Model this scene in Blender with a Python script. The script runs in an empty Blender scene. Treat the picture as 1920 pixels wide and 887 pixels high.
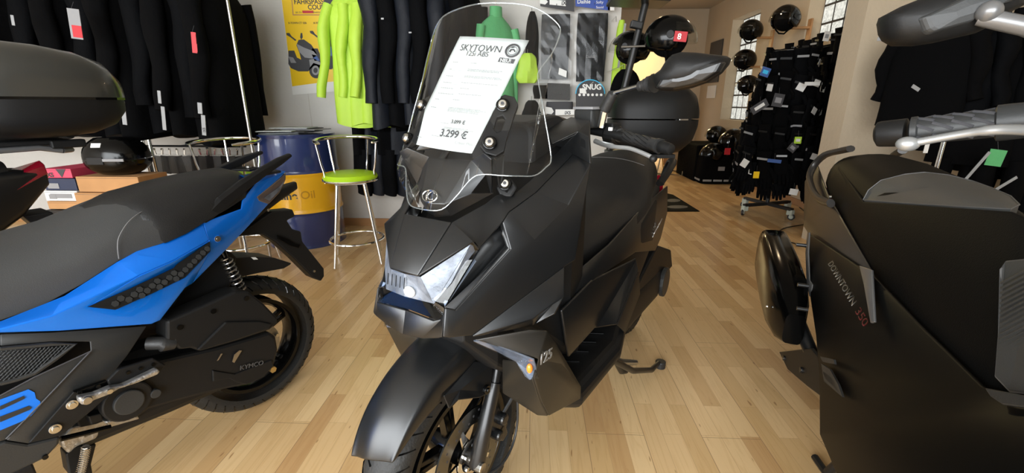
import bpy, bmesh, math, random
from mathutils import Vector, Matrix, noise
random.seed(7)
scn = bpy.context.scene
C = scn.collection
PI = math.pi
# ------------------------------------------------------------------ camera
H = 1.10; FPX = 823.0; TH = math.atan(248/823.0); PS = math.radians(2.8)
FW = Vector((-math.sin(PS)*math.cos(TH), math.cos(PS)*math.cos(TH), -math.sin(TH)))
RT = Vector((math.cos(PS), math.sin(PS), 0)); UP = RT.cross(FW)
EYE = Vector((0, 0, H))
cd = bpy.data.cameras.new('camera'); cam = bpy.data.objects.new('camera', cd); C.objects.link(cam)
cam.location = EYE; cam.rotation_euler = (PI/2-TH, 0, PS)
cd.sensor_width = 36; cd.lens = FPX/1920*36; cd.clip_start = .02
scn.camera = cam
def ray(px, py): return FW + RT*((px-960)/FPX) - UP*((py-443.5)/FPX)
def W(px, py, Y):
    d = ray(px, py); return EYE + d*(Y/d.y)
def WX(px, py, X):
    d = ray(px, py); return EYE + d*(X/d.x)
class Frame:
    def __init__(s, ox, oy, deg):
        s.o = Vector((ox, oy, 0)); a = math.radians(deg); s.a = a
        s.f = Vector((math.cos(a), math.sin(a), 0)); s.l = Vector((-math.sin(a), math.cos(a), 0))
    def P(s, px, py, v, ax=1):
        d = ray(px, py); c = EYE - s.o
        D = Vector((d.dot(s.f), d.dot(s.l), d.z)); K = Vector((c.dot(s.f), c.dot(s.l), c.z))
        return K + D*((v-K[ax])/D[ax])
    def PL(s, px, py, a, b, c):
        n = (b-a).cross(c-a); o, d = s.ray(px, py); return o+d*((a-o).dot(n)/d.dot(n))
    def ray(s, px, py):
        d = ray(px, py); c = EYE - s.o
        return Vector((c.dot(s.f), c.dot(s.l), c.z)), Vector((d.dot(s.f), d.dot(s.l), d.z))
# ------------------------------------------------------------------ materials
def mat(name, col, rough=.5, metal=0, bump=0, bscale=60, coat=0, var=0, vscale=4, spec=.5, sheen=0, alpha=1):
    m = bpy.data.materials.new(name); m.use_nodes = True; nt = m.node_tree; b = nt.nodes['Principled BSDF']
    b.inputs['Base Color'].default_value = (*col, 1); b.inputs['Roughness'].default_value = rough
    b.inputs['Metallic'].default_value = metal; b.inputs['Coat Weight'].default_value = coat
    b.inputs['Specular IOR Level'].default_value = spec
    if sheen: b.inputs['Sheen Weight'].default_value = sheen
    if alpha < 1: b.inputs['Alpha'].default_value = alpha
    tc = nt.nodes.new('ShaderNodeTexCoord')
    if bump:
        n = nt.nodes.new('ShaderNodeTexNoise'); n.inputs['Scale'].default_value = bscale; n.inputs['Detail'].default_value = 4
        bp = nt.nodes.new('ShaderNodeBump'); bp.inputs['Strength'].default_value = bump; bp.inputs['Distance'].default_value = .01
        nt.links.new(tc.outputs['Object'], n.inputs['Vector']); nt.links.new(n.outputs['Fac'], bp.inputs['Height'])
        nt.links.new(bp.outputs['Normal'], b.inputs['Normal'])
    if var:
        n = nt.nodes.new('ShaderNodeTexNoise'); n.inputs['Scale'].default_value = vscale; n.inputs['Detail'].default_value = 3
        r = nt.nodes.new('ShaderNodeValToRGB')
        r.color_ramp.elements[0].position = .3; r.color_ramp.elements[1].position = .7
        r.color_ramp.elements[0].color = (*[c*(1-var) for c in col], 1); r.color_ramp.elements[1].color = (*[min(1, c*(1+var)) for c in col], 1)
        nt.links.new(tc.outputs['Object'], n.inputs['Vector']); nt.links.new(n.outputs['Fac'], r.inputs['Fac']); nt.links.new(r.outputs['Color'], b.inputs['Base Color'])
    return m
M = {}
M['matt'] = mat('matt_black_paint', (.0065, .007, .0075), .33, spec=.62)
M['mattgrey'] = mat('matt_graphite_paint', (.030, .031, .033), .36, spec=.6)
M['bronze'] = mat('matt_bronze_black_paint', (.014, .012, .009), .34, spec=.5)
M['plastic'] = mat('black_textured_plastic', (.007, .007, .007), .5, bump=.04, bscale=400, spec=.3)
M['greyplastic'] = mat('dark_grey_plastic', (.026, .027, .027), .45, bump=.04, bscale=300, spec=.4)
M['gloss'] = mat('gloss_black', (.002, .002, .002), .16, spec=.3)
M['vinyl'] = mat('black_vinyl', (.010, .010, .010), .5, bump=.12, bscale=350, spec=.4)
M['vinylblack'] = mat('deep_black_vinyl', (.0038, .0038, .0038), .55, bump=.12, bscale=350, spec=.07)
M['mattdark'] = mat('deep_matt_black_paint', (.0030, .0031, .0032), .42, spec=.09)
M['glossdark'] = mat('deep_gloss_black', (.0015, .0015, .0015), .14, spec=.12)
M['lever'] = mat('silver_lever_paint', (.42, .43, .43), .35, .6)
M['padlit'] = mat('lit_grey_pad', (.065, .068, .068), .5, bump=.1, bscale=350)
M['vinylgrey'] = mat('worn_grey_vinyl', (.040, .041, .041), .5, bump=.08, bscale=500)
M['stitch'] = mat('grey_stitching', (.12, .12, .12), .6)
M['rubber'] = mat('tyre_rubber', (.012, .012, .011), .6, bump=.2, bscale=120)
M['rubber2'] = mat('grip_rubber', (.018, .018, .018), .5, bump=.1, bscale=200)
M['chrome'] = mat('polished_chrome', (.75, .75, .74), .12, 1)
M['steel'] = mat('brushed_steel', (.45, .44, .42), .32, 1)
M['disc'] = mat('brake_disc_steel', (.18, .18, .17), .3, 1)
M['bolt'] = mat('zinc_bolt', (.6, .58, .53), .3, 1)
M['cast'] = mat('cast_aluminium', (.42, .41, .39), .45, .9, bump=.4, bscale=90, var=.3, vscale=25)
M['gold'] = mat('yellow_zinc', (.6, .45, .2), .35, .9)
M['blue'] = mat('metallic_blue_paint', (.0, .19, .88), .32, .45, coat=.5)
M['bluedecal'] = mat('blue_decal', (.0, .16, .72), .5)
M['amber'] = mat('amber_bulb', (.9, .25, .03), .2)
M['redglass'] = mat('red_tail_lens', (.30, .005, .02), .12, coat=.6)
M['smoke'] = mat('smoked_tail_lens', (.10, .08, .075), .1, coat=.7)
M['white'] = mat('white_plastic', (.75, .75, .73), .4)
M['paper'] = mat('paper_white', (.50, .53, .52), .7, spec=.15)
M['ink'] = mat('printed_ink', (.05, .05, .055), .7)
M['inkgrey'] = mat('faint_printed_ink', (.30, .31, .31), .7)
M['silvertext'] = mat('silver_lettering', (.55, .55, .53), .3, .8)
M['darktext'] = mat('grey_lettering', (.10, .10, .10), .4, .3)
M['yellow'] = mat('yellow_enamel', (.85, .45, .01), .3, coat=.4)
M['navy'] = mat('navy_enamel', (.018, .032, .12), .25, coat=.6, var=.15)
M['lime'] = mat('lime_vinyl', (.42, .68, .01), .4)
M['hivis'] = mat('high_visibility_fabric', (.42, .64, .05), .6, bump=.3, bscale=25)
M['green'] = mat('green_fabric', (.10, .42, .16), .7, bump=.3, bscale=30)
M['cloth'] = mat('black_fabric', (.0022, .0022, .0025), .95, bump=.5, bscale=20, spec=.08)
M['cloth2'] = mat('black_nylon', (.0025, .0027, .0033), .8, bump=.6, bscale=18, spec=.06)
M['ochre'] = mat('ochre_print', (.50, .24, .01), .4)
M['navycloth'] = mat('dark_navy_nylon', (.006, .008, .013), .6, bump=.6, bscale=14, spec=.25)
M['reflect'] = mat('reflective_strip', (.30, .31, .32), .4)
M['poster'] = mat('poster_yellow', (.85, .55, .01), .4)
M['white2'] = mat('poster_white', (.75, .74, .71), .5)
M['silverp'] = mat('printed_silver', (.26, .26, .27), .5)
M['bluep'] = mat('printed_blue', (.05, .11, .32), .5)
M['redp'] = mat('red_print', (.50, .02, .03), .5)
M['pink'] = mat('magenta_carton', (.62, .06, .12), .5)
M['card'] = mat('cardboard', (.48, .25, .10), .8, var=.12)
M['carddark'] = mat('navy_carton', (.02, .03, .07), .5)
M['bluebag'] = mat('royal_blue_card', (.02, .06, .32), .4)
M['cyan'] = mat('cyan_trim', (.05, .50, .85), .4)
M['gryflex'] = mat('grey_mesh_fabric', (.08, .08, .08), .6, bump=.8, bscale=200)
M['wood'] = mat('beech_veneer', (.42, .22, .09), .5, var=.2)
M['graybox'] = mat('dark_titanium_shell', (.030, .030, .026), .3, coat=.3)
M['rack'] = mat('black_rack_steel', (.012, .012, .012), .4)
M['orange'] = mat('orange_cable', (.5, .08, .02), .5)
M['limecast'] = mat('pale_castor', (.55, .60, .52), .4)
M['skin'] = None
# wall plaster
def plaster(name, c1, sc=1.2):
    m = mat(name, c1, .85, bump=.25, bscale=35, var=.05, vscale=sc); return m
M['wall'] = plaster('white_plaster', (.62, .60, .56))
M['warmwall'] = plaster('cream_plaster', (.56, .46, .33))
M['ceil'] = plaster('ceiling_paint', (.48, .44, .38))
M['ceildark'] = plaster('bounce_toned_ceiling', (.42, .42, .41))  # unseen front ceiling, its grey set for the light it bounces
# glass
def glass(name, tint=(1, 1, 1), refl=.12, rough=.02, op=0.0, opcol=(.8, .8, .8), edge=.85):
    m = bpy.data.materials.new(name); m.use_nodes = True; nt = m.node_tree; nt.nodes.clear()
    o = nt.nodes.new('ShaderNodeOutputMaterial'); t = nt.nodes.new('ShaderNodeBsdfTransparent'); g = nt.nodes.new('ShaderNodeBsdfGlossy')
    t.inputs['Color'].default_value = (*tint, 1); g.inputs['Roughness'].default_value = rough
    fa = nt.nodes.new('ShaderNodeLayerWeight'); fa.inputs['Blend'].default_value = .5
    lw = nt.nodes.new('ShaderNodeMath'); lw.operation = 'POWER'; lw.inputs[1].default_value = 4; nt.links.new(fa.outputs['Facing'], lw.inputs[0])
    mu = nt.nodes.new('ShaderNodeMath'); mu.operation = 'MULTIPLY_ADD'; mu.inputs[1].default_value = edge; mu.inputs[2].default_value = refl+.035
    mx = nt.nodes.new('ShaderNodeMixShader')
    nt.links.new(lw.outputs[0], mu.inputs[0]); nt.links.new(mu.outputs[0], mx.inputs[0]); nt.links.new(t.outputs[0], mx.inputs[1]); nt.links.new(g.outputs[0], mx.inputs[2])
    last = mx.outputs[0]
    if op:
        d = nt.nodes.new('ShaderNodeBsdfDiffuse'); d.inputs['Color'].default_value = (*opcol, 1)
        m2 = nt.nodes.new('ShaderNodeMixShader'); m2.inputs[0].default_value = op
        nt.links.new(last, m2.inputs[1]); nt.links.new(d.outputs[0], m2.inputs[2]); last = m2.outputs[0]
    nt.links.new(last, o.inputs[0]); return m
M['screen'] = glass('clear_acrylic', (.97, .98, .98), .01)
M['lens'] = glass('clear_lens', (.93, .95, .98), .02, edge=.3)
M['film'] = glass('clear_plastic_film', (.97, .97, .97), .0, .22, .01)
M['edge'] = glass('acrylic_edge', (.85, .88, .88), .12, .1, .10, (.7, .75, .75))
M['visor'] = glass('clear_visor', (.9, .9, .88), .01)
# floor: beech strip laminate running along Y
def floor_mat():
    m = bpy.data.materials.new('beech_strip_floor'); m.use_nodes = True; nt = m.node_tree; b = nt.nodes['Principled BSDF']; N = nt.nodes.new; L = nt.links.new
    tc = N('ShaderNodeTexCoord'); mp = N('ShaderNodeMapping'); mp.inputs['Rotation'].default_value = (0, 0, PI/2); L(tc.outputs['Object'], mp.inputs['Vector'])
    br = N('ShaderNodeTexBrick'); br.offset = .37; br.offset_frequency = 2; br.squash = 1
    br.inputs['Scale'].default_value = 1; br.inputs['Brick Width'].default_value = .43; br.inputs['Row Height'].default_value = .066
    br.inputs['Mortar Size'].default_value = .0006; br.inputs['Mortar Smooth'].default_value = .2; br.inputs['Bias'].default_value = 0
    br.inputs['Color1'].default_value = (0, 0, 0, 1); br.inputs['Color2'].default_value = (1, 1, 1, 1); br.inputs['Mortar'].default_value = (.5, .5, .5, 1)
    L(mp.outputs[0], br.inputs['Vector'])
    r = N('ShaderNodeValToRGB'); e = r.color_ramp.elements
    e[0].position = 0; e[0].color = (.56, .33, .145, 1); e[1].position = 1; e[1].color = (.80, .56, .29, 1)
    x = e.new(.3); x.color = (.65, .42, .19, 1); x = e.new(.7); x.color = (.72, .48, .235, 1)
    L(br.outputs['Color'], r.inputs['Fac'])
    # grain
    mp2 = N('ShaderNodeMapping'); mp2.inputs['Scale'].default_value = (26, 1.6, 1); L(tc.outputs['Object'], mp2.inputs['Vector'])
    add = N('ShaderNodeVectorMath'); add.operation = 'ADD'; sc = N('ShaderNodeVectorMath'); sc.operation = 'SCALE'; sc.inputs['Scale'].default_value = 40
    L(br.outputs['Color'], sc.inputs[0]); L(mp2.outputs[0], add.inputs[0]); L(sc.outputs[0], add.inputs[1])
    n = N('ShaderNodeTexNoise'); n.inputs['Scale'].default_value = 1.3; n.inputs['Detail'].default_value = 3; n.inputs['Distortion'].default_value = .8; L(add.outputs[0], n.inputs['Vector'])
    sn = N('ShaderNodeMath'); sn.operation = 'MULTIPLY'; sn.inputs[1].default_value = 9; L(n.outputs['Fac'], sn.inputs[0])
    fr = N('ShaderNodeMath'); fr.operation = 'PINGPONG'; fr.inputs[1].default_value = 1; L(sn.outputs[0], fr.inputs[0])
    r2 = N('ShaderNodeValToRGB'); r2.color_ramp.elements[0].color = (.86, .80, .72, 1); r2.color_ramp.elements[1].color = (1, 1, 1, 1); r2.color_ramp.elements[1].position = .5
    L(fr.outputs[0], r2.inputs['Fac'])
    mx = N('ShaderNodeMix'); mx.data_type = 'RGBA'; mx.blend_type = 'MULTIPLY'; mx.inputs[0].default_value = .5; L(r.outputs[0], mx.inputs[6]); L(r2.outputs[0], mx.inputs[7])
    # tiny knots
    vo = N('ShaderNodeTexNoise'); vo.inputs['Scale'].default_value = 1; vo.inputs['Detail'].default_value = 1
    mp3 = N('ShaderNodeMapping'); mp3.inputs['Scale'].default_value = (60, 14, 1); L(tc.outputs['Object'], mp3.inputs['Vector']); L(mp3.outputs[0], vo.inputs['Vector'])
    rk = N('ShaderNodeValToRGB'); rk.color_ramp.elements[0].position = .22; rk.color_ramp.elements[0].color = (.45, .33, .25, 1); rk.color_ramp.elements[1].position = .27; rk.color_ramp.elements[1].color = (1, 1, 1, 1)
    L(vo.outputs['Fac'], rk.inputs['Fac'])
    mk = N('ShaderNodeMix'); mk.data_type = 'RGBA'; mk.blend_type = 'MULTIPLY'; mk.inputs[0].default_value = .8; L(mx.outputs[2], mk.inputs[6]); L(rk.outputs[0], mk.inputs[7])
    # mortar darkening
    mm = N('ShaderNodeMix'); mm.data_type = 'RGBA'; mm.inputs[7].default_value = (.34, .19, .09, 1)
    mf = N('ShaderNodeMath'); mf.operation = 'MULTIPLY'; mf.inputs[1].default_value = .5; L(br.outputs['Fac'], mf.inputs[0]); L(mf.outputs[0], mm.inputs[0]); L(mk.outputs[2], mm.inputs[6])
    # three strips to one laminate plank: a clearer joint every 0.198 m
    br2 = N('ShaderNodeTexBrick'); br2.offset = .5; br2.inputs['Scale'].default_value = 1; br2.inputs['Brick Width'].default_value = 1.28; br2.inputs['Row Height'].default_value = .198
    br2.inputs['Mortar Size'].default_value = .0011; br2.inputs['Mortar Smooth'].default_value = .1; L(mp.outputs[0], br2.inputs['Vector'])
    m3 = N('ShaderNodeMix'); m3.data_type = 'RGBA'; m3.inputs[7].default_value = (.25, .14, .07, 1)
    mf2 = N('ShaderNodeMath'); mf2.operation = 'MULTIPLY'; mf2.inputs[1].default_value = .7; L(br2.outputs['Fac'], mf2.inputs[0]); L(mf2.outputs[0], m3.inputs[0]); L(mm.outputs[2], m3.inputs[6])
    L(m3.outputs[2], b.inputs['Base Color'])
    b.inputs['Roughness'].default_value = .30; b.inputs['Specular IOR Level'].default_value = .45
    return m
M['floor'] = floor_mat()
def block_mat():
    m = bpy.data.materials.new('glass_block'); m.use_nodes = True; nt = m.node_tree; b = nt.nodes['Principled BSDF']; N = nt.nodes.new; L = nt.links.new
    tc = N('ShaderNodeTexCoord'); n = N('ShaderNodeTexNoise'); n.inputs['Scale'].default_value = 18; n.inputs['Distortion'].default_value = 1.5; L(tc.outputs['Object'], n.inputs['Vector'])
    r = N('ShaderNodeValToRGB'); r.color_ramp.elements[0].color = (.50, .53, .49, 1); r.color_ramp.elements[0].position = .35; r.color_ramp.elements[1].color = (.95, .97, .90, 1); r.color_ramp.elements[1].position = .65
    L(n.outputs['Fac'], r.inputs['Fac']); b.inputs['Base Color'].default_value = (.3, .3, .3, 1); b.inputs['Roughness'].default_value = .2
    L(r.outputs[0], b.inputs['Emission Color']); b.inputs['Emission Strength'].default_value = .75
    return m
M['block'] = block_mat()
def emis(name, col, st):
    m = mat(name, (.8, .8, .8), .5); b = m.node_tree.nodes['Principled BSDF']; b.inputs['Emission Color'].default_value = (*col, 1); b.inputs['Emission Strength'].default_value = st; return m
M['lamp'] = emis('lit_lamp_diffuser', (1, .78, .5), 12)
# ------------------------------------------------------------------ builders
def link(name, me, m=None, parent=None):
    o = bpy.data.objects.new(name, me); C.objects.link(o)
    if m is not None:
        me.materials.clear(); me.materials.append(M[m] if isinstance(m, str) else m)
    if parent: o.parent = parent
    return o
def tag(o, label, cat, group=None):
    o['label'] = label; o['category'] = cat
    if group: o['group'] = group
    return o
def thing(name, label, cat, loc=(0, 0, 0), rz=0, group=None):
    o = bpy.data.objects.new(name, None); C.objects.link(o); o.location = loc; o.rotation_euler = (0, 0, rz); o.empty_display_size = .1
    return tag(o, label, cat, group)
def struct(o): o['kind'] = 'structure'; return o
def smooth(me, on=True):
    me.polygons.foreach_set('use_smooth', [on]*len(me.polygons))
def bevel(o, w=.003, seg=2, ang=35):
    b = o.modifiers.new('b', 'BEVEL'); b.width = w; b.segments = seg; b.limit_method = 'ANGLE'; b.angle_limit = math.radians(ang)
    return o
def solid(o, t=.004, off=-1):
    s = o.modifiers.new('s', 'SOLIDIFY'); s.thickness = t; s.offset = off; return o
def subs(o, n=1):
    s = o.modifiers.new('u', 'SUBSURF'); s.levels = n; s.render_levels = n; return o
def mesh(name, vs, fs, m, parent=None, sm=False):
    me = bpy.data.meshes.new(name); me.from_pydata([tuple(v) for v in vs], [], fs); me.update()
    bm = bmesh.new(); bm.from_mesh(me); bmesh.ops.recalc_face_normals(bm, faces=bm.faces); bm.to_mesh(me); bm.free()
    if sm: smooth(me)
    return link(name, me, m, parent)
class MB:
    """collects shapes into one mesh"""
    def __init__(s): s.v = []; s.f = []
    def add(s, vs, fs):
        k = len(s.v); s.v += [Vector(v) for v in vs]; s.f += [tuple(i+k for i in f) for f in fs]; return s
    def box(s, c, d, R=None):
        x, y, z = [q/2 for q in d]; vs = [Vector((i*x, j*y, k*z)) for i in (-1, 1) for j in (-1, 1) for k in (-1, 1)]
        if R is not None: vs = [R @ v for v in vs]
        vs = [v+Vector(c) for v in vs]
        return s.add(vs, [(0, 1, 3, 2), (4, 6, 7, 5), (0, 4, 5, 1), (2, 3, 7, 6), (0, 2, 6, 4), (1, 5, 7, 3)])
    def tube(s, pts, r, n=10, closed=False, flat=1.0):
        pts = [Vector(p) for p in pts]; m = len(pts); rs = r if isinstance(r, (list, tuple)) else [r]*m
        vs = []; up = None
        for i in range(m):
            a = pts[(i-1) % m] if (closed or i > 0) else pts[i]; b = pts[(i+1) % m] if (closed or i < m-1) else pts[i]
            t = (b-a).normalized() if (b-a).length > 1e-9 else Vector((0, 0, 1))
            if up is None:
                up = Vector((0, 0, 1)) if abs(t.z) < .9 else Vector((1, 0, 0))
            u = (up - t*up.dot(t)).normalized(); w = t.cross(u); up = u
            for k in range(n):
                an = 2*PI*k/n; vs.append(pts[i] + (u*math.cos(an)*flat + w*math.sin(an))*rs[i])
        fs = []
        for i in range(m if closed else m-1):
            j = (i+1) % m
            for k in range(n): fs.append((i*n+k, i*n+(k+1) % n, j*n+(k+1) % n, j*n+k))
        if not closed: fs.append(tuple(range(n))[::-1]); fs.append(tuple((m-1)*n+k for k in range(n)))
        return s.add(vs, fs)
    def lathe(s, prof, n=32, c=(0, 0, 0), ax='z', closed=False):
        vs = []; c = Vector(c)
        for r, h in prof:
            for k in range(n):
                a = 2*PI*k/n; x, y = r*math.cos(a), r*math.sin(a)
                v = Vector((x, y, h)) if ax == 'z' else (Vector((x, h, y)) if ax == 'y' else Vector((h, x, y)))
                vs.append(v+c)
        m = len(prof); fs = []
        for i in range(m if closed else m-1):
            j = (i+1) % m
            for k in range(n): fs.append((i*n+k, i*n+(k+1) % n, j*n+(k+1) % n, j*n+k))
        if not closed:
            if prof[0][0] > 1e-4: fs.append(tuple(range(n)))
            if prof[-1][0] > 1e-4: fs.append(tuple((m-1)*n+k for k in range(n)))
        return s.add(vs, fs)
    def disc(s, c, r, h, R=None, n=20, r2=None):
        """short cylinder, axis local z rotated by R"""
        r2 = r if r2 is None else r2; vs = []
        for z, q in ((-h/2, r), (h/2, r2)):
            for k in range(n): vs.append(Vector((q*math.cos(2*PI*k/n), q*math.sin(2*PI*k/n), z)))
        if R is not None: vs = [R @ v for v in vs]
        vs = [v+Vector(c) for v in vs]
        fs = [(k, (k+1) % n, n+(k+1) % n, n+k) for k in range(n)]+[tuple(range(n))[::-1], tuple(n+k for k in range(n))]
        return s.add(vs, fs)
    def sphere(s, c, r, n=16, m=10, sc=(1, 1, 1), R=None):
        vs = [];
        for i in range(m+1):
            th = PI*i/m
            for k in range(n):
                a = 2*PI*k/n; v = Vector((math.sin(th)*math.cos(a)*sc[0], math.sin(th)*math.sin(a)*sc[1], math.cos(th)*sc[2]))*r
                if R is not None: v = R @ v
                vs.append(v+Vector(c))
        fs = [(i*n+k, i*n+(k+1) % n, (i+1)*n+(k+1) % n, (i+1)*n+k) for i in range(m) for k in range(n)]
        return s.add(vs, fs)
    def loft(s, rings, cap=True):
        n = len(rings[0]); vs = [v for r in rings for v in r]; m = len(rings)
        fs = [(i*n+k, i*n+(k+1) % n, (i+1)*n+(k+1) % n, (i+1)*n+k) for i in range(m-1) for k in range(n)]
        if cap: fs.append(tuple(range(n))[::-1]); fs.append(tuple((m-1)*n+k for k in range(n)))
        return s.add(vs, fs)
    def prism(s, pts, off):
        """polygon (list of 3D points) extruded by vector off"""
        off = Vector(off); n = len(pts); vs = [Vector(p) for p in pts]+[Vector(p)+off for p in pts]
        fs = [tuple(range(n))[::-1], tuple(range(n, 2*n))]+[(k, (k+1) % n, n+(k+1) % n, n+k) for k in range(n)]
        return s.add(vs, fs)
    def build(s, name, m, parent=None, sm=False, bev=0, sub=0, weld=True):
        me = bpy.data.meshes.new(name); me.from_pydata([tuple(v) for v in s.v], [], s.f); me.update()
        bm = bmesh.new(); bm.from_mesh(me)
        if weld: bmesh.ops.remove_doubles(bm, verts=bm.verts, dist=1e-5)
        bmesh.ops.recalc_face_normals(bm, faces=bm.faces)
        bm.to_mesh(me); bm.free()
        if sm: smooth(me)
        o = link(name, me, m, parent)
        if bev: bevel(o, bev)
        if sub: subs(o, sub)
        if sm and not sub:
            me.set_sharp_from_angle(angle=math.radians(40))
        return o
def copy_tree(o, parent=None):
    c = o.copy(); C.objects.link(c); c.parent = parent
    for ch in list(o.children): copy_tree(ch, c)
    return c
def text(s, name, m, parent, origin, xd, up, size, ext=.0006, align='LEFT', bold=0, shear=0):
    cu = bpy.data.curves.new(name, 'FONT'); cu.body = s; cu.size = size; cu.extrude = ext; cu.align_x = align; cu.offset = bold; cu.shear = shear
    t = bpy.data.objects.new('t', cu); C.objects.link(t); bpy.context.view_layer.update()
    me = bpy.data.meshes.new_from_object(t.evaluated_get(bpy.context.evaluated_depsgraph_get())); bpy.data.objects.remove(t)
    me.name = name
    x = Vector(xd).normalized(); u = Vector(up); u = (u - x*u.dot(x)).normalized(); z = x.cross(u)
    R = Matrix((x, u, z)).transposed().to_4x4(); R.translation = Vector(origin)
    me.transform(R); return link(name, me, m, parent)
def textb(s, name, m, parent, origin, xv, uv, length, ext=.0006, bold=0):
    """lettering spanned by two given directions (may lean like italics); xv, uv: baseline direction and letter-height vector"""
    cu = bpy.data.curves.new(name, 'FONT'); cu.body = s; cu.size = 1; cu.extrude = 0; cu.offset = bold
    t = bpy.data.objects.new('t', cu); C.objects.link(t); bpy.context.view_layer.update()
    me = bpy.data.meshes.new_from_object(t.evaluated_get(bpy.context.evaluated_depsgraph_get())); bpy.data.objects.remove(t); me.name = name
    w = max(v.co.x for v in me.vertices); xv = Vector(xv).normalized()*length/w; uv = Vector(uv)/.7; n = xv.cross(uv).normalized()
    for v in me.vertices: v.co = Vector(origin)+xv*v.co.x+uv*v.co.y
    o = link(name, me, m, parent); solid(o, ext*2, 0); return o
def RX(a): return Matrix.Rotation(a, 3, 'X')
def RY(a): return Matrix.Rotation(a, 3, 'Y')
def RZ(a): return Matrix.Rotation(a, 3, 'Z')
def lerp(a, b, t): return a+(b-a)*t
def interp(tab, x):
    """tab sorted list of (x, ...) tuples"""
    if x <= tab[0][0]: return tab[0][1:]
    for a, b in zip(tab, tab[1:]):
        if x <= b[0]:
            t = (x-a[0])/(b[0]-a[0]) if b[0] != a[0] else 0; return tuple(lerp(p, q, t) for p, q in zip(a[1:], b[1:]))
    return tab[-1][1:]
def mir(v): return Vector((v[0], -v[1], v[2]))
def crop(ox, oy, s): return lambda x, y: (ox+x/s, oy+y/s)
M['bronzegrey'] = mat('dark_bronze_paint', (.035, .032, .029), .32, .2, spec=.5)
M['silverplastic'] = mat('satin_grey_trim', (.16, .16, .16), .3, .4)

M['darkred'] = mat('dark_red_lettering', (.10, .008, .008), .5)
M['dimtext'] = mat('dim_silver_lettering', (.22, .21, .19), .35, .6)
# ================================================================== ROOM
XL, XR, YB, YF, YN = -5.2, 3.0, 3.95, 8.55, -2.2
ZC = 2.68
def box_struct(name, c, d, m):
    return struct(MB().box(c, d).build(name, m))
fl = struct(mesh('floor', [(XL, YN, 0), (XR+.3, YN, 0), (XR+.3, YF+2.5, 0), (XL, YF+2.5, 0)], [(0, 1, 2, 3)], 'floor'))
box_struct('ceiling', ((XL+XR)/2+.6, (YN+YB)/2, ZC+.06), (XR-XL+1.6, YB-YN+.2, .12), 'ceildark')
box_struct('ceiling', ((XL+XR)/2, (YB+YF+2.6)/2+.05, ZC+.06), (XR-XL+.4, YF+2.6-YB-.1, .12), 'ceil')
box_struct('wall_left', (XL-.1, (YN+YF)/2, ZC/2), (.2, YF-YN+.6, ZC), 'wall')
XE = .69      # right end of the back wall of the front room
box_struct('wall_back', ((XL+XE)/2, YB+.12, ZC/2), (XE-XL, .24, ZC), 'wall')
# far room back wall with an open doorway into a lit room
dx0, dx1, dz = 1.66, 2.52, 2.2
w = MB().box(((-.4+dx0)/2, YF+.1, ZC/2), (dx0+.4, .2, ZC)).box(((dx1+XR)/2, YF+.1, ZC/2), (XR-dx1, .2, ZC)).box(((dx0+dx1)/2, YF+.1, (dz+ZC)/2), (dx1-dx0, .2, ZC-dz))
struct(w.build('wall_far', 'warmwall'))
box_struct('wall_beyond', (1.8, YF+2.3, ZC/2), (3, .1, ZC), 'warmwall')
tr = MB().box((dx0+.03, YF-.01, dz/2), (.06, .06, dz)).box((dx1-.03, YF-.01, dz/2), (.06, .06, dz)).box(((dx0+dx1)/2, YF-.01, dz-.03), (dx1-dx0, .06, .06))
struct(tr.build('trim_1', 'wood'))
# right wall with two glass block windows
def wall_right():
    wins = [(6.62, 7.5, .87, 2.33), (4.55, 5.5, 1.76, 2.5)]
    mb = MB(); ys = [YN, 4.55, 5.5, 6.62, 7.5, YF+.2]
    mb.box((XR+.15, (ys[0]+ys[1])/2, ZC/2), (.3, ys[1]-ys[0], ZC))
    mb.box((XR+.15, (ys[2]+ys[3])/2, ZC/2), (.3, ys[3]-ys[2], ZC))
    mb.box((XR+.15, (ys[4]+ys[5])/2, ZC/2), (.3, ys[5]-ys[4], ZC))
    for y0, y1, z0, z1 in wins:
        mb.box((XR+.15, (y0+y1)/2, z0/2), (.3, y1-y0, z0)); mb.box((XR+.15, (y0+y1)/2, (z1+ZC)/2), (.3, y1-y0, ZC-z1))
    struct(mb.build('wall_right', 'warmwall'))
    for i, (y0, y1, z0, z1) in enumerate(wins):
        e = bpy.data.objects.new('window_%d' % (i+1), None); C.objects.link(e); e.location = (XR+.2, (y0+y1)/2, z0); struct(e)
        nz = round((z1-z0)/.19); ny = round((y1-y0)/.19); sy = (y1-y0)/ny; sz = (z1-z0)/nz
        g = MB(); mo = MB()
        for a in range(ny):
            for b in range(nz): g.box((0, y0-(y0+y1)/2+sy*(a+.5), sz*(b+.5)), (.08, sy-.02, sz-.02))
        mo.box((0, 0, (z1-z0)/2), (.074, y1-y0, z1-z0))
        g.build('glass_blocks', 'block', e, bev=.006); mo.build('mortar_grid', 'mattgrey', e)
wall_right()
# wall stub (pillar) on the right of the shop, leading to the right wall
p0 = W(1592, 0, 3.5)
box_struct('wall_partition', ((2.31+XR+1.2)/2, 3.62, ZC/2), (XR+1.2-2.31, .22, ZC), 'warmwall')
# baseboards
box_struct('baseboard_back', ((XL+XE)/2, YB-.008, .035), (XE-XL, .016, .07), 'wood')
box_struct('baseboard_right', (XR-.008, (3.75+YF)/2, .035), (.016, YF-3.75, .07), 'wood')
box_struct('baseboard_far', ((dx1+XR)/2, YF-.008, .035), (XR-dx1, .016, .07), 'wood')
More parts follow.
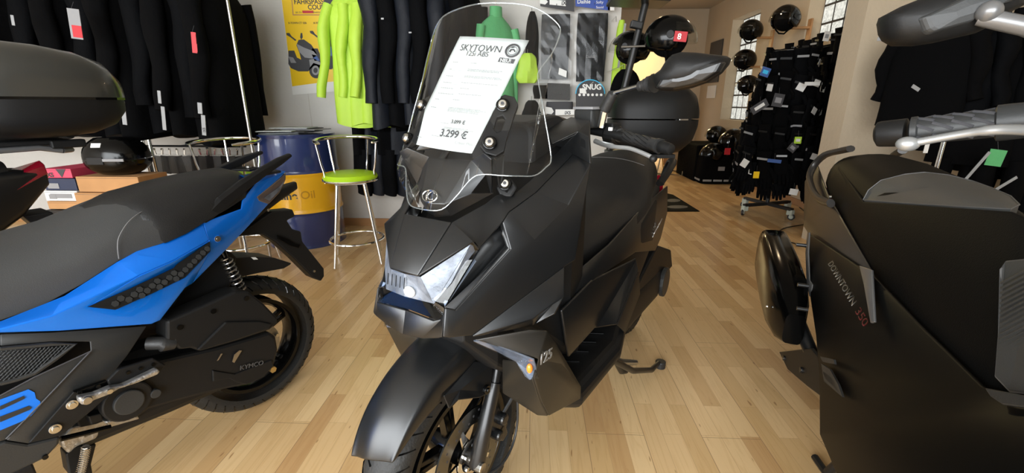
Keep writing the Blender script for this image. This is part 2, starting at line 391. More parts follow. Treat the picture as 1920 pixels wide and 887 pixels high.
# shop front behind the camera: big panes of daylight on the left part, unseen solid wall on the right to darken that side
XWIN = 1.1
sf = MB().box(((XL+XWIN)/2, YN-.05, .12), (XWIN-XL, .12, .24)).box(((XL+XWIN)/2, YN-.05, 2.54), (XWIN-XL, .12, .3))
for x in (-5.1, -3.0, -1.0, XWIN-.05): sf.box((x, YN-.05, 1.3), (.09, .1, 2.2))
sf.box(((XWIN+XR+1.3)/2, YN-.05, ZC/2), (XR+1.3-XWIN, .12, ZC))
struct(sf.build('wall_front', 'mattgrey'))
box_struct('wall_side', (XR+1.25, (YN+3.6)/2, ZC/2), (.1, 3.6-YN, ZC), 'wall')
struct(mesh('floor', [(XR+.3, YN, 0), (XR+1.3, YN, 0), (XR+1.3, 3.6, 0), (XR+.3, 3.6, 0)], [(0, 1, 2, 3)], 'floor'))
# ------------------------------------------------------------------ light
w = bpy.data.worlds.new('world'); scn.world = w; w.use_nodes = True; nt = w.node_tree; bg = nt.nodes['Background']
tc = nt.nodes.new('ShaderNodeTexCoord'); sp = nt.nodes.new('ShaderNodeSeparateXYZ'); nt.links.new(tc.outputs['Generated'], sp.inputs[0])
r = nt.nodes.new('ShaderNodeValToRGB'); e = r.color_ramp.elements; mr = nt.nodes.new('ShaderNodeMapRange'); mr.inputs[1].default_value = -.3; mr.inputs[2].default_value = 1
nt.links.new(sp.outputs['Z'], mr.inputs[0]); nt.links.new(mr.outputs[0], r.inputs['Fac'])
e[0].position = .2; e[0].color = (.22, .23, .22, 1); e[1].position = 1; e[1].color = (.62, .78, 1, 1); x = e.new(.26); x.color = (.75, .80, .85, 1); x = e.new(.5); x.color = (.85, .93, 1, 1)
# bare winter trees in front of the sky
n1 = nt.nodes.new('ShaderNodeTexNoise'); n1.inputs['Scale'].default_value = 6; n1.inputs['Detail'].default_value = 8; n1.inputs['Roughness'].default_value = .7; nt.links.new(tc.outputs['Generated'], n1.inputs['Vector'])
r1 = nt.nodes.new('ShaderNodeValToRGB'); r1.color_ramp.elements[0].position = .40; r1.color_ramp.elements[0].color = (.25, .25, .24, 1); r1.color_ramp.elements[1].position = .50
nt.links.new(n1.outputs['Fac'], r1.inputs['Fac']); mx = nt.nodes.new('ShaderNodeMix'); mx.data_type = 'RGBA'; mx.blend_type = 'MULTIPLY'; mx.inputs[0].default_value = .7
nt.links.new(r.outputs[0], mx.inputs[6]); nt.links.new(r1.outputs[0], mx.inputs[7]); nt.links.new(mx.outputs[2], bg.inputs['Color']); bg.inputs['Strength'].default_value = 3.2
def area(name, loc, tgt, sx, sy, power, col):
    l = bpy.data.lights.new(name, 'AREA'); l.shape = 'RECTANGLE'; l.size = sx; l.size_y = sy; l.energy = power; l.color = col
    o = bpy.data.objects.new(name, l); C.objects.link(o); o.location = loc; o.rotation_euler = (Vector(tgt)-Vector(loc)).to_track_quat('-Z', 'Y').to_euler(); return o
area('daylight_through_shopfront', (-2.0, YN+.1, 1.4), (-.6, 2.6, .3), 6.0, 2.1, 380, (.95, .98, 1))
def lamp(x, y, power, col=(1, .74, .45), r=.12):
    t = thing('ceiling_lamp', 'round warm ceiling lamp lighting the back room', 'lamp', (x, y, ZC-.03), 0, 'warm ceiling lamps in the back room')
    MB().disc((0, 0, 0), .11, .04).build('lamp_housing', 'white', t, bev=.004)
    MB().disc((0, 0, -.024), .085, .01).build('diffuser', 'lamp', t)
    l = bpy.data.lights.new('bulb', 'AREA'); l.shape = 'DISK'; l.size = .16; l.energy = power; l.color = col
    o = bpy.data.objects.new('bulb', l); C.objects.link(o); o.location = (x, y, ZC-.07)
for x, y in ((2.2, 4.9), (1.5, 6.6)): lamp(x, y, 6)
l = bpy.data.lights.new('doorway_bulb', 'POINT'); l.energy = 85; l.color = (1, .80, .38); l.shadow_soft_size = .15
o = bpy.data.objects.new('doorway_bulb', l); C.objects.link(o); o.location = (2.0, YF+1.3, 2.2)
scn.view_settings.view_transform = 'Standard'; scn.view_settings.look = 'None'; scn.view_settings.gamma = 1; scn.view_settings.exposure = .12
scn.view_settings.use_curve_mapping = False
# ================================================================== CENTRE SCOOTER
S = Frame(-.2, .85, 240.66)
sk = thing('motor_scooter', 'matt black motor scooter with tall clear windscreen and price sheet, in the middle', 'motor scooter', S.o, S.a, 'motor scooters on the shop floor')
def P(px, py, y): return S.P(px, py, y)
CA = crop(680, 340, 2.773); CB = crop(720, 160, 3.4125); CC = crop(1020, 260, 1.928); CD = crop(650, 600, 3.091); CE = crop(1080, 80, 3.547)
def panel(name, loops, m, parent, both=True, t=.006, bev=.0025, sm=False, sub=0):
    """loops: list of faces, each a list of points; one shell per side"""
    out = []
    for sg in ((1, -1) if both else (1,)):
        vs = []; fs = []; idx = {}
        for lp in loops:
            f = []
            for p in lp:
                q = Vector(p) if sg > 0 else mir(p); k = tuple(round(c, 5) for c in q)
                if k not in idx: idx[k] = len(vs); vs.append(q)
                if not f or f[-1] != idx[k]: f.append(idx[k])
            fs.append(f if sg > 0 else f[::-1])
        o = mesh(name, vs, fs, m, parent, True); o.data.set_sharp_from_angle(angle=math.radians(8))
        if sub: subs(o, sub)
        if t: solid(o, t, 0)
        if bev: bevel(o, bev)
        out.append(o)
    return out
# --- key points on the scooter's left side (right of the picture)
H0 = P(784.6, 518.5, .037); H1 = P(847.7, 417.5, .062); S4 = P(887, 454, .117); S3 = P(897, 468, .122); S2 = P(941.4, 417.5, .135)
S1 = P(954, 398, .14); S05 = P(1004.5, 361.6, .155); S00 = P(1076, 289, .18)
V0 = P(*CA(912, 90), .112); T1 = P(*CA(640, 118), .094); T2 = P(*CA(690, 78), .103); S3 = P(897, 468, .1205); T3 = P(*CB(745, 700), .108); T4 = P(*CB(830, 700), .118); T5 = P(*CB(960, 590), .135); T6 = P(*CB(1140, 395), .15)
BK = P(824, 633, .083); BKc = P(776, 628, 0); BKL = P(793, 634, .04)
# hood: centre strip between the two ridges
def quad(a, b, c, d, nu=1, nv=1): return [[a, b, c, d]]
Hc0 = P(745+4, 511, 0); Hc0.y = 0; Hc1 = Vector((H1.x+.012, 0, H1.z+.002)); Hc0 = Vector((H0.x+.008, 0, H0.z))
body = [[H0, H1, Hc1, Hc0]]
panel('front_hood', [[H0, H1, mir(H1), mir(H0)]], 'matt', sk, both=False, t=.008)
# cheeks between hood ridge, headlight and seam
panel('cowl_panel', [[H0, H1, S4], [H1, T1, S3, S4], [T1, T2, S2, S3], [T2, T3, S1, S2], [T3, T4, S05, S1], [T4, T5, T6, S00, S05]], 'matt', sk, t=.005)
# side apron: lit facet and dark facet
A1 = P(*CA(415, 810), .092); A2 = P(*CA(450, 812), .10); R1 = P(*CA(890, 303), .178); R2 = P(*CA(1068, 125), .21); R3 = P(1108, 306, .235); E1 = P(1078, 487, .235); E2 = P(1056.8, 500.5, .228); E0 = P(886, 628, .118)
R1 = S.PL(*CA(890, 303), A2, R3, E1); R2 = S.PL(*CA(1068, 125), A2, R3, E1); E2 = S.PL(1056.8, 500.5, A2, R3, E1); E0 = S.PL(886, 628, A2, R3, E1)
A1 = S.PL(*CA(415, 810), A2, R1, S2); A3 = S.PL(*CA(765, 350), A2, R1, S2); A4 = S.PL(*CA(480, 668), A2, R1, S2); A5 = S.PL(*CA(427, 655), A2, R1, S2); S1b = S.PL(954, 398, A2, R1, S2)
panel('side_apron', [[A1, A5, A4, A3, S2, S1, R1, A2], [S1, S05, R2, R1], [S05, S00, R3, R2], [A2, R1, R2, R3, E1, E2, E0]], 'matt', sk, t=.006, bev=.003)
# intake pocket
I1 = P(*CA(722, 228), .130); dI = Vector((-.030, -.030, -.005))
pk = [A3, A4, A5, S3, S2]
panel('intake_pocket', [[p+dI for p in [S2+Vector((0, 0, -.003)), A3, A4, A5, S3]], [S2, A3, A3+dI, S2+dI], [A3, A4, A4+dI, A3+dI], [A4, A5, A5+dI, A4+dI]], 'matt', sk, t=.002, bev=0)
panel('intake_lit_strip', [[A5, A4, P(*CA(712, 392), .128), P(*CA(700, 402), .122)]], 'mattgrey', sk, t=.004, bev=.001)  # lit inner strip of the pocket, its light put into a lighter grey
# wing under the dark facet
X1 = E2.copy(); X2 = P(1057, 556, .238); X3 = P(1040, 589, .232); X4 = P(*CA(880, 712), .197); X0 = E0.copy()+Vector((0, 0, -.004)); X5 = P(*CA(880, 745), .19)
X6 = S.PL(*CA(985, 640), X0, X1, X4); X2 = S.PL(1057, 556, X0, X1, X4)
panel('lower_wing', [[X0, E0, X1, X2, X6, X4], [X6, X2, X3, X5], [X4, X6, X5], [X0, X4, X5]], 'matt', sk, t=.008, bev=.003)
# beak
B0 = P(*CA(80, 600), -.083); b1 = P(*CA(430, 712), .088); b2 = P(*CA(372, 724), .07); b3 = P(*CA(230, 665), .0)
b3.y = 0; bb = P(*CA(318, 785), .05)
bkc = Vector((BK.x+.022, 0, BK.z-.012)); b3 = Vector((b2.x+.022, 0, b2.z+.0))
BKL = P(*CA(312, 816), .045); b3 = P(*CA(228, 668), 0); b2.y = .078; b2 = P(*CA(372, 724), .076)
BKc2 = Vector((BKL.x+.006, 0, BKL.z-.002))
panel('beak', [[b2, b1, A5, A1, BK, BKL], [b2, BKL, BKc2, b3]], 'matt', sk, t=.006)
# under-nose block closing the shell from below
nb = MB(); ring = [BK, X0, P(1040, 560, .2)+Vector((-.03, 0, 0))]
# dark inner bulk
def rr(x, hy, z0, z1, r=.03, n=4):
    pts = []
    for cy, cz, a0 in ((hy-r, z1-r, 0), (-(hy-r), z1-r, PI/2), (-(hy-r), z0+r, PI), (hy-r, z0+r, 3*PI/2)):
        for k in range(n+1):
            a = a0+PI/2*k/n; pts.append(Vector((x, cy+r*math.cos(a), cz+r*math.sin(a))))
    return pts
MB().loft([rr(.0, .075, .70, .84), rr(-.06, .10, .64, .87), rr(-.14, .15, .60, .90), rr(-.24, .20, .5, .97), rr(-.33, .19, .45, 1.02)]).build('inner_fairing', 'plastic', sk)
# headlight
hl = MB()
L1 = [mir(S4), mir(H0), H0, S4, S3, A5+Vector((.0, -.002, 0)), b1, b2, b3, mir(b2), mir(b1), mir(A5+Vector((0, -.002, 0))), mir(S3)]
L1 = L1
cen = sum(L1, Vector())/len(L1); back = Vector((-.045, 0, -.008))
hb = MB(); n = len(L1)
hb.add([p+back*.12 for p in L1]+[cen+back*.28], [(i, (i+1) % n, n) for i in range(n)]).build('headlight', 'glossdark', sk)
hlo = [c for c in sk.children if c.name.startswith('headlight')][0]
# bright inner surfaces of the lamp, its fins, low beam bulb and side light guides
M['reflector'] = mat('metallised_reflector', (.15, .17, .205), .32, .30, bump=.35, bscale=30, var=.45, vscale=28)
CH = crop(640, 380, 2.586); ro = Vector((-.005, 0, -.001))
ra, rb2, rc, rd, re_ = [P(*CH(x, y), yy)+ro for x, y, yy in ((375, 362, .038), (618, 204, .110), (652, 218, .114), (522, 395, .088), (440, 492, .064))]
rg = Vector((ra.x+.004, 0, ra.z)); rf_ = Vector((re_.x+.012, 0, re_.z+.004))
for g in (lambda v: v, mir):
    bz = mesh('bezel', [g(v) for v in (rg, ra, re_, rf_)], [(0, 1, 2, 3)], 'reflector', hlo); solid(bz, .001, 0)
    bz = mesh('reflector_wing', [g(v) for v in (ra, rb2, rc, rd, re_)], [(0, 1, 2, 3, 4)], 'reflector', hlo); solid(bz, .001, 0)
    t1 = [P(893, 488, .108), P(835, 573, .085), P(833, 566, .079), P(889, 484, .101)]
    o = mesh('light_strip', [g(v)+Vector((.002, 0, 0)) for v in t1], [(0, 1, 2, 3)], mat('light_guide', (.22, .27, .36), .3), hlo); solid(o, .003)
MB().sphere(rf_+Vector((-.002, .012, .012)), .014, 16, 10, (.5, 1, .8)).build('low_beam', 'smoke' if 0 else 'white', hlo, sm=True)
for k in range(5):
    p_ = rg+Vector((.004, -.040+.011*k, -.006)); q_ = rf_+Vector((.004, -.040+.011*k, .018))
    MB().tube([p_, q_], .0011, 4).build('lens_fin', 'mattdark', hlo)
# clear lens with a bulge
ln = MB(); rings = []
bul = Vector((.010, 0, .003))
ln.add(L1+[p.lerp(cen, .35)+bul*.7 for p in L1]+[cen+bul], [(i, (i+1) % n, n+(i+1) % n, n+i) for i in range(n)]+[(n+i, n+(i+1) % n, 2*n) for i in range(n)])
ln.build('lens', 'lens', hlo, sm=True)
# visor hump behind the screen with badge
vz = []
def vis(x, y): return P(*CB(x, y), 0)
vA = P(*CB(385, 850), .0); vA.y = 0
va = P(*CB(430, 835), .03); vb = P(*CB(690, 690), .10); vc = P(*CB(655, 575), .085); vd = P(*CB(560, 690), .07)
ve = P(*CB(385, 760), .03); vf = P(*CB(560, 480), .055); vg = P(*CB(640, 430), .10); vh = P(*CB(690, 470), .12)
vtop = P(*CB(600, 400), .06); vcen = P(*CB(360, 600), 0)
c0 = Vector((va.x+.012, 0, va.z-.004)); c1 = Vector((ve.x+.01, 0, ve.z)); c2 = Vector((vf.x+.012, 0, vf.z))
panel('visor_panel', [[c0, va, ve, c1], [c1, ve, vf, c2], [va, vb, vd, ve], [ve, vd, vc, vf], [vb, vh, vc], [vf, vc, vh, vg]], 'matt', sk, t=.004)
# badge
bc = P(*CB(311, 720), 0); bc = Vector((c1.x*.5+c0.x*.5+.012, 0, 0)); bc = P(*CB(311, 720), .0)+Vector((.006, 0, .004))
Rb = Matrix.Rotation(math.radians(-30), 3, 'Y') @ RY(PI/2)
bd = MB().tube([bc+RY(math.radians(-28)) @ Vector((.002, .019*math.cos(a), .012*math.sin(a))) for a in [2*PI*k/32 for k in range(32)]], .0014, 6, True)
bd.tube([bc+RY(math.radians(-28)) @ Vector((.002, .004+.009*math.cos(a), .001+.008*math.sin(a))) for a in [.6+4.9*k/16 for k in range(17)]], .0013, 6)
bd.tube([bc+RY(math.radians(-28)) @ Vector((.002, y, z)) for y, z in ((-.006, .009), (-.009, 0), (-.006, -.009))], .0013, 6)
bd.tube([bc+RY(math.radians(-28)) @ Vector((.002, y, z)) for y, z in ((-.008, 0), (-.002, .006))], .0012, 6)
bd.build('emblem', 'chrome', sk, sm=True)
# dash / upper shoulder
D1 = P(*CB(1040, 282), .10); D2 = P(*CB(1200, 208), .14); D3 = P(*CB(1318, 232), .20); D4 = P(*CB(1245, 300), .195); D5 = P(*CB(1075, 378), .145); D6 = P(*CB(1316, 330), .225); D7 = P(*CB(1325, 500), .245)
D8 = P(*CB(1300, 280), .20)
panel('dash_shoulder', [[D1, D2, D4, D5], [D2, D3, D4], [D4, D3, D6], [D5, D4, T6], [T6, D4, D6, D7, S00]], 'matt', sk, t=.006, bev=.002)
bin_ = Vector((-.12, -.02, -.02))
MB().loft([rr(-.24, .09, .90, 1.06), rr(-.33, .13, .88, 1.075), rr(-.42, .13, .80, 1.06)]).build('dashboard', 'plastic', sk, bev=.01)
# ---- windscreen
XC = [(.86, .052), (.891, .033), (.95, .004), (1.03, -.040), (1.127, -.090), (1.20, -.122), (1.294, -.165), (1.36, -.20)]
def xs(y, z): return interp(XC, z)[0] - 1.5*y*y - 30*y**4
def hit(px, py, off=0):
    o, d = S.ray(px, py); lo = None
    prev = None
    for i in range(60, 400):
        t = i*.005; p = o+d*t; g = p.x-xs(p.y, p.z)-off
        if prev is not None and prev*g <= 0:
            return p
        prev = g
    return p
outl = [(927, 6), (984, 9.5), (1022, 24), (1048, 47), (1050, 66), (1036, 99), (1015, 128), (1010, 147), (1022, 213), (1034, 294), (1027, 313), (1003, 329), (975, 329.5), (946, 329), (904, 327), (885, 336), (856, 369), (828, 393), (799.5, 405)]
hp = [hit(*q) for q in outl]
half = [(p.y, p.z) for p in hp]
half = [(0, half[0][1]+.002)] + [h for h in half if h[1] < half[0][1]+.01 and h[0] > .02]
half.append((0, min(h[1] for h in half)-.004))
hb2 = []
for i, h in enumerate(half): hb2.append(h)
# refine outline smoothly
def smooth_loop(pts, n):
    out = []
    for i in range(len(pts)-1):
        p0 = pts[max(i-1, 0)]; p1 = pts[i]; p2 = pts[i+1]; p3 = pts[min(i+2, len(pts)-1)]
        for k in range(n):
            t = k/n; f = lambda a, b, c, d: .5*((2*b)+(-a+c)*t+(2*a-5*b+4*c-d)*t*t+(-a+3*b-3*c+d)*t**3)
            out.append(tuple(f(p0[j], p1[j], p2[j], p3[j]) for j in range(len(p1))))
    out.append(pts[-1]); return out
hs = smooth_loop(hb2, 4)
full = hs+[(-y, z) for y, z in hs[-2:0:-1]]
bm = bmesh.new(); vsb = [bm.verts.new((0, y, z)) for y, z in full]
f = bm.faces.new(vsb); bmesh.ops.triangulate(bm, faces=[f])
bmesh.ops.subdivide_edges(bm, edges=bm.edges[:], cuts=1, use_grid_fill=False)
for k in range(2):
    bmesh.ops.triangulate(bm, faces=bm.faces[:]); bmesh.ops.subdivide_edges(bm, edges=[e for e in bm.edges if e.calc_length() > .03], cuts=1)
bmesh.ops.triangulate(bm, faces=bm.faces[:])
for v in bm.verts: v.co.x = xs(v.co.y, v.co.z)
for f in bm.faces: f.smooth = True
me = bpy.data.meshes.new('windscreen'); bm.to_mesh(me); bm.free()
ws = link('windscreen', me, 'screen', sk)
MB().tube([(xs(y, z), y, z) for y, z in full], .0013, 6, True).build('screen_edge', 'edge', ws, sm=True)  # highlight along the edge, put into a lighter glass rim
# brackets and bolts
for g in (lambda v: v, mir):
    bu = Vector((-.097, .105, 1.098)); bl = Vector((-.049, .107, 1.03))
    off = Vector((-.012, 0, -.004)); dn = (bl-bu).normalized(); nrm = Vector((.80, .42, .40)).normalized(); sd = dn.cross(nrm).normalized()
    def loop_pts(w1, w2, e): return [bu-dn*e+sd*w1*s for s in (-.6, .6)]
    o1 = [bu-dn*.024-sd*.010, bu-dn*.024+sd*.010, bu-dn*.012+sd*.022, bu+dn*.016+sd*.021, bl-dn*.02+sd*.024, bl+dn*.012+sd*.024, bl+dn*.024+sd*.008, bl+dn*.024-sd*.012, bl+dn*.01-sd*.024, bl-dn*.014-sd*.022, bu+dn*.016-sd*.021, bu-dn*.010-sd*.022]
    i1 = [bu+dn*.028-sd*.007, bu+dn*.022+sd*.0, bu+dn*.028+sd*.009, bl-dn*.030+sd*.009, bl-dn*.024, bl-dn*.030-sd*.007]
    br = MB(); 
    # ring plate: outer 12 pts, inner slot built with side walls by bridging quads
    full12 = [g(p+off) for p in o1]; slot = [g(p+off) for p in (i1[0], i1[1], i1[2], i1[2], i1[3], i1[3], i1[4], i1[4], i1[5], i1[5], i1[0], i1[0])]
    m_ = [0, 1, 2, 2, 3, 3, 4, 4, 5, 5, 0, 0]
    vs = full12+[g(p+off) for p in i1]; fs = []
    asg = [1, 1, 2, 2, 3, 3, 4, 4, 5, 5, 0, 0]
    for k in range(12):
        a, b = k, (k+1) % 12; ia, ib = 12+asg[a], 12+asg[b]
        fs.append((a, b, ib, ia) if ia != ib else (a, b, ia))
    o = mesh('screen_bracket', vs, fs, 'plastic', sk); solid(o, .012, 0); bevel(o, .002)
    mat_b = Matrix((g(sd), g(dn), g(nrm))).transposed()
    for bp_ in (bu, bl, None):
        c = g(bp_) if bp_ is not None else g(P(*CB(785, 648), .118)+Vector((.006, 0, .006)))
        n3 = g(nrm); q = n3.to_track_quat('Z', 'Y').to_matrix()
        MB().disc(c-n3*.001, .0135, .010, q).build('rubber_washer', 'gloss', sk, bev=.002)
        b_ = MB().disc(c+n3*.006, .010, .007, q, 20, .0075); b_.build('bolt', 'bolt', sk, bev=.001)
        MB().disc(c+n3*.0098, .0036, .001, q, 6).build('hex_socket', 'ink', sk)
    # lower bolt boss
    c = g(P(*CB(785, 655), .116)); n3 = g(nrm); q = n3.to_track_quat('Z', 'Y').to_matrix()
    MB().disc(c-n3*.004, .022, .012, q, 6).build('bolt_boss', 'plastic', sk, bev=.004)
    pa = [P(*CB(x, y), yy)+Vector((-.002, 0, 0)) for x, y, yy in ((700, 470, .112), (760, 440, .118), (760, 570, .118), (830, 640, .125), (800, 705, .12), (730, 650, .112))]
    o = mesh('bracket_foot', [g(p) for p in pa], [tuple(range(6))], 'plastic', sk); solid(o, .006, 0); bevel(o, .0015)
# ---- price sheet, on the inner face of the screen
pc = [hit(x, y) for x, y in ((862, 68), (993, 76), (884, 288), (766, 267))]
def shp(u, v, e=-.004):
    """point of the sheet: u across 0..1 from the sheet's left, v down 0..1"""
    y = (1-u)*lerp(pc[0].y, pc[3].y, v)+u*lerp(pc[1].y, pc[2].y, v); z = (1-u)*lerp(pc[0].z, pc[3].z, v)+u*lerp(pc[1].z, pc[2].z, v)
    return Vector((xs(y, z)+e, y, z))
nu, nv = 14, 16
vs = [shp(i/nu, j/nv) for j in range(nv+1) for i in range(nu+1)]
fs = [(j*(nu+1)+i, j*(nu+1)+i+1, (j+1)*(nu+1)+i+1, (j+1)*(nu+1)+i) for j in range(nv) for i in range(nu)]
ps = mesh('price_sheet', vs, fs, 'paper', None, True); solid(ps, .0004, 0)
ps.location = S.o; ps.rotation_euler = (0, 0, S.a)
tag(ps, 'white printed price sheet behind the clear windscreen of the centre scooter', 'price sheet')
def sheet_text(s, u, v, size, m='ink', al='LEFT', bold=0, shear=0):
    o = shp(u, v, .0004+.0); o.x = xs(o.y, o.z)-.0030
    xd = shp(min(u+.15, 1), v)-shp(u, v) if al == 'LEFT' else shp(min(1, u+.1), v)-shp(max(0, u-.1), v); upv = shp(u, v-.08)-shp(u, v)
    t = text(s, 'printed_text', m, ps, o, xd, upv, size, 0, al, bold, shear)
    # follow the sheet's curve
    for w_ in t.data.vertices:
        w_.co.x = xs(w_.co.y, w_.co.z)-.0020
    return t
sheet_text('SKYTOWN', .44, .125, .0200, 'ink', 'CENTER', .0000, .1)
sheet_text('125i ABS', .44, .168, .0150, 'ink', 'CENTER', .0, .1)
sheet_text('3.299 €', .68, .885, .0215, 'ink', 'CENTER', .0004)
sheet_text('3.099 €', .66, .765, .011, 'ink', 'CENTER', .0002)
sheet_text('Credit Plus', .86, .935, .009, 'inkgrey', 'CENTER')
rng = random.Random(3)
def bars(u0, v0, n, w_, dv=.011, hgt=.0016, m='inkgrey'):
    mb = MB()
    for k in range(n):
        u = u0; v = v0+dv*k; end = u0+w_*rng.uniform(.8, 1)
        while u < end:
            l_ = rng.uniform(.012, .04); a, b = shp(u, v), shp(min(u+l_, end), v); a.x = xs(a.y, a.z)-.0022; b.x = xs(b.y, b.z)-.0022
            mb.add([a, b, b+Vector((0, 0, hgt)), a+Vector((0, 0, hgt))], [(0, 1, 2, 3)]); u += l_+.008
    mb.build('printed_lines', m, ps)
for u, v, n_, w_ in ((.12, .235, 1, .10), (.42, .235, 1, .10), (.12, .30, 1, .06), (.42, .29, 2, .48), (.12, .36, 1, .12), (.42, .35, 2, .55), (.12, .42, 1, .18), (.42, .41, 1, .50), (.12, .47, 1, .26), (.44, .46, 1, .16), (.12, .52, 1, .30), (.46, .51, 1, .35), (.12, .575, 1, .08), (.42, .565, 1, .12), (.12, .65, 1, .12), (.42, .635, 4, .52), (.42, .775, 1, .12), (.50, .81, 2, .42), (.38, .895, 1, .18), (.1, .93, 1, .14)):
    bars(u, v, n_, w_)
mb = MB()
for v in (.25, .305, .375, .43, .48, .53, .59):
    a, b = shp(.1, v), shp(.95, v); N_ = 8
    for k in range(N_):
        p, q = shp(lerp(.1, .95, k/N_), v), shp(lerp(.1, .95, (k+1)/N_), v); p.x = xs(p.y, p.z)-.0022; q.x = xs(q.y, q.z)-.0022
        mb.add([p, q, q+Vector((0, 0, .0004)), p+Vector((0, 0, .0004))], [(0, 1, 2, 3)])
mb.build('printed_rule', 'inkgrey', ps)
# round stamp and NEU! flash
sc_ = shp(.88, .10); sc_.x = xs(sc_.y, sc_.z)-.003
def ringpts(c, r, n=28): 
    o_ = []
    for k in range(n):
        a = 2*PI*k/n; y = c.y+r*math.cos(a); z = c.z+r*.9*math.sin(a); o_.append(Vector((xs(y, z)-.0021, y, z)))
    return o_
mb = MB().tube(ringpts(sc_, .0125), .0020, 5, True); mb.tube(ringpts(sc_, .0085), .0005, 5, True)
mb.tube([Vector((xs(sc_.y+a, sc_.z+b)-.0021, sc_.y+a, sc_.z+b)) for a, b in ((-.005, -.002), (-.003, .002), (.002, .002), (.005, -.002))], .0015, 5)
mb.tube([Vector((xs(sc_.y+a, sc_.z+b)-.0021, sc_.y+a, sc_.z+b)) for a, b in ((-.003, .006), (.002, .0065))], .0012, 5)
mb.build('printed_stamp', 'ink', ps)
a = shp(.80, .185); b = shp(.975, .205); 
mb = MB(); cs = [shp(.77, .165), shp(.96, .172), shp(.96, .212), shp(.77, .205)]
for c in cs: c.x = xs(c.y, c.z)-.0023
mb.add(cs, [(0, 1, 2, 3)]).build('printed_flash', 'ink', ps)
t = sheet_text('NEU!', .865, .203, .0100, 'paper', 'CENTER', .0003)
for w_ in t.data.vertices: w_.co.x += .0006
# ---- legshield with 125
sA = P(889, 636, .115); sB = P(993, 618, .205); sC = P(1025, 619, .225); sD = P(1038, 639, .235); sE = P(1088, 724, .245); sF = P(1087, 747, .243); sG = P(1028, 779, .225); sH = P(1009, 778, .20); sI = P(943, 736, .12); sJ = P(943, 674, .11)
sK = P(*CD(1080, 335), .215); sL = P(*CD(1125, 470), .218); sT = P(*CD(1110, 225), .225); sM = P(*CD(985, 235), .17); sN = P(*CD(1040, 325), .19)
sU = P(*CD(1240, 250), .23); sV = P(*CD(1160, 400), .22)
panel('leg_shield', [[sA, sB, sC, sT], [sC, sD, sE, sU, sT], [sU, sE, sF, sG, sL, sK, sT]], 'bronze', sk, t=.006)
panel('leg_shield_front', [[sJ, sM, sN, sK, sL, sG, sH, sI]], 'bronze', sk, t=.006)
q = [P(*CD(x, y), yy)+Vector((.003, .002, .001)) for x, y, yy in ((735, 117, .113), (800, 112, .13), (1085, 225, .219), (1115, 325, .221), (1062, 337, .206), (1040, 325, .195), (985, 237, .172), (880, 180, .142))]
for g in (lambda v: v, mir):
    ts = mesh('turn_signal', [g(p) for p in q], [(0, 1, 7), (1, 2, 6, 7), (2, 3, 4, 5, 6)], 'reflector', sk); solid(ts, .004, 0); bevel(ts, .001)
    lz = mesh('signal_lens', [g(p+Vector((.007, .004, .002))) for p in q], [(0, 1, 7), (1, 2, 6, 7), (2, 3, 4, 5, 6)], 'lens', ts); solid(lz, .002, 0)
    bb_ = P(*CD(1066, 275), .21); MB().sphere(g(bb_+Vector((.004, .0, 0))), .0065, 12, 8, (1, 1, 1.7)).build('amber_bulb', 'amber', ts, sm=True)
o = text('125', 'model_number', 'silvertext', sk, P(*CD(1112, 260), .2285)+Vector((.004, .003, .001)), P(*CD(1200, 200), .234)-P(*CD(1112, 260), .2265), P(*CD(1130, 190), .228)-P(*CD(1112, 260), .228), .030, .0008, 'LEFT', .0005, .2)
# ---- floor board and leg fairing (open volume between apron and body)
F1 = P(1038, 650, .215); F2 = P(1088, 746, .25); F3 = P(1168, 640, .255); F4 = P(1155, 610, .245); F5 = P(1113, 615, .235)
def stn(x, hy, z0, z1): return rr(x, hy, z0, z1, .025)
fb = MB(); fb.loft([rr(-.16, .21, .40, .47), rr(-.24, .245, .36, .43), rr(-.50, .255, .36, .425), rr(-.62, .23, .38, .44)]); fb.build('floorboard', 'plastic', sk, bev=.004)
rb = MB()
for k in range(5): rb.box((-.27-.06*k, .17, .429), (.003, .045, .002), RZ(.5))
rb.build('tread_rib', 'matt', sk)
# central tunnel + body sides
body = MB().loft([rr(-.20, .12, .42, .72, .04), rr(-.33, .12, .43, .68, .04), rr(-.44, .14, .43, .69, .05), rr(-.60, .17, .42, .70, .05), rr(-.85, .19, .44, .735, .05), rr(-1.10, .17, .52, .76, .05), rr(-1.30, .13, .60, .78, .04), rr(-1.50, .08, .68, .78, .03)])
body.build('body_core', 'plastic', sk, sm=True)
f1 = P(*CC(60, 620), .19); f2 = P(*CC(170, 510), .205); f3 = P(*CC(330, 432), .215); f4 = P(*CC(340, 480), .235); f5 = P(*CC(262, 672), .25); f6 = P(*CC(180, 685), .245); f7 = P(*CC(85, 790), .20)
f9_ = P(*CC(300, 490), .212); f6 = S.PL(*CC(180, 685), f2, f9_, P(*CC(85, 790), .21)); f7 = P(*CC(85, 790), .21); f1 = S.PL(*CC(60, 620), f2, f9_, f7); f8 = f6
f9 = f9_; f3b = P(*CC(345, 560), .22); f5b = P(*CC(290, 700), .235)
panel('side_fairing', [[f1, f2, f3, f9, f6, f7], [f9, f3, f4, f5, f6]], 'matt', sk, t=.008, bev=.005)
panel('fairing_underside', [[f4, f3b, f5b, f5]], 'plastic', sk, t=.006, bev=.002)
